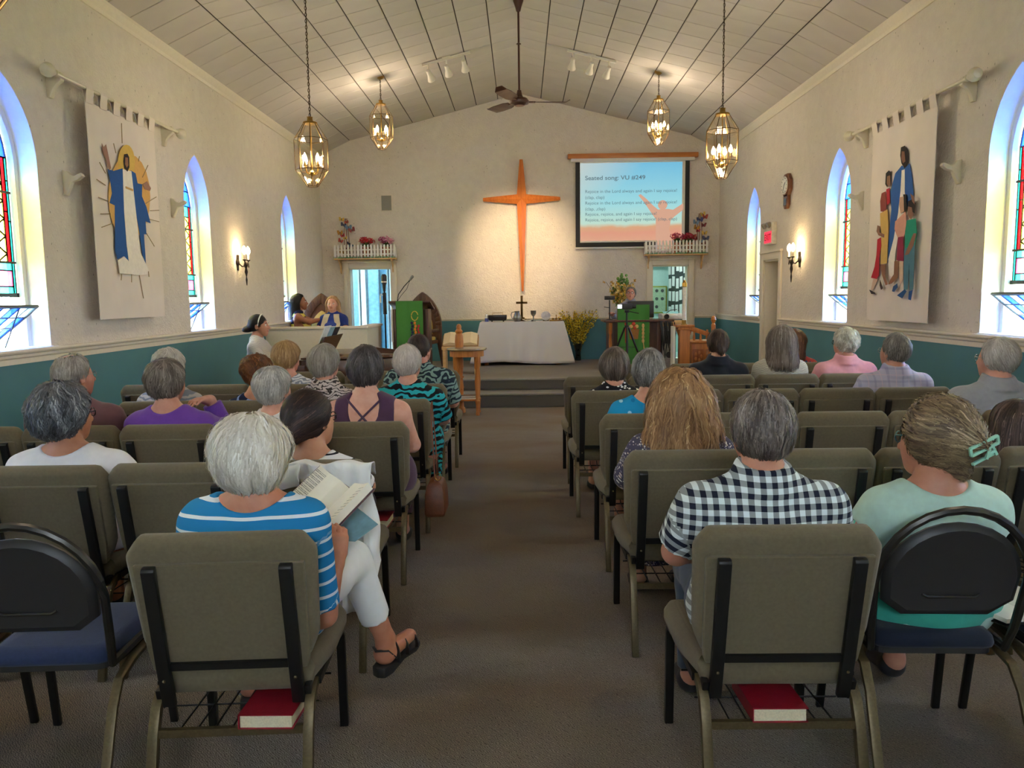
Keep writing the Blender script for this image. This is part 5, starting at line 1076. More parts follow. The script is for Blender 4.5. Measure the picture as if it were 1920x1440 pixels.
HYMNALS = [(.745, 2.10, -.01, 'red hymn book under the checked shirt man'), (-.875, 2.08, .12, 'red hymn book under the woman in blue stripes'), (.69, 3.19, .16, 'red hymn book under the wavy blonde woman'),
 (-1.43, 3.03, .13, 'red hymn book under the empty chair left of the draped blouse'),
 (-.88, 4.04, .06, 'hymn book under the woman in the plum dress'), (.69, 4.22, .02, 'hymn book under the woman in turquoise'), (-.86, 4.97, .05, 'hymn book under the woman in the swirl print')]
# ================================================================ chairs
def slab(pts, prof, place):
    """stack of inset copies of a convex outline: prof = [(offset along the normal, inset)]"""
    n = len(pts); cx = sum(p[0] for p in pts)/n; cz = sum(p[1] for p in pts)/n; rs = []
    for d, ins in prof:
        r = []
        for i in range(n):
            a, b, c = pts[i-1], pts[i], pts[(i+1) % n]; e1 = Vector((b[0]-a[0], b[1]-a[1])).normalized(); e2 = Vector((c[0]-b[0], c[1]-b[1])).normalized()
            n1, n2 = Vector((-e1.y, e1.x)), Vector((-e2.y, e2.x)); m = (n1+n2); m = m/max(.3, m.length_squared)*2
            r.append(place(b[0]+m.x*ins, b[1]+m.y*ins, d))
        rs.append(r)
    return rs
def rounded(pts, r, k=3):
    out = []; n = len(pts)
    for i in range(n):
        a, b, c = [Vector(pts[j]) for j in (i-1, i, (i+1) % n)]; p = b+(a-b).normalized()*r; q = b+(c-b).normalized()*r
        for t in range(k+1): f = t/k; out.append(tuple((p*(1-f)+b*f)*(1-f)+(b*(1-f)+q*f)*f))
    return out
LEAN = math.radians(11)
def church_chair():
    t = thing('church_chair', '', 'chair', (0, 0, -50))
    # the back leans: frame with origin at the seat rear
    o = Vector((0, -.195, .43)); ux = Vector((1, 0, 0)); uz = Vector((0, -math.sin(LEAN), math.cos(LEAN))); un = Vector((0, math.cos(LEAN), math.sin(LEAN)))
    B = lambda a, b, d: o+ux*a+uz*b+un*d
    out = [(-.225, .055), (.225, .055), (.252, .12), (.265, .40), (.228, .452), (-.228, .452), (-.265, .40), (-.252, .12)]
    out = rounded(out, .014, 2)
    g = G(); g.rings(slab(out, [(-.022, .03), (-.017, .014), (0, 0), (.03, .0), (.052, .012), (.066, .035), (.072, .07)], B)); g.build('backrest', M_olive, t, smooth=True, ang=50)
    # flat rear panel, recessed below the rolled top
    pan = [(-.222, .035), (.222, .035), (.232, .12), (.238, .385), (-.238, .385), (-.232, .12)]
    g = G(); g.rings(slab(rounded(pan, .01, 2), [(-.034, .004), (-.032, 0), (-.005, 0)], B)); g.build('rear_panel', M_olive, t)
    for s in (-1, 1):
        g = G(); w = .0185
        g.rings([[B(s*.188-w, b, d0), B(s*.188+w, b, d0), B(s*.188+w, b, d0+.02), B(s*.188-w, b, d0+.02)] for b, d0 in ((-.075, -.052), (.05, -.056), (.375, -.056), (.383, -.05))]); g.build('upright', M_black, t, bevel=.003)
        g = G(); g.ball(B(s*.188, .02, -.058), .005, 6, 4); g.build('bolt', M_bronze, t)
        g = G(); g.prism([(s*.205, -.235, .40), (s*.205, -.135, .40), (s*.205, -.17, .345), (s*.205, -.215, .335)], (s*.02, 0, 0)); g.build('gusset', M_black, t, bevel=.003)
        g = G(); g.tube([(s*.222, -.16, .385), (s*.222, -.20, .375), (s*.222, -.235, .345), (s*.222, -.265, .28), (s*.222, -.305, .14), (s*.222, -.335, 0)], 0, rect=(.026, .030), up=(1, 0, 0)); g.build('rear_leg', M_bronze, t, bevel=.003)
        g = G(); g.tube([(s*.232, .15, .382), (s*.232, .215, .375), (s*.232, .235, .345), (s*.232, .245, 0)], 0, rect=(.026, .030), up=(1, 0, 0)); g.build('front_leg', M_black, t, bevel=.003)
        g = G(); g.tube([(s*.232, -.17, .385), (s*.232, .17, .385)], 0, rect=(.022, .025)); g.build('side_rail', M_black, t)
    g = G(); g.rings([[B(-.188, b, -.045), B(.188, b, -.045), B(.188, b, -.03), B(-.188, b, -.03)] for b in (.045, .068)]); g.build('lower_bar', M_black, t)
    so = rounded([(-.228, -.205), (.228, -.205), (.262, -.02), (.262, .21), (.235, .265), (-.235, .265), (-.262, .21), (-.262, -.02)], .02, 2)
    g = G(); g.rings(slab(so, [(.385, .03), (.392, .012), (.41, 0), (.437, 0), (.455, .012), (.465, .035), (.47, .08)], lambda a, b, d: Vector((a, b, d-.02*(b < -.19))))); g.build('seat', M_olive, t, smooth=True, ang=50)
    g = G(); g.tube([(-.21, -.262, .285), (.21, -.262, .285)], 0, rect=(.016, .024)); g.build('rack_bar', M_bronze, t)
    g = G()
    for k in range(7): x = -.15+k*.05; g.tube([(x, -.262, .292), (x, .10, .272), (x, .13, .30)], .003, 5)
    g.tube([(-.22, .10, .270), (.22, .10, .270)], .004, 5); g.tube([(-.22, -.10, .281), (.22, -.10, .281)], .003, 5); g.build('book_rack', M_black, t)
    return t
proto = church_chair()
def row(k): return ('front row', 'second row', 'third row', 'fourth row', 'fifth row', 'back row')[k]
CHAIRS = []
def seat_at(x, ytop, rz, label, used=[0]):
    loc = (x, ytop+.30, 0)
    if not used[0]: used[0] = 1; o = proto; o.location = loc; o.rotation_euler = (0, 0, rz)
    else: o = dup(proto, loc, rz)
    o['label'] = label; o['group'] = 'olive upholstered church chairs'; CHAIRS.append(o); return o
ordn = ['aisle', 'second', 'third', 'fourth', 'fifth', 'sixth']
who = {}
for line in CHAIR_ROWS:
    side, r, ytop, rz, xs, labels = line
    for k, (x, lb) in enumerate(zip(xs, labels)):
        dy = -abs(k)*.0
        yy = ytop(k) if callable(ytop) else ytop
        seat_at(x, yy, math.radians(rz), lb)
# ---- dark hoop backed stacking chairs
def hoop_chair(x, y, rz, label, seatm):
    t = thing('stacking_chair', label, 'chair', (x, y, 0), rz, 'dark hoop backed stacking chairs')
    M_h = mat('graphite_tube', '#3b3936', .35, .7)
    ty = lambda z: -.20-(z-.44)*.22
    P = [(-.205, -.19, .425), (-.215, ty(.50), .50)]+[(-.225*math.cos(a), ty(.66+.235*math.sin(a)), .66+.235*math.sin(a)) for a in np.linspace(0, PI, 15)]+[(.215, ty(.50), .50), (.205, -.19, .425)]
    g = G(); g.tube([(-.205, .1, .425)]+P+[(.205, .1, .425)], .0135, 8); g.build('hoop_frame', M_h, t, smooth=True)
    o = [(-.198, .595), (-.13, .545), (.13, .545), (.198, .595), (.205, .68)]+[(.205*math.cos(a), .67+.185*math.sin(a)) for a in np.linspace(.15, PI-.15, 13)]+[(-.205, .68)]
    M_s = mat('dark_shell_plastic', '#2b2a2b', .45, var=.04)
    pl = lambda a, b, d: Vector((a, ty(b)+d-.012*(1-(a/.21)**2)*.0, b))
    g = G(); g.rings(slab(o, [(-.012, .03), (-.014, .022), (-.006, .008), (.004, 0), (.016, .002), (.026, .02), (.03, .06)], pl)); g.build('back_shell', M_s, t, smooth=True, ang=40)
    g = G(); g.tube([pl(-.085, .622, -.013), pl(-.07, .614, -.017), pl(.07, .614, -.017), pl(.085, .622, -.013)], .005, 6); g.build('handle_groove', M_h, t, smooth=True)
    so = rounded([(-.19, -.19), (.19, -.19), (.215, .17), (.15, .22), (-.15, .22), (-.215, .17)], .05, 4)
    g = G(); g.rings(slab(so, [(.415, .02), (.42, .004), (.43, 0), (.452, .006), (.466, .022), (.471, .04)], lambda a, b, d: Vector((a, b, d)))); g.build('seat', seatm, t, smooth=True, ang=60)
    g = G(); g.rings(slab(so, [(.395, .03), (.398, .012), (.418, .012)], lambda a, b, d: Vector((a, b, d)))); g.build('seat_pan', M_s, t)
    for s in (-1, 1):
        g = G(); g.tube([(s*.215, .10, .40), (s*.222, -.10, .395), (s*.225, -.20, .375), (s*.228, -.255, .31), (s*.235, -.40, 0)], 0, rect=(.016, .03), up=(1, 0, 0)); g.build('rear_leg', M_bronze if 1 else M_h, t, bevel=.004)
        g = G(); g.tube([(s*.19, -.12, .41), (s*.20, .14, .405), (s*.203, .17, .38), (s*.21, .22, 0)], 0, rect=(.018, .028), up=(1, 0, 0)); g.build('front_leg', M_black, t, bevel=.004)
    return t
hoop_chair(-1.49, 2.44, math.radians(3), 'hoop backed stacking chair with a navy seat in the back row, left of the aisle', M_navy)
hoop_chair(-2.01, 2.44, math.radians(2), 'hoop backed stacking chair cut off by the left edge of the photo', M_navy)
hoop_chair(1.295, 2.52, math.radians(-2), 'hoop backed stacking chair under the woman with the mint hair clip', M_dknavy)
hoop_chair(1.81, 2.50, math.radians(-3), 'hoop backed stacking chair with a book on its seat, cut off by the right edge', M_dknavy)
# ---- hymn books
M_page = mat('page_edges', '#d8cdae', .8, var=.1, sc=200); M_red = mat('red_cloth_cover', '#8e1024', .5, bump=.2, bsc=300)
def hymnal(x, y, z, rz, label, rx=-.15, name='hymn_book', cov=None):
    b = thing(name, label, 'book', (x, y, z), rz, 'hymn books in the racks under the chairs'); R = rotm(rx)
    g = G(); g.box(R @ Vector((0, 0, .021)), (.15, .215, .036), R); g.build('page_block', M_page, b)
    g = G(); c = cov or M_red
    for zz in (.0015, .041): g.box(R @ Vector((0, 0, zz)), (.16, .225, .003), R)
    g.box(R @ Vector((-.0785, 0, .021)), (.003, .225, .042), R); g.build('cover', c, b)
    return b
for x, yt, dx, lb in HYMNALS: hymnal(x+dx, yt+.30-.165, .2915, 0, lb, -.055)
# ================================================================ people: signed-distance bodies meshed by surface nets
F32 = np.float32
def A3(v): return np.array(v, F32)
def rc(P, a, b, ra, rb, sx=1., sy=1.):
    """tapered capsule a-b; sx, sy widen it along x / y"""
    s = A3((1/sx, 1/sy, 1)); a = A3(a)*s; b = A3(b)*s; q = P*s if (sx != 1 or sy != 1) else P
    ab = b-a; t = np.clip(((q-a) @ ab)/max(1e-9, float(ab @ ab)), 0, 1)
    d = q-a-t[:, None]*ab
    return (np.sqrt(np.einsum('ij,ij->i', d, d))-(ra+(rb-ra)*t))*min(sx, sy, 1)
def el(P, c, r):
    q = (P-A3(c))/A3(r); k0 = np.sqrt(np.einsum('ij,ij->i', q, q)); q2 = q/A3(r); k1 = np.sqrt(np.einsum('ij,ij->i', q2, q2))+1e-9
    return k0*(k0-1)/k1
def sm(a, b, k=.03):
    h = np.maximum(k-np.abs(a-b), 0)/k; return np.minimum(a, b)-h*h*k*.25
def sx_(a, b, k=.02): return -sm(-a, -b, k)
def mn(L, k): 
    r = L[0]
    for x in L[1:]: r = sm(r, x, k)
    return r
def wob(P, f, ph=0.):
    x, y, z = P[:, 0]*f, P[:, 1]*f, P[:, 2]*f
    return (np.sin(x*1.1+1.7*np.sin(y*.9+ph)+z*.6)+np.sin(y*1.3+1.5*np.sin(z*1.1+ph)+x*.5)+np.sin(z*1.2+1.6*np.sin(x+ph)+y*.7))/3
def nets(f, lo, hi, h):
    lo = A3(lo); n = (np.ceil((A3(hi)-lo)/h/8)).astype(int)+1
    bx = np.stack(np.meshgrid(*[np.arange(k) for k in n], indexing='ij'), -1).reshape(-1, 3)
    c = lo+(bx*8+3.5)*h; d = f(c.astype(F32)); act = np.abs(d) < 8*h*1.35
    D = np.where(d < 0, -1, 1).astype(F32)[:, None].repeat(512, 1)
    loc = np.stack(np.meshgrid(*[np.arange(8)]*3, indexing='ij'), -1).reshape(-1, 3)
    ia = np.nonzero(act)[0]
    P = (lo+((bx[ia]*8)[:, None]+loc[None]).reshape(-1, 3)*h).astype(F32)
    V = np.empty(len(P), F32)
    for k in range(0, len(P), 400000): V[k:k+400000] = f(P[k:k+400000])
    D[ia] = V.reshape(-1, 512)
    D = D.reshape(*n, 8, 8, 8).transpose(0, 3, 1, 4, 2, 5).reshape(*(n*8))
    s = D < 0; cnt = np.zeros(np.array(D.shape)-1, np.int8)
    off = [(i, j, k) for i in (0, 1) for j in (0, 1) for k in (0, 1)]
    sl = lambda o: tuple(slice(o[q], D.shape[q]-1+o[q]) for q in range(3))
    for o in off: cnt += s[sl(o)]
    I = np.argwhere((cnt > 0) & (cnt < 8))
    val = np.stack([D[I[:, 0]+o[0], I[:, 1]+o[1], I[:, 2]+o[2]] for o in off], 1)
    acc = np.zeros((len(I), 3), F32); w = np.zeros((len(I), 1), F32); O = np.array(off, F32)
    for a in range(8):
        for b in range(a+1, 8):
            if np.abs(O[a]-O[b]).sum() != 1: continue
            m = (val[:, a] < 0) != (val[:, b] < 0); t = (val[:, a]/(val[:, a]-val[:, b]+1e-12))[:, None]
            acc += np.where(m[:, None], O[a]+(O[b]-O[a])*t, 0); w += m[:, None]
    verts = lo+(I+acc/np.maximum(w, 1))*h
    idx = -np.ones(cnt.shape, np.int32); idx[tuple(I.T)] = np.arange(len(I)); faces = []
    for ax in range(3):
        u, v = [(1, 2), (2, 0), (0, 1)][ax]
        a = s[tuple(slice(0, -1) if q == ax else slice(1, -1) for q in range(3))]; b = s[tuple(slice(1, None) if q == ax else slice(1, -1) for q in range(3))]
        e = np.argwhere(a != b); 
        if not len(e): continue
        fl = a[tuple(e.T)]; e = e.copy()
        for q in (u, v): e[:, q] += 1
        def at(du, dv): p = e.copy(); p[:, u] -= du; p[:, v] -= dv; return idx[tuple(p.T)]
        q = np.stack([at(1, 1), at(0, 1), at(0, 0), at(1, 0)], 1)
        q[~fl] = q[~fl][:, ::-1]; faces.append(q)
    F = np.concatenate(faces); F = F[(F >= 0).all(1)]
    return verts.astype(F32), F
def npmesh(name, V, F, m, smooth=True, attr=None):
    me = bpy.data.meshes.new(name); k = F.shape[1]
    me.vertices.add(len(V)); me.vertices.foreach_set('co', np.ascontiguousarray(V, F32).ravel())
    me.loops.add(F.size); me.loops.foreach_set('vertex_index', np.ascontiguousarray(F, np.int32).ravel())
    me.polygons.add(len(F)); me.polygons.foreach_set('loop_start', np.arange(0, F.size, k, dtype=np.int32))
    if smooth: me.polygons.foreach_set('use_smooth', np.ones(len(F), bool))
    for nm, a in (attr or {}).items():
        if a.ndim == 2: me.attributes.new(nm, 'FLOAT_VECTOR', 'POINT').data.foreach_set('vector', np.ascontiguousarray(a, F32).ravel())
        else: me.attributes.new(nm, 'FLOAT', 'POINT').data.foreach_set('value', np.ascontiguousarray(a, F32))
    me.update(calc_edges=True)
    if m: me.materials.append(m)
    return me
# ---- materials of people
def skin(col):
    n = 'skin_'+col[1:]
    if n in MATS: return MATS[n]
    a = NT(n); v = a.obj(); c = lin(col)
    a.set('Base Color', a.ramp(a.noise(24, 4, v), (.3, (c[0]*.92, c[1]*.82, c[2]*.78, 1)), (.7, (min(1, c[0]*1.06), c[1]*1.05, c[2]*1.05, 1))))
    a.set('Roughness', .5); a.set('Subsurface Weight', .12); a.set('Subsurface Radius', (.012, .005, .003)); a.bump(a.noise(120, 3, v), .12, .003)
    MATS[n] = a.m; return a.m
def hairmat(c1, c2, c3=None):
    n = 'hair_%s_%s' % (c1[1:], c2[1:])
    if n in MATS: return MATS[n]
    a = NT(n); t = a.n('Attribute', attribute_name='tone').outputs['Fac']
    st = [(.15, lin(c1)), (.8, lin(c2))]+([(1., lin(c3))] if c3 else [])
    a.set('Base Color', a.ramp(t, *st)); a.set('Roughness', .5); a.set('Specular IOR Level', .35); MATS[n] = a.m; return a.m
def pv(a):
    q = a.n('Attribute', attribute_name='pat').outputs['Vector']; s = a.n('SeparateXYZ', {0: q}); return q, s.outputs[0], s.outputs[1]
def cl_plain(name, col, var=.05, weave=0):
    a = NT('cloth_'+name); v = a.obj(); c = lin(col)
    a.set('Base Color', a.ramp(a.noise(40, 3, v), (.3, tuple(x*(1-var) for x in c[:3])), (.7, tuple(min(1, x*(1+var)) for x in c[:3])))); a.set('Roughness', .85); a.set('Specular IOR Level', .2); a.set('Sheen Weight', .2)
    h = a.noise(500, 2, v)
    if weave:
        q, u, w = pv(a); z = a.n('TexWave', {'Vector': q, 'Scale': weave, 'Distortion': 6., 'Detail': 0}, bands_direction='Y').outputs['Fac']; h = z
        a.set('Base Color', a.mix(z, tuple(x*.62 for x in c[:3])+(1,), c))
    a.bump(h, .5 if weave else .12, .004 if weave else .002); return a.m
def cl_stripe(name, c1, c2, per, frac, off=0.):
    a = NT('cloth_'+name); q, u, v = pv(a)
    f = a.math('LESS_THAN', a.math('FRACT', a.math('ADD', a.math('DIVIDE', v, per), 10+off)), frac)
    a.set('Base Color', a.mix(f, lin(c1), lin(c2))); a.set('Roughness', .85); a.set('Specular IOR Level', .2); return a.m
def cl_check(name, c1, c2, per):
    a = NT('cloth_'+name); q, u, v = pv(a)
    fu = a.math('LESS_THAN', a.math('FRACT', a.math('ADD', a.math('DIVIDE', u, per), 10)), .5); fv = a.math('LESS_THAN', a.math('FRACT', a.math('ADD', a.math('DIVIDE', v, per), 10)), .5)
    k = a.math('MULTIPLY', a.math('ADD', fu, fv), .5); a.set('Base Color', a.ramp(k, (.2, lin(c1)), (.5, tuple((x+y)*.36 for x, y in zip(lin(c1)[:3], lin(c2)[:3]))), (.8, lin(c2)))); a.set('Roughness', .85); a.set('Specular IOR Level', .2); return a.m
def cl_plaid(name, base, c1, c2):
    a = NT('cloth_'+name); q, u, v = pv(a); col = lin(base)
    for ax, c in ((u, c1), (v, c1), (u, c2), (v, c2)):
        per, fr, o = (.09, .16, 0) if c == c1 else (.09, .07, .45)
        f = a.math('MULTIPLY', a.math('LESS_THAN', a.math('FRACT', a.math('ADD', a.math('DIVIDE', ax, per), 10+o)), fr), .45); col = a.mix(f, col, lin(c))
    a.set('Base Color', col); a.set('Roughness', .85); return a.m
def cl_spots(name, base, cols, sc, th=.35, sz=(1, 1, 1), curl=0):
    a = NT('cloth_'+name); q, u, v = pv(a); vec = a.n('Mapping', {'Vector': q, 'Scale': sz}).outputs[0]
    if curl:
        nz = a.n('TexNoise', {'Vector': vec, 'Scale': sc*.6, 'Detail': 1}).outputs['Color']; vec = a.n('VectorMath', {0: vec, 1: a.n('VectorMath', {0: nz, 3: curl}, operation='SCALE').outputs[0]}, operation='ADD').outputs[0]
    vo = a.n('TexVoronoi', {'Vector': vec, 'Scale': sc}); f = a.math('LESS_THAN', vo.outputs['Distance'], th)
    r = a.n('SeparateXYZ', {0: vo.outputs['Color']}).outputs[0]; n = len(cols)
    c = a.ramp(r, *[(i/max(1, n), lin(x)) for i, x in enumerate(cols)]) if n > 1 else lin(cols[0])
    for nd in a.N:
        if nd.type == 'VALTORGB': nd.color_ramp.interpolation = 'CONSTANT'
    a.set('Base Color', a.mix(f, lin(base), c)); a.set('Roughness', .85); a.set('Specular IOR Level', .2); return a.m
def cl_swirl(name, base, c1, sc, th=.5, dist=4.):
    a = NT('cloth_'+name); q, u, v = pv(a)
    w = a.n('TexWave', {'Vector': q, 'Scale': sc, 'Distortion': dist, 'Detail': 2, 'Detail Scale': 1.4}, wave_type='RINGS').outputs['Fac']
    k = a.math('GREATER_THAN', w, th); a.set('Base Color', a.mix(k, lin(base), lin(c1))); a.set('Roughness', .85); a.set('Specular IOR Level', .2); return a.m
# ---- the figure
def smooth_path(P, n):
    P = [A3(p) for p in P]; out = []
    for i in range(len(P)-1): 
        for t in range(n): out.append(P[i]+(P[i+1]-P[i])*(t/n))
    return out+[P[-1]]
def person(label, x, y, top, z0=0., rz=0, s=1., g=1., sw=.165, man=False, hy=0, hp=0, ht=0, hx=0., lean=0., sk='#c99a80', h=.0085,
           hair=None, shirt=None, pants=None, arms='lap', legs='sit', shoes='#2a2a2e', seat=.45, face=False, glasses=None, extra=None, shz=0., nhair=900, hide_low=False):
    root = thing('person', label, 'person', (x, y, z0), rz)
    zt = top-z0
    Hc = A3((hx, -.045+lean, zt-.122)); zs = Hc[2]-.232+shz; zh = seat+.085
    gm = g*(1.06 if man else 1); lx = hx*.45; nb = A3((hx*.75, -.085+lean*.8, Hc[2]-.135+shz*.5))
    ch = A3((lx, -.075+lean*.6, zh+(zs-zh)*.68)); wa = A3((lx*.5, -.05+lean*.25, zh+(zs-zh)*.33)); hp_ = A3((0, -.02, zh))
    dsh = A3((0, -.07+lean*.75, zs))
    Rh = np.array(rotm(-math.radians(hp), math.radians(ht), -math.radians(hy)), F32)   # hy > 0 turns to the right
    SH = [A3((lx-sw, dsh[1], zs)), A3((lx+sw, dsh[1], zs))]
    if arms == 'lap': AR = [[SH[0], (-sw-.055, .0, zh+.17), (-.10, .20, zh+.10)], [SH[1], (sw+.055, .0, zh+.17), (.10, .20, zh+.10)]]
    else: AR = [[SH[i]]+[A3(p) for p in arms[i]] for i in (0, 1)]
    AR = [[A3(p) for p in a] for a in AR]
    if legs == 'sit': LG = [[(q*.095*min(1.15, g), .0, zh-.005), (q*.105, .40, zh-.01), (q*.11, .38, .09)] for q in (-1, 1)]
    else: LG = legs[:2]
    LG = [[A3(p) for p in l] for l in LG]; FT = [(l[2]+A3((0, .02, -.03)), l[2]+A3((.0, .16, -.055))) for l in LG]
    if legs != 'sit' and len(legs) > 2: FT = [(A3(a), A3(b)) for a, b in legs[2]]
    ar = .040*(1.08 if man else 1)*gm**.6
    def torso(P, o=0., bulk=0.):
        L = [rc(P, hp_-A3((.075, 0, 0)), hp_+A3((.075, 0, 0)), .125*g+o, .125*g+o), rc(P, hp_, wa, .165*g+o, .150*gm+o, 1, .80),
             rc(P, wa, ch, .150*gm+o, .158*gm+o, 1.02, .72), rc(P, SH[0]+A3((.04, 0, -.02)), SH[1]-A3((.04, 0, .02)), .068*gm+o, .068*gm+o),
             rc(P, SH[0]+A3((.015, 0, -.01)), nb, .052*gm+o, .05+o*.8), rc(P, SH[1]-A3((.015, 0, .01)), nb, .052*gm+o, .05+o*.8)]
        if not man: L.append(el(P, ch+A3((0, .085*gm, -.035)), (.13*gm+o, .075*gm+o, .075+o)))
        else: L.append(el(P, wa+A3((0, .06*g, .0)), (.13*g+o, .10*g+o, .13+o)))
        return mn(L, .045)
    def arm(P, i, o=0., end=2.):
        a = AR[i]; r0, r1, r2 = ar*1.22+o, ar*1.0+o, ar*.68+o
        d = rc(P, a[0], a[1], r0, r1)
        if end > 1: d = sm(d, rc(P, a[1], a[1]+(a[2]-a[1])*min(1., end-1), r1, r1+(r2-r1)*min(1., end-1)), .012)
        if o or end < 2:   # flat cuff
            k = 0 if end <= 1 else 1; p = a[k]+(a[k+1]-a[k])*(end-k); t = a[k+1]-a[k]; t = t/np.linalg.norm(t)
            near = np.linalg.norm(P-p, axis=1) < .16
            d = np.where(near, np.maximum(d, (P-p) @ t), d)
        return d
    def hands(P, i):
        a = AR[i]; w = a[2]; f = a[2]-a[1]; f = f/np.linalg.norm(f); side = A3((1 if i == 0 else -1, 0, 0)); up = np.cross(side, f); up = up/np.linalg.norm(up)
        if up[2] < 0: up = -up
        lat = np.cross(f, up); lat = lat*(1 if lat @ side > 0 else -1); cu = HC.get(i)
        if cu: f, up, lat = [A3(v)/np.linalg.norm(A3(v)) for v in cu[:3]]
        cur = cu[3] if cu else .35
        kn = w+f*.085; L = [rc(P, w, w+f*.03, ar*.66, .026), mn([rc(P, w+f*.035+lat*e, kn+lat*e*1.25, .0165, .0135) for e in (-.022, -.004, .018)], .02)]
        for q, ln in zip((-.030, -.010, .011, .030), (.052, .068, .072, .062)):
            b = kn+lat*q; d1 = f*math.cos(cur)-up*math.sin(cur); m1 = b+d1*ln*.55; d2 = f*math.cos(cur*2.4)-up*math.sin(cur*2.4)
            L.append(sm(rc(P, b, m1, .0095, .0085), rc(P, m1, m1+d2*ln*.6, .0085, .0072), .006))
        tb = w+f*.03+lat*.028; tm_ = tb+(f*.5+lat*.85)*.036-up*.008; L.append(sm(rc(P, tb, tm_, .0135, .0105), rc(P, tm_, tm_+(f*.9+lat*.2-up*.15)*.034, .0105, .009), .008))
        return mn(L[:2], .02), L[2:]
    HC = (extra or {}).get('hands', {})
    def head(P):
        q = (P-Hc) @ Rh
        d = mn([el(q, (0, -.012, .024), (.076, .096, .094)), rc(q, (0, .03, -.035), (0, .060, -.088), .058, .034, 1.0, .9), el(q, (0, .045, -.03), (.062, .052, .07))], .03)
        d = sx_(d, -el(q, (-.032, .098, .006), (.019, .016, .013)), .014); d = sx_(d, -el(q, (.032, .098, .006), (.019, .016, .013)), .014)
        d = sm(d, rc(q, (0, .090, .012), (0, .112, -.030), .0085, .0135), .012)
        d = sm(d, el(q, (0, .092, -.060), (.022, .009, .009)), .006); d = sx_(d, -el(q, (0, .104, -.0605), (.02, .006, .0018)), .003)
        for e in (-1, 1):
            d = sm(d, el(q, (e*.079, -.008, -.012), (.010, .021, .033)), .007); d = sx_(d, -el(q, (e*.088, -.004, -.012), (.006, .011, .018)), .006)
        return d
    def leg(P, i, o=0., end=2.):
        l = LG[i]; d = rc(P, l[0], l[1], .088*g**.7+o, .062*g**.5+o)
        e = l[1]+(l[2]-l[1])*(min(end, 2)-1); r2 = .058*g**.4+(.036-.058*g**.4)*(end-1)
        d = sm(d, rc(P, l[1], e, .058*g**.4+o, r2+o*1.2), .02)
        if o:
            t = l[2]-l[1]; t = t/np.linalg.norm(t); d = np.where(np.linalg.norm(P-e, axis=1) < .15, np.maximum(d, (P-e) @ t), d)
        return d
    def foot(P, i, o=0.):
        a, b = FT[i]; return sm(rc(P, a, b, .036+o, .026+o, 1.15), rc(P, LG[i][2], a, .036+o*.3, .036+o), .02)
    def body(P):
        d = mn([torso(P), rc(P, nb-A3((0, 0, .03)), Hc+A3((0, -.012, -.05)), .058*(1.1 if man else .98), .054*(1.1 if man else .96)), leg(P, 0), leg(P, 1)], .03)
        d = sm(d, head(P), .014)
        for i in (0, 1): d = sm(d, arm(P, i), .03); d = sm(d, foot(P, i), .02)
        for i in (0, 1):
            p, fs = hands(P, i); d = sm(d, p, .015)
            for q in fs: d = sm(d, q, .005)
        return d
    lo = (-.52+min(0, hx), -.34, -.02); hi = (.52+max(0, hx), .86 if legs == 'sit' else .95, zt+.06)
    V, Fc = nets(body, lo, hi, h)
    V0, F0 = V, Fc
    bo = link('body', npmesh('body', V, Fc, skin(sk)), root)
    # ---- clothes
    wr = (lambda P: wob(P, 26)*.0035+wob(P, 55, 2.)*.0015)
    def pat(V):
        dt = torso(V); da = [arm(V, i) for i in (0, 1)]; u = V[:, 0].copy(); v = V[:, 2].copy()
        u = u+np.sign(u)*np.maximum(V[:, 1]-.0, 0)*.8
        for i in (0, 1):
            a = AR[i]; L1 = np.linalg.norm(a[1]-a[0]); t1 = (a[1]-a[0])/L1; t2 = (a[2]-a[1])/np.linalg.norm(a[2]-a[1])
            up_ = np.linalg.norm(V-(a[0]+a[1])/2, axis=1) < np.linalg.norm(V-(a[1]+a[2])/2, axis=1)
            al = np.where(up_, (V-a[0]) @ t1, L1+(V-a[1]) @ t2)
            m = (da[i] < dt-.004) & (al > .05)
            v = np.where(m, .62-al, v); side = np.cross(t1, A3((0, 0, 1))); u = np.where(m, (V-a[0]) @ (side/np.linalg.norm(side))+V[:, 1]*.3, u)
        return np.stack([u, v, V[:, 1]*.5], 1)
    if shirt:
        m, sl, nz, tilt = shirt['m'], shirt.get('sl', .8), shirt.get('nz', 0.), shirt.get('tilt', .25)
        o = shirt.get('o', .010); hem = shirt.get('hem', -.06)
        def fs(P):
            d = torso(P, o)
            if sl > 0:
                for i in (0, 1): d = sm(d, arm(P, i, o*1.15+shirt.get('loose', 0), sl), .025)
            else: d = sx_(d, np.abs(P[:, 0]-lx)-(sw-.018), .02)
            d = d+wr(P)
            d = sm(d, rc(P, nb-A3((0, .005, .07)), nb, .080*(1.08 if man else 1), .070*(1.08 if man else 1)), .03)
            dep = max(0., -nz); hole = el(P, (nb[0], nb[1]+.02, nb[2]+.06), (shirt.get('rx', .074 if dep < .02 else .088+.5*dep), .34, .06+dep))
            d = sx_(d, -hole, .008)
            if shirt.get('back'): d = sx_(d, -el(P, (lx, nb[1]-.12, nb[2]-.01), shirt['back']), .01)
            d = np.maximum(d, zh+hem-P[:, 2])
            if shirt.get('collar'):
                q = P-nb; w = q[:, 2]-.012-.18*q[:, 1]; rr = np.sqrt(q[:, 0]**2+(q[:, 1]*1.0-.012)**2)
                d = sm(d, np.maximum(np.abs(rr-.082+w*.40)-.013, np.abs(w)-.034), .012)
            return d
        V, Fc = nets(fs, lo, hi, max(h, .009)); so = link('shirt', npmesh('shirt', V, Fc, m, attr={'pat': pat(V)}), root)
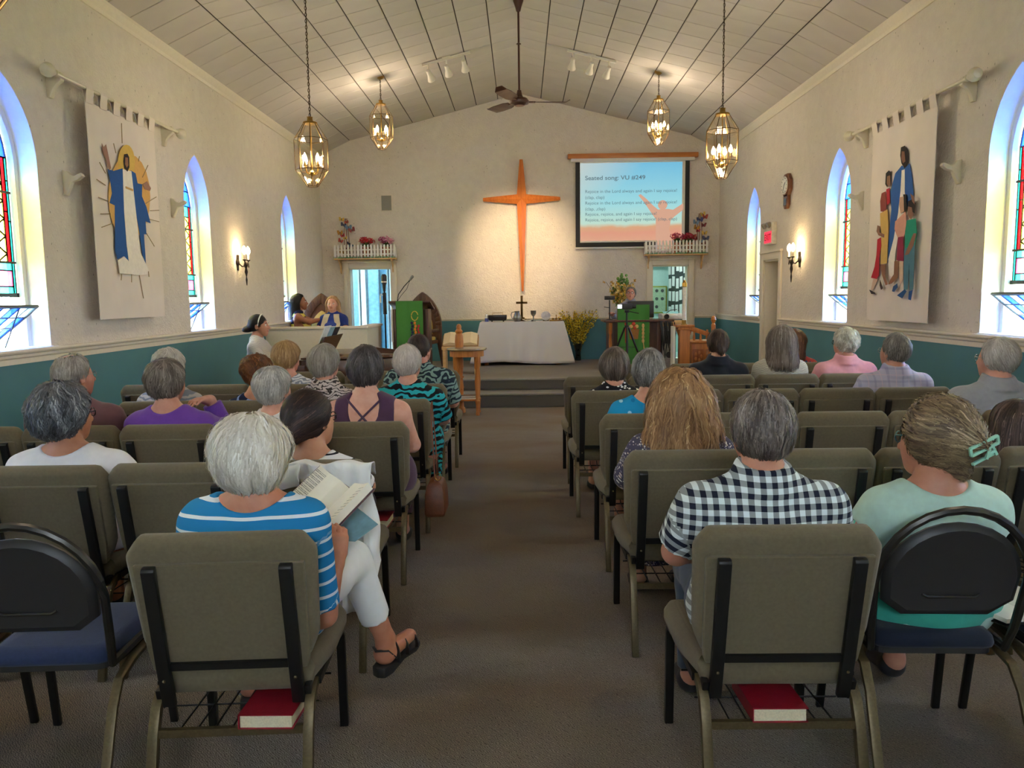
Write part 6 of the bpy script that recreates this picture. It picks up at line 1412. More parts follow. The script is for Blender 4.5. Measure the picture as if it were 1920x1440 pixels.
    if pants:
        m = pants['m']; end = pants.get('end', 1.93); o = pants.get('o', .012)
        def fp(P):
            if pants.get('skirt'):
                d = rc(P, A3((-.09, 0, zh)), A3((.09, 0, zh)), .13*g+o, .13*g+o); kn = (LG[0][1]+LG[1][1])/2; d = sm(d, rc(P, hp_, kn, .16*g, .13, 1.2, 1), .05); e = (LG[0][2]+LG[1][2])/2; e = kn+(e-kn)*(end-1)
                d = sm(d, rc(P, kn, e, .12, .15, 1.15, .75), .04); d = np.where(P[:, 1] > .2, np.maximum(d, e[2]-P[:, 2]), d); d = d+wob(P, 20)*.006
            else:
                d = rc(P, A3((-.075, 0, zh)), A3((.075, 0, zh)), .125*g+o*.7, .125*g+o*.7); d = sm(d, leg(P, 0, o, end), .03); d = sm(d, leg(P, 1, o, end), .03) if not pants.get('split') else np.minimum(d, leg(P, 1, o, end)); d = d+wr(P)
            return np.maximum(d, P[:, 2]-(zh+pants.get('rise', .10)))
        V, Fc = nets(fp, lo, hi, .0105); link('skirt' if pants.get('skirt') else 'trousers', npmesh('trousers', V, Fc, m, attr={'pat': pat(V)}), root)
    if shoes and not (extra or {}).get('bare'):
        for i in (0, 1):
            V, Fc = nets(lambda P: np.maximum(foot(P, i, .007), P[:, 2]-(FT[i][0][2]+.035)), tuple(np.minimum(FT[i][0], FT[i][1])-.08), tuple(np.maximum(FT[i][0], FT[i][1])+.09), .009)
            link('shoe', npmesh('shoe', V, Fc, mat('shoe_'+shoes[1:], shoes, .5)), root)
    # ---- hair: a cap that follows the skull and many tapered locks combed over it
    if hair:
        st = hair; hm = hairmat(*st['c']); hr = st.get('r', (.088, .110, .107)); hcn = st.get('o', (0, -.018, .026)); amp = st.get('amp', .004); fq = st.get('fq', 60)
        fy, fk, nap = st.get('fy', .018), st.get('fk', .62), st.get('nape', -.085)
        def cap(q, a=1.):
            L = [el(q, hcn, hr)]
            for b in st.get('mass', []): L.append(rc(q, *b) if len(b) == 4 else el(q, *b))
            d = mn(L, .04)
            d = sx_(d, q[:, 1]-(fy+np.where(q[:, 2] > 0, fk, st.get('fl', .62))*q[:, 2]), .015)
            d = sx_(d, (nap+st.get('nk', 0)*q[:, 1])-q[:, 2], st.get('taper', .045))
            if st.get('bald'): d = sx_(d, -el(q, st['bald'][0], st['bald'][1]), .012)
            return d+a*(wob(q, fq, st.get('ph', 0.))*amp+wob(q, fq*2.3, 1.)*amp*.4)+wob(q, 17., x*3+y)*st.get('lump', .006)
        zb = st.get('zb', -.16)
        V, Fc = nets(cap, (-.19, -.21, zb-.02), (.19, .15, .19), .0075 if h < .0095 else .010)
        rng = np.random.default_rng(int(abs(x*97+y*31)*10)); tone = np.clip(.42+.35*wob(V*A3((1, 1, .4)), 70)+rng.normal(0, .08, len(V)), 0, 1)
        hobj = link('hair', npmesh('hair', V @ Rh.T+Hc, Fc, hm, attr={'tone': tone}), root)
        n = st.get('n', nhair); ln, wd, curl = st.get('len', .09), st.get('wd', .0026), st.get('curl', .15); sg = 7
        cap0 = lambda q: cap(q, .6)
        p = V[rng.choice(len(V), n)].copy(); crown = A3(st.get('crown', (.01, -.045, .10))); e = .004
        def grad(q):
            gr = np.stack([cap0(q+A3(d)*e)-cap0(q-A3(d)*e) for d in ((1, 0, 0), (0, 1, 0), (0, 0, 1))], 1); return gr/(np.linalg.norm(gr, axis=1, keepdims=True)+1e-9)
        Ps = []; Ns = []; ph = rng.uniform(0, 6.28, n); step = ln/sg*rng.uniform(.6, 1.25, (n, 1)); bias = A3(st.get('comb', (0, 0, -1)))
        lift = rng.uniform(.0005, .0045, n)*st.get('lift', 1)
        prev = None
        for k in range(sg+1):
            gn = grad(p); dd = cap0(p); p = p-gn*((dd-lift-.001*k*st.get('lift', 1)*rng.uniform(0, 1, n)**3)*(1 if k < sg-2 else 1-st.get('free', .7)))[:, None]
            Ps.append(p.copy()); Ns.append(gn)
            out = p-crown; out = out/(np.linalg.norm(out, axis=1, keepdims=True)+1e-6)
            t = out*.9+bias*.9; t = t-gn*np.einsum('ij,ij->i', t, gn)[:, None]; t = t/(np.linalg.norm(t, axis=1, keepdims=True)+1e-6)
            sd = np.cross(gn, t); w = np.sin(ph+k*st.get('wave', .9))*curl+np.array(wob(p, st.get('cl', 40)))*curl*1.4
            t = t+sd*w[:, None]; t = t/(np.linalg.norm(t, axis=1, keepdims=True)+1e-6)
            fr_ = st.get('free', .7) if k >= sg-3 else 0.
            if fr_: t = t*(1-fr_)+(prev*.7+A3((0, 0, -.75))+gn*.12+sd*(w*.6)[:, None])*fr_; t = t/(np.linalg.norm(t, axis=1, keepdims=True)+1e-6)
            if prev is not None: t = t*.7+prev*.3
            prev = t; p = p+t*step
        wv = wd*np.array([.55, 1, 1, .95, .85, .7, .45, .08])[:sg+1]; W_ = rng.uniform(.6, 1.3, n)
        VV = []
        for k in range(sg+1):
            t = Ps[min(k+1, sg)]-Ps[max(k-1, 0)]; sd = np.cross(Ns[k], t); sd = sd/(np.linalg.norm(sd, axis=1, keepdims=True)+1e-9)
            VV += [Ps[k]-sd*(wv[k]*W_)[:, None], Ps[k]+sd*(wv[k]*W_)[:, None]]
        VV = np.stack(VV, 1); base = (np.arange(n)*2*(sg+1))[:, None]; q = np.concatenate([base+np.array([2*k, 2*k+1, 2*k+3, 2*k+2]) for k in range(sg)], 0)
        tn = np.clip(.48+.30*wob(Ps[3]*A3((1, 1, .5)), 55)+rng.normal(0, .20, n), 0, 1).repeat(2*(sg+1))
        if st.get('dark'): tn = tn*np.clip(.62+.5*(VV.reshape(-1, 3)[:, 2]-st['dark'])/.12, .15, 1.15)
        lk = link('hair_locks', npmesh('hair_locks', VV.reshape(-1, 3) @ Rh.T+Hc, q, hm, attr={'tone': tn}), hobj); lk['kind'] = 'stuff'
    hd = lambda v: tuple(np.asarray(A3(v) @ Rh.T+Hc, float))
    if face:
        for e in (-1, 1):
            gg = G(); gg.ball(hd((e*.032, .079, .006)), .0125, 10, 8); ey = gg.build('eye', mat('eye_white', '#e6e0d8', .2), bo, smooth=True)
            gg = G(); gg.ball(hd((e*.032, .088, .006)), .0055, 8, 6); gg.build('iris', M_blackp, ey, smooth=True)
            gg = G(); gg.tube([hd((e*.016, .093, .026)), hd((e*.032, .094, .032)), hd((e*.050, .084, .026))], .0028, 5); gg.build('eyebrow', hairmat(*hair['c']), bo)
        gg = G(); gg.ball((0, 0, 0), 1, 10, 6); me = gg.mesh('lips', mat('lips', '#a8524c', .4), smooth=True)
        for v in me.vertices: v.co = Vector(hd((v.co.x*.021, .095+v.co.y*.007, -.060+v.co.z*.007)))
        link('lips', me, bo)
    if glasses:
        gg = G(); r = .0016 if glasses == 'wire' else .0026
        for e in (-1, 1):
            gg.tube([hd((e*.034+.023*math.cos(a), .106-.012*abs(e*.034+.023*math.cos(a))/.05, .004+.018*math.sin(a))) for a in np.linspace(0, 2*PI, 14, endpoint=False)], r, 5, True)
            gg.tube([hd((e*.057, .092, .010)), hd((e*.080, .05, .010)), hd((e*.084, -.005, .008)), hd((e*.082, -.02, -.012))], r, 5)
        gg.tube([hd((-.011, .104, .008)), hd((0, .108, .011)), hd((.011, .104, .008))], r, 5)
        gg.build('glasses', mat('glasses_'+glasses, {'wire': '#9a9488', 'dark': '#26211f', 'teal': '#3f6f74'}[glasses], .3, .6), root, smooth=True)
    root['hd'] = 0; del root['hd']
    return root, dict(V=V0, F=F0, hd=hd, Hc=Hc, nb=nb, zs=zs, zh=zh, AR=AR, Rh=Rh, LG=LG, FT=FT)
# ================================================================ the congregation
BOB = dict(fl=.3, free=.5, o=(0, -.03, .018), r=(.104, .120, .118), fy=.0, nape=-.125, len=.12, zb=-.15)
SHORT = dict(r=(.087, .108, .106), nape=-.080, len=.055, wd=.0024, amp=.003)
def H(base, **k): d = dict(base); d.update(k); return d
GREY = ('#4c4a48', '#a3a09b', '#c2bfba'); WHITE = ('#b9b2a4', '#e9e4da', '#f4f1ea'); SILV = ('#8d8a85', '#cfccc6', '#e4e2dd')
# --- right of the aisle
Q1, q1 = person('grey haired man in a navy and white checked shirt in the back row', .742, 2.44, 1.222, man=True, g=1.05, sw=.195, hy=-8, hp=4, sk='#c08870', h=.0075,
    hair=H(SHORT, c=('#4a403a', '#988b83', '#c0b6ae'), r=(.088, .112, .110), nape=-.088, n=3800, len=.05, dark=-.05, crown=(.01, -.03, .12), lift=1.6),
    shirt=dict(m=cl_check('gingham', '#e4eeee', '#1d2233', .034), sl=.86, collar=True, nz=.012, loose=.014, tilt=.25, hem=-.08), pants=dict(m=cl_plain('jeans', '#39465a')))
Q2, q2 = person('woman in a pale mint top with a mint claw clip in her gathered hair', 1.345, 2.55, 1.170, hy=-28, hp=6, ht=6, sk='#c08a72', g=1.12, h=.0075, lean=.02, glasses='teal',
    arms=[[(-.25, .0, .63), (-.25, .21, .735)], [(.22, .0, .66), (.10, .20, .60)]],
    hair=H(SHORT, c=('#5c4a3a', '#a08a68', '#cdb492'), lump=.010, lift=2.4, r=(.100, .118, .112), o=(0, -.022, .03), nape=-.12, n=3200, free=.15, len=.10, comb=(0, -.6, -.1), crown=(0, .09, .08), curl=.22, mass=[((0, -.09, -.005), (0, -.12, .0), .058, .040), ((.0, -.07, -.06), (.01, -.09, -.115), .03, .015)], fy=.03),
    shirt=dict(m=cl_plain('mint_top', '#b9d8cc', weave=0), sl=.30, nz=-.03, rx=.115, hem=-.10, loose=.012, o=.014), pants=dict(m=cl_plain('turquoise_skirt', '#3fae9c'), skirt=True, end=1.5))
Q3, q3 = person('woman with long wavy blonde hair in a small floral print dress', .70, 3.49, 1.195, sk='#d0a088', g=1.06, h=.009,
    hair=dict(c=('#7a5636', '#b58a5c', '#d9b888'), o=(0, -.03, .015), r=(.115, .125, .125), mass=[((0, -.06, -.04), (0, -.075, -.17), .125, .125, 1, .72)][:0]+[((-.05, -.05, -.02), (-.085, -.07, -.15), .09, .075), ((.05, -.05, -.02), (.085, -.07, -.15), .09, .075), ((0, -.08, -.05), (.01, -.09, -.195), .085, .05)], fy=-.005, nape=-.27, zb=-.30, amp=.012, fq=38, n=5200, len=.16, wd=.0032, curl=.75, wave=1.6, cl=60, lift=2.6, free=.9, fl=.2),
    shirt=dict(m=cl_spots('floral_dress', '#4a4658', ['#e6e2dc', '#8f8a98', '#c9b8a8', '#d9d4d0'], 95, .36), sl=1.15, nz=.0, hem=-.08, loose=.012), pants=dict(m=cl_spots('floral_skirt', '#4a4658', ['#d9d4d0', '#8f8a98', '#b8a8a0'], 95, .36), skirt=True, end=1.8))
Q4, q4 = person('woman with cropped grey hair in a turquoise top', .73, 4.5, 1.215, hy=4, sk='#cf9a80', g=1.02,
    hair=H(SHORT, c=GREY, r=(.094, .116, .114), nape=-.105, n=1500, len=.07, comb=(0, 0, -1.4)), shirt=dict(m=cl_spots('turquoise_top', '#1f8fc4', ['#9fd0e4', '#1a7ab0'], 22, .25), sl=.6, nz=-.045, loose=.01))
Q5, q5 = person('woman with a smooth brown bob in a black and white petal print', .66, 5.6, 1.152, sk='#cf9a80',
    hair=H(BOB, c=('#453a34', '#7d6f66', '#a39890'), n=1300, curl=.05, len=.15, r=(.108, .118, .120), comb=(0, 0, -1.6)), shirt=dict(m=cl_spots('petal_print', '#1e1e24', ['#ece9e6'], 34, .34, (1, 1.6, 1)), sl=.9, nz=.01))
Q6, q6 = person('person with dark pinned up hair in a black jacket', 1.645, 6.57, 1.24, sk='#cf9a80', sw=.18,
    hair=H(SHORT, c=('#2c211c', '#5c4638', '#8a6f58'), n=1000, len=.08, nape=-.095, mass=[((0, -.10, -.03), (0, -.115, -.05), .034, .03)], amp=.006), shirt=dict(m=cl_plain('black_jacket', '#1c1f29'), sl=1.9, nz=.02, collar=True, loose=.012, o=.016))
Q7, q7 = person('woman with long straight greying brown hair in a cream lace knit', 2.165, 6.57, 1.262, sk='#cf9a80', hy=-6, g=1.05,
    hair=dict(c=('#5a4c42', '#94877b', '#b8aea4'), o=(0, -.03, .015), r=(.108, .122, .122), mass=[((0, -.055, 0), (0, -.075, -.19), .11, .115), ((-.05, -.03, -.05), (-.085, -.05, -.19), .06, .06), ((.05, -.03, -.05), (.085, -.05, -.19), .06, .06)], fl=0., free=.6, fy=-.01, nape=-.225, zb=-.26, n=1500, len=.17, curl=.05, comb=(0, 0, -1.8)),
    shirt=dict(m=cl_plain('cream_lace', '#d8d2c2', weave=28), sl=1.3, nz=.0))
Q8, q8 = person('woman with reddish brown hair in red flowers, front row right', 2.66, 7.65, 1.185, sk='#cf9a80', hy=8,
    hair=dict(c=('#4a2c20', '#7d5038', '#9c6f50'), o=(0, -.03, .015), r=(.10, .118, .116), mass=[((0, -.05, 0), (0, -.07, -.14), .10, .10)], fl=0., free=.6, fy=.0, nape=-.18, zb=-.22, n=600, len=.14), shirt=dict(m=cl_spots('red_floral', '#b84a48', ['#d8d4d0', '#4a5a7a', '#c86a5a'], 26, .4), sl=.9, nz=0.))
Q9, q9 = person('white haired person with curls in a pink collared shirt', 2.71, 6.57, 1.232, hy=-14, g=1.1, sw=.185, sk='#cf9a80', glasses='dark',
    hair=H(SHORT, c=('#a8a593', '#e2e0d0', '#f0efe4'), r=(.098, .112, .110), nape=-.095, amp=.009, fq=75, n=1300, curl=.9, len=.05, cl=90, wave=2.2), shirt=dict(m=cl_plain('pink_shirt', '#e2a0a8'), sl=.95, collar=True, nz=.012, loose=.016))
Q10, q10 = person('man with short grey hair in a pale lilac plaid shirt', 2.66, 5.6, 1.232, man=True, hy=-20, sw=.19, sk='#c4907a', glasses='wire',
    hair=H(SHORT, c=('#55504a', '#948d84', '#b3ada5'), n=1300, nape=-.085, len=.05, amp=.005), shirt=dict(m=cl_plaid('lilac_plaid', '#b3b0c4', '#8684a8', '#d4b8c0'), sl=.95, collar=True, nz=.012, loose=.016))
Q11, q11 = person('man with thin white hair and glasses in a grey shirt by the right wall', 2.735, 4.53, 1.262, man=True, hy=-22, sw=.20, g=1.06, sk='#c4907c', glasses='wire',
    hair=H(SHORT, c=('#8f8880', '#c4bfb9', '#dcd9d5'), n=1500, nape=-.085, len=.07, amp=.002, comb=(.6, -.4, -.6)), shirt=dict(m=cl_plain('grey_shirt', '#8f9096'), sl=.95, collar=True, nz=.014, loose=.016))
Q12, q12 = person('girl with long dark brown hair at the right edge', 2.215, 3.52, 1.045, s=.9, sk='#cf9a80', sw=.145, g=.9, hy=5,
    hair=dict(c=('#2c221e', '#5a4740', '#8a766c'), o=(0, -.03, .015), r=(.100, .118, .116), mass=[((0, -.05, 0), (0, -.08, -.20), .10, .10), ((-.05, -.03, -.06), (-.07, -.06, -.2), .055, .05), ((.05, -.03, -.06), (.07, -.06, -.2), .055, .05)], fl=0., free=.6, fy=-.01, nape=-.25, zb=-.28, n=1800, len=.17, curl=.08, comb=(0, 0, -1.8)), shirt=dict(m=cl_plain('grey_tee', '#5a5a66'), sl=.6, nz=0.))
# --- left of the aisle
P1A = [[(-.25, .02, .66), (-.04, .28, .72)], [(.205, -.04, .525), (.205, .13, .635)]]
P1, p1 = person('white haired woman in a blue and white striped top reading a hymn book', -.85, 2.42, 1.160, hx=.012, hy=14, hp=12, ht=-3, sk='#c08468', g=1.0, sw=.172, shz=.045, h=.0068, seat=.45,
    hair=H(BOB, c=('#c9c0b0', '#efe9de', '#faf7f0'), r=(.114, .126, .123), o=(0, -.028, .016), n=5200, amp=.006, curl=.35, cl=38, len=.11, wd=.0030, lift=2.4, nape=-.108),
    shirt=dict(m=cl_stripe('blue_stripes', '#2580b8', '#e9eef0', .046, .22), sl=.92, nz=-.035, rx=.125, hem=-.09, o=.011), pants=dict(m=cl_plain('white_trousers', '#e6e5e2', .02), end=1.72, split=True),
    arms=P1A, legs=[[(-.09, .0, .535), (-.12, .39, .50), (-.19, .35, .11)], [(.10, .0, .54), (.205, .36, .565), (.305, .455, .215)], [((-.195, .36, .075), (-.21, .49, .045)), ((.30, .455, .155), (.375, .60, .165))]],
    extra=dict(hands={1: ((.02, .30, .94), (.50, -.80, .25), (-.85, -.45, .16), .5)}, bare=True))
P2, p2 = person('dark haired woman with a ponytail in a black and white striped top', -.92, 3.36, 1.135, hy=32, ht=-4, sk='#bf8a6c', sw=.165, g=.96, h=.0085, glasses='dark',
    hair=H(SHORT, c=('#1b1312', '#3a2824', '#5a4038'), r=(.094, .116, .110), o=(0, -.022, .024), nape=-.085, n=2200, len=.11, comb=(0, -.9, -.4), crown=(0, .08, .09), curl=.04, free=0., taper=.02, lump=.001, amp=.002, mass=[((0, -.115, -.04), (-.01, -.12, -.16), .038, .022)], zb=-.20, fy=.03),
    shirt=dict(m=cl_stripe('breton', '#eceaea', '#23242c', .030, .20), sl=.95, nz=-.035, tilt=.1), pants=dict(m=cl_plain('black_trousers', '#2b2d34'), end=1.8), shoes='#e4e2e0')
P3, p3 = person('woman with tousled dark grey hair in a white lace edged blouse', -1.93, 3.31, 1.178, hx=-.03, hy=24, hp=3, sk='#b07c60', g=1.16, sw=.19, h=.0085, glasses='dark',
    hair=H(BOB, c=('#33363b', '#70747a', '#b4b6b8'), r=(.122, .130, .126), n=3200, amp=.009, fq=48, curl=.6, cl=45, len=.09, lift=2.2, nape=-.165), shirt=dict(m=cl_plain('white_blouse', '#dcdadd', .03), sl=.8, rx=.115, nz=-.03, tilt=.1, loose=.014))
P4, p4 = person('balding grey haired man in a maroon shirt near the left wall', -2.50, 4.31, 1.248, man=True, hy=26, sw=.195, sk='#c48a76', glasses='wire',
    hair=H(SHORT, c=('#7d766e', '#b5aea6', '#cdc8c2'), bald=((0, -.045, .125), (.046, .05, .035)), n=1600, nape=-.085, len=.06, comb=(.3, 0, -.8), crown=(0, -.02, .11)), shirt=dict(m=cl_plain('maroon_shirt', '#6b4a50'), sl=1.0, collar=False, nz=-.01, loose=.014))
P5, p5 = person('woman with brown grey hair in a purple sweater', -1.95, 4.31, 1.206, hx=-.03, hy=18, hp=-4, ht=9, sk='#c4907c', g=1.1, sw=.18,
    hair=H(SHORT, c=('#4c443e', '#8a8078', '#a8a098'), r=(.100, .120, .116), nape=-.11, n=2000, amp=.006, curl=.3, len=.08), shirt=dict(m=cl_plain('purple_sweater', '#6a3f9c'), sl=1.9, nz=-.03, tilt=.05, loose=.01),
    arms=[[(-.24, .02, .70), (-.10, .2, .64)], [(.22, .13, .76), (.155, .075, .965)]], extra=dict(hands={1: ((-.35, -.9, .15), (.0, .2, 1), (-.9, .3, 0), .3)}))
P6, p6 = person('white haired woman in a plain white top ahead of the striped woman', -1.385, 4.31, 1.160, hy=20, ht=2, sk='#cf9a86', hair=H(SHORT, c=SILV, r=(.095, .114, .110), nape=-.105, n=1900, len=.07, amp=.003), shirt=dict(m=cl_plain('white_top', '#dfdcda', .02), sl=.7, nz=.0))
P7, p7 = person('woman with cropped dark hair in a plum dress with crossed back straps', -.87, 4.33, 1.258, g=1.2, sw=.185, sk='#d2a08c', hp=-2, hy=5, h=.0085,
    hair=H(SHORT, c=('#2a2526', '#5c5656', '#8a8484'), r=(.098, .118, .114), nape=-.105, n=2300, amp=.005, len=.07, curl=.2), shirt=dict(m=cl_plain('plum_dress', '#4b3149', weave=0), sl=0, nz=-.0, rx=.10, back=(.098, .12, .165), hem=-.10, o=.008), pants=dict(m=cl_plain('plum_skirt', '#4b3149'), skirt=True, end=1.75))
P8, p8 = person('white haired woman in a pale grey pattern behind the purple sweater', -2.40, 5.27, 1.206, hy=10, sk='#cf9a86', hair=H(SHORT, c=('#a09a90', '#d4cfc6', '#e6e2da'), r=(.104, .118, .116), nape=-.095, n=1100, amp=.007, curl=.5), shirt=dict(m=cl_swirl('grey_pattern', '#b8b6ba', '#80889a', 9, .55, 9.), sl=.9, nz=-.02))
P9, p9 = person('woman with curly auburn hair in a blue floral top', -1.80, 5.27, 1.162, hy=16, sk='#c88f74', hair=H(SHORT, c=('#4a2c1c', '#86552f', '#b5835a'), r=(.102, .116, .112), nape=-.10, n=1400, amp=.010, fq=60, curl=.9, cl=70, len=.06), shirt=dict(m=cl_spots('blue_floral', '#8ba6dc', ['#1c2440', '#e6e8f0', '#4a68b0'], 12, .42), sl=.6, nz=-.04))
P10, p10 = person('woman with a grey bob in a grey animal print collared blouse', -1.34, 5.27, 1.218, hy=16, hp=2, sk='#cf9a86', hair=H(SHORT, c=('#7d766e', '#b0a99f', '#cfc9c0'), r=(.100, .118, .114), nape=-.118, n=1300, len=.09, comb=(0, 0, -1.4)), shirt=dict(m=cl_swirl('animal_print', '#c4b8b4', '#3a3434', 12, .78, 14.), sl=1.0, collar=True, nz=.012))
P11, p11 = person('woman with short white hair in a turquoise and black swirl print', -.775, 5.27, 1.212, hy=14, hp=2, g=1.12, sw=.175, sk='#cf9a88', h=.0085, hair=H(SHORT, c=('#b5a9a0', '#ddd4cc', '#ece6e0'), r=(.094, .114, .110), nape=-.10, n=1500, len=.06), shirt=dict(m=cl_swirl('swirl_print', '#16181e', '#2fa9b4', 7, .5, 10.), sl=.95, nz=.0, loose=.012), pants=dict(m=cl_swirl('swirl_trousers', '#16181e', '#2fa9b4', 8, .5, 10.), end=1.9), shoes='#3a4660')
P12, p12 = person('man with thinning dark hair in a dark leafy aloha shirt', -.81, 6.14, 1.248, man=True, g=1.1, sw=.195, hy=22, sk='#c48a76', glasses='wire', hair=H(SHORT, c=('#2c221e', '#4a3c36', '#6a5a52'), r=(.086, .108, .104), n=1200, nape=-.09, len=.05), shirt=dict(m=cl_swirl('leafy_shirt', '#232f3a', '#7f9a92', 7, .52, 18.), sl=.95, collar=True, nz=.012, loose=.02), pants=dict(m=cl_plain('khaki', '#a08c78')))
P13, p13 = person('woman with short straight blonde hair in a white line print', -1.87, 6.17, 1.197, hy=20, sk='#cf9480', hair=H(SHORT, c=('#8a6a44', '#c09c6c', '#dcc096'), r=(.104, .118, .116), nape=-.115, n=1200, len=.10, comb=(0, 0, -1.4)), shirt=dict(m=cl_swirl('line_print', '#d8d8dc', '#8a90a0', 14, .62, 8.), sl=.8, nz=-.03))
P14, p14 = person('woman pianist with a dark bun and white headband in a white lace blouse', -2.93, 8.75, 1.37, rz=-PI/2, seat=.53, hp=0, sk='#c08a70', face=True, hair=H(SHORT, c=('#15110f', '#2b2220', '#453832'), r=(.083, .104, .102), n=1300, len=.10, comb=(0, -1, -.2), crown=(0, .09, .08), curl=.03, mass=[((0, -.135, -.045), (0, -.150, -.048), .042, .040)], nape=-.07, free=0., taper=.02, lump=.001, amp=.001, fy=.045), shirt=dict(m=cl_plain('white_lace', '#dcd8d0', weave=30), sl=1.2, nz=.01, tilt=.3), pants=dict(m=cl_plain('white_trousers2', '#e0ded8')),
    arms=[[(-.22, .10, .82), (-.15, .34, .76)], [(.22, .10, .82), (.15, .34, .76)]])
P15, p15 = person('choir woman with long black hair and a blue and yellow stole, hands clasped', -3.44, 12.2, 1.615, z0=PZ, rz=math.radians(-80), legs=[[(-.08, .0, .53), (.16, .30, .52), (.18, .30, .09)], [(.09, 0, .53), (.36, .16, .52), (.38, .15, .09)], [((.19, .31, .06), (.30, .40, .035)), ((.39, .16, .06), (.50, .24, .035))]], sk='#9c6a50', face=True, hy=0, hp=-4, g=1.05, hair=dict(c=('#0f0d0e', '#231d1d', '#3a3030'), o=(0, -.03, .02), r=(.104, .124, .120), mass=[((0, -.06, 0), (0, -.10, -.22), .10, .09)], fl=0., free=.6, fy=.0, nape=-.28, zb=-.31, n=1200, len=.18, curl=.15), shirt=dict(m=cl_stripe('blue_yellow_stole', '#1d2140', '#e6d870', .16, .3, .35), sl=0, nz=.0, tilt=.3), pants=dict(m=cl_plain('dark_skirt', '#22242e')),
    arms=[[(-.24, .10, .82), (-.03, .31, .86)], [(.24, .10, .82), (.03, .31, .86)]])
P16, p16 = person('choir woman with shoulder length blonde hair, blue top and pale patterned stole', -2.97, 12.1, 1.585, z0=PZ, rz=math.radians(172), sk='#d8a490', face=True, hy=-10, g=1.1, hair=dict(c=('#9a7450', '#d0a87c', '#e8cca4'), o=(0, -.03, .022), r=(.098, .116, .112), mass=[((-.066, -.035, .0), (-.085, -.015, -.17), .046, .038), ((.066, -.035, .0), (.085, -.015, -.17), .046, .038)], fl=0., free=.6, fy=.0, nape=-.22, zb=-.25, n=1200, len=.15), shirt=dict(m=cl_plain('royal_blue', '#263a86'), sl=.75, nz=.0, tilt=.5), pants=dict(m=cl_plain('dark_skirt2', '#22242e'), skirt=True))
Q13, q13 = person('man with grey hair and glasses seated behind the monitor on the desk', 1.86, 13.25, 1.685, z0=PZ, rz=PI, man=True, hy=12, hp=-8, sk='#c08a76', face=True, glasses='dark', hair=H(SHORT, c=('#55504c', '#8d8782', '#aaa49f'), n=800, fr=0), shirt=dict(m=cl_plain('grey_blue_shirt', '#8a8c9c'), sl=1.9, collar=True, nz=.012), pants=dict(m=cl_plain('dark_trousers', '#2b2d34')),
    arms=[[(-.24, .10, .74), (-.12, .34, .82)], [(.27, .10, .78), (.36, .34, .86)]])
# ================================================================ things held, worn or set down by the people
from mathutils.bvhtree import BVHTree
def hit(inf, o, d):
    t = BVHTree.FromPolygons(inf['V'].tolist(), inf['F'].tolist()); return lambda a, b: t.ray_cast(Vector(a), Vector(b))[0]
# crossed straps of the plum dress
_r = hit(p7, 0, 0); zb_, zt_ = p7['zs']-.075, p7['nb'][2]-.01; M_pl = mat('plum_strap', '#46304a', .8); lx_ = float(p7['nb'][0])
for s in (-1, 1):
    P = [_r((lx_+s*(.10-.165*k/8), -1, zt_-(zt_-zb_)*k/8), (0, 1, 0)) for k in range(9)]; P = [p+Vector((0, -.005, 0)) for p in P if p]
    g = G(); g.tube(P, .006, 6); g.build('back_strap', M_pl, P7, smooth=True)
# mint claw clip in the gathered hair
def clip_():
    M_m = mat('mint_plastic', '#9fd8c0', .3, var=.03); c = Vector((.078, -.182, 1.052)); R = rotm(0, math.radians(-14), math.radians(18))
    W_ = lambda x, y, z: c+R @ Vector((x, y, z))
    g = G()
    for a, b in (((-.055, 0, .012), (.055, 0, .020)), ((-.055, 0, -.012), (.055, 0, -.004)), ((-.055, 0, .012), (-.055, 0, -.012)), ((.055, 0, .02), (.055, 0, -.004)), ((-.045, .01, -.045), (.05, .01, -.036)), ((.02, 0, -.006), (.0, .0, -.04)), ((.03, 0, -.005), (.042, .0, -.038)), ((.008, 0, -.026), (.04, 0, -.024))):
        g.tube([W_(*a), W_(*b)], 0, rect=(.008, .009), up=(0, 1, 0))
    for k in range(5): g.tube([W_(-.04+k*.02, 0, .012), W_(-.045+k*.021, .03, .0), W_(-.045+k*.021, .045, -.015)], .003, 5)
    tag(g.build('hair_clip', M_m, Q2), 'mint green claw clip')
clip_()
# headband of the pianist, stole of the blonde choir woman
g = G(); hd_ = p14['hd']; g.tube([hd_((.088*math.cos(a), .012+.02*math.sin(a), .020+.108*math.sin(a))) for a in np.linspace(-.15, PI+.15, 16)], 0, rect=(.014, .005), up=(0, 0, 1)); tag(g.build('headband', mat('headband_white', '#d9d6d0', .5), P14), 'white headband')
_r = hit(p16, 0, 0); M_st = cl_spots('pale_stole', '#cfc4ae', ['#9a8a78', '#d8d0c4', '#b8a890'], 30, .4)
for s in (-1, 1):
    g = G(); rs = []
    for k in range(9):
        x = s*(.075+.035*min(1, k/3)); z = p16['nb'][2]-.02-k*.05; p = _r((x, 1, z), (0, -1, 0))
        if p: p = p+Vector((0, .022, 0)); rs.append([p+Vector((-.045, 0, 0)), p+Vector((.045, 0, 0)), p+Vector((.045, .006, 0)), p+Vector((-.045, .006, 0))])
    if len(rs) > 1: g.rings(rs); g.build('stole', M_st, P16)
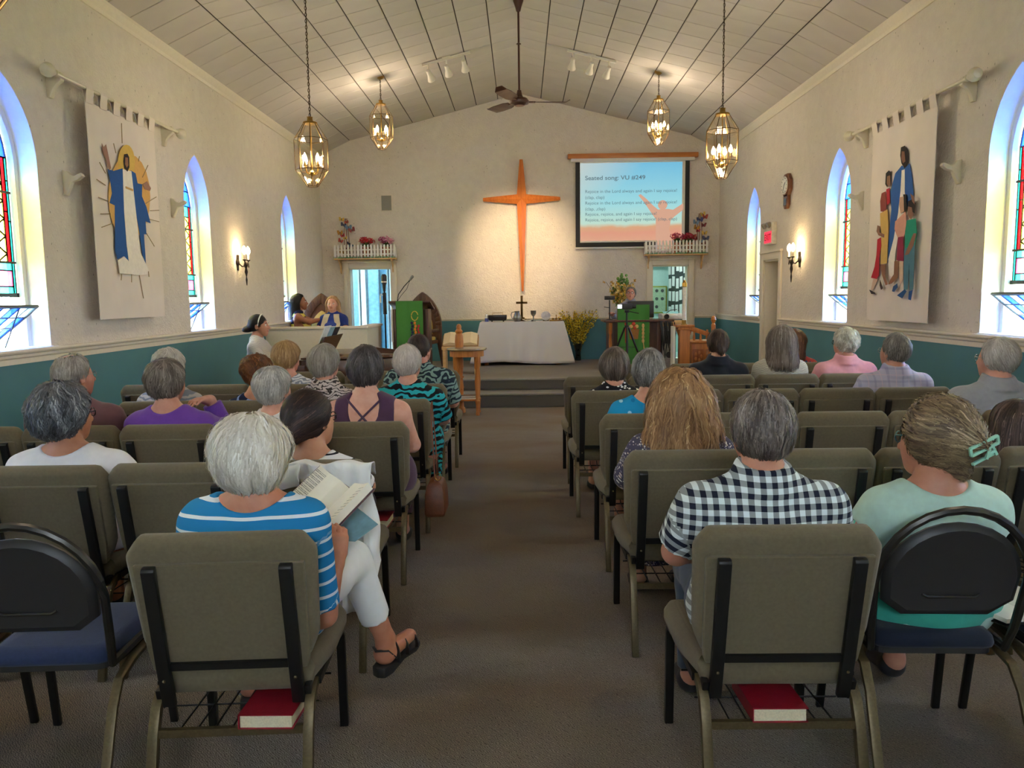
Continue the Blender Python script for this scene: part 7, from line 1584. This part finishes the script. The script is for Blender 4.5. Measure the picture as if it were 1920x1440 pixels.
# sandals of the striped woman
def sandal(par, a, b, nm='sandal'):
    a, b = Vector(a), Vector(b); d = (b-a).normalized(); L = (b-a).length; up = Vector((0, 0, 1)); up = (up-d*up.dot(d)).normalized(); sd = d.cross(up)
    P = lambda x, y, z: a+d*x+sd*y+up*z
    o = [(-.055, 0), (-.045, -.030), (.0, -.037), (.08, -.036), (L-.01, -.046), (L+.03, -.03), (L+.05, 0), (L+.035, .028), (L-.01, .042), (.08, .034), (.0, .036), (-.045, .030)]
    g = G(); g.rings([[P(x, y, z-(.018 if x < .05 and z < -.04 else 0)) for x, y in o] for z in (-.058, -.034)]); s_ = g.build(nm, mat('sandal_sole', '#1e1d1e', .5), par, bevel=.006)
    for x, r0, rz in ((.02, .050, .062), (.085, .046, .044), (L-.015, .046, .034)):
        g = G(); pts = [P(x+.02*math.sin(t), r0*math.cos(t), -.036+rz*1.25*math.sin(t)) for t in np.linspace(0, PI, 10)]; g.tube(pts, 0, rect=(.016, .005), up=tuple(d)); g.build('strap', mat('sandal_strap', '#232122', .45), s_)
    g = G(); g.tube([P(.03, .040, -.03), P(-.02, .036, .03), P(-.05, 0, .035), P(-.02, -.036, .03), P(.03, -.040, -.03)], 0, rect=(.012, .005), up=tuple(up)); g.build('heel_strap', mat('sandal_strap', '#232122', .45), s_)
for i in (0, 1): sandal(P1, p1['FT'][i][0], p1['FT'][i][1])
# the open hymn book in her hand
def open_hymnal():
    r = Vector((.84, -.5, -.2)).normalized(); u = Vector((.5, .68, .50)); u = (u-r*u.dot(r)).normalized(); n = r.cross(u); base = Vector((-.775, 2.735, .700))
    t = thing('open_hymn_book', 'open hymn book with printed music held by the striped woman', 'book', base); R = Matrix((r, u, n)).transposed()
    M_pp = mat('hymn_page', '#ece6d4', .8, var=.02); M_ink = mat('hymn_ink', '#6a6660', .8); M_cv = mat('hymn_cover', '#7a5a62', .5)
    for s in (-1, 1):
        a = .45; th = .030 if s > 0 else .012
        prof = [(0, 0), (s*.15*math.cos(a), .15*math.sin(a)), (s*(.15*math.cos(a)-th*math.sin(a)), .15*math.sin(a)+th*math.cos(a)), (s*.09, .09*math.tan(a)*.9+th*1.05), (s*.04, .04*math.tan(a)+th*1.15), (s*.008, th*.7)]
        g = G(); g.prism([R @ Vector((x, 0, z)) for x, z in prof], R @ Vector((0, .215, 0))); pg = g.build('page_block', M_pp, t)
        g = G(); c_ = [(0, -.003), (s*.158*math.cos(a), .158*math.sin(a)-.003), (s*.158*math.cos(a), .158*math.sin(a)-.007), (0, -.007)]
        g.prism([R @ Vector((x, -.006, z)) for x, z in c_], R @ Vector((0, .227, 0))); g.build('cover', M_cv, t)
        rd = random.Random(8+s); g = G(); ex = Vector((s*math.cos(a), 0, math.sin(a))); nn = Vector((-s*math.sin(a), 0, math.cos(a)))
        p0, p1_ = Vector((prof[3][0], 0, prof[3][1])), Vector((prof[2][0], 0, prof[2][1]))
        for k in range(11):
            y = .022+k*.0165
            for q in range(2 if s < 0 else 1):
                for e in range(9):
                    f0 = e/9; f1 = f0+rd.uniform(.05, .1); v = [p0.lerp(p1_, f0), p0.lerp(p1_, min(1, f1))]
                    zz = y+q*.006; g.add([R @ (v[0]+Vector((0, zz, 0))+nn*.0008), R @ (v[1]+Vector((0, zz, 0))+nn*.0008), R @ (v[1]+Vector((0, zz+.0028, 0))+nn*.0008), R @ (v[0]+Vector((0, zz+.0028, 0))+nn*.0008)], [[0, 1, 2, 3]])
        tag(g.build('printed_lines', M_ink, pg), kind='stuff')
    b = thing('blue_folder', 'pale blue plastic folder tucked behind the open hymn book', 'folder', base+R @ Vector((.05, .04, -.045)))
    g = G(); g.prism([R @ Vector(p) for p in ((.0, -.03, 0), (.12, -.0, .02), (.145, .10, .02), (.0, .14, 0))], R @ Vector((0, 0, .004))); g.build('sheet', mat('blue_plastic', '#8fbcc6', .3), b)
open_hymnal()
# white blouse over the back of the chair ahead
def blouse():
    t = thing('draped_blouse', 'white blouse draped over the back of the aisle chair ahead of the striped woman', 'blouse', (-.90, 3.02, .88))
    nx, ny = 44, 30; V = []; F = []
    for i in range(nx+1):
        f = i/nx; x = -.285+.585*f; k = min(1, max(0, (f-.50)/.16)); k = k*k*(3-2*k)
        zb = -.085-.02*math.sin(f*9)+(-.43-.07*math.sin((f-.6)*7))*k; 
        if f > .93: zb += .16*(f-.93)/.07
        top = .012+.006*math.sin(f*14)+.010*math.exp(-((f-.8)/.1)**2)
        for j in range(ny+1):
            q = j/ny
            if q < .3: a = q/.3; y = .115-.15*a; z = top*math.sin(a*PI*.75+.2)+.0-(.06*(1-a)**2)
            else:
                a = (q-.3)/.7; y = -.035-.03*a*k+.055*a*(1-k)*0; z = top*.55+(zb-top*.55)*a
            fold = (.016*math.sin(f*34+q*3+k*2)+.010*math.sin(f*61+1-q*5))*(.35+.9*min(1, max(0, q-.2)*2)*(.35+k))
            V.append((x+(.035*a*k if q > .3 else 0)+.008*math.sin(q*13+f*5), y-.012+fold, z+.008*math.sin(f*23+q*9)))
    for i in range(nx):
        for j in range(ny): a = i*(ny+1)+j; F.append([a, a+ny+1, a+ny+2, a+1])
    g = G(); g.add(V, F); m = mat('white_cotton', '#e6e6e4', .8, var=.02, sc=5, bump=.15, bsc=60); o = g.build('cloth', m, t, smooth=True, ang=80); so = o.modifiers.new('thick', 'SOLIDIFY'); so.thickness = .004
    # one sleeve lying across the chair back
    g = G(); pts = [(.02, -.060, -.03), (-.08, -.065, -.055), (-.18, -.06, -.06), (-.27, -.055, -.045)]; rs = []
    for k, p in enumerate(smooth_path(pts, 5)):
        r = .045-.004*k*.3; rs.append([(p[0]+.004*math.sin(k*2+q), p[1]+r*.32*math.sin(2*PI*q/14)+.004*math.sin(q*3+k), p[2]+r*math.cos(2*PI*q/14)) for q in range(14)])
    g.rings([[Vector(map(float, v)) for v in r] for r in rs]); g.build('sleeve', m, t, smooth=True, ang=80)
    g = G(); g.prism([(-.22, -.079, .0), (-.19, -.079, .004), (-.19, -.079, -.012), (-.22, -.079, -.016)], (0, .002, 0)); g.build('size_label', M_black, t)
blouse()
# shoulder bag hung from the chair of the woman in swirls
def bag():
    t = thing('shoulder_bag', 'brown leather shoulder bag hanging beside the plum dress', 'bag', (-.555, 4.80, .17)); M_l = mat('brown_leather', '#6a3a22', .45, var=.2, bump=.2, bsc=120)
    g = G(); g.rings([[(sx*w, sy*d, z) for sx, sy in ((-1, -1), (1, -1), (1, 1), (-1, 1))] for w, d, z in ((.055, .10, 0), (.065, .125, .02), (.06, .12, .15), (.045, .10, .21), (.02, .09, .225))]); g.build('bag_body', M_l, t, bevel=.012)
    g = G(); g.tube([(0, -.06, .21), (-.01, -.03, .40), (-.03, .06, .66), (-.03, .13, .70), (-.01, .10, .45), (0, .07, .21)], 0, rect=(.010, .004)); g.build('strap', M_l, t)
    g = G(); g.tube([(.02+.018*math.cos(a), -.06, .25+.022*math.sin(a)) for a in np.linspace(0, 2*PI, 12, endpoint=False)], .003, 5, True); g.build('ring', M_brass, t)
bag()
b = thing('notebook', 'open white notebook lying on the stacking chair at the right edge', 'book', (1.62, 2.50, .478), .35)
for s in (-1, 1): g = G(); g.box((s*.075, 0, .012), (.145, .20, .014), rotm(0, -s*.08, 0)); g.build('pages', mat('paper', '#e7e1d3'), b)
g = G(); g.box((0, 0, .002), (.31, .21, .004)); g.build('cover', M_black, b)
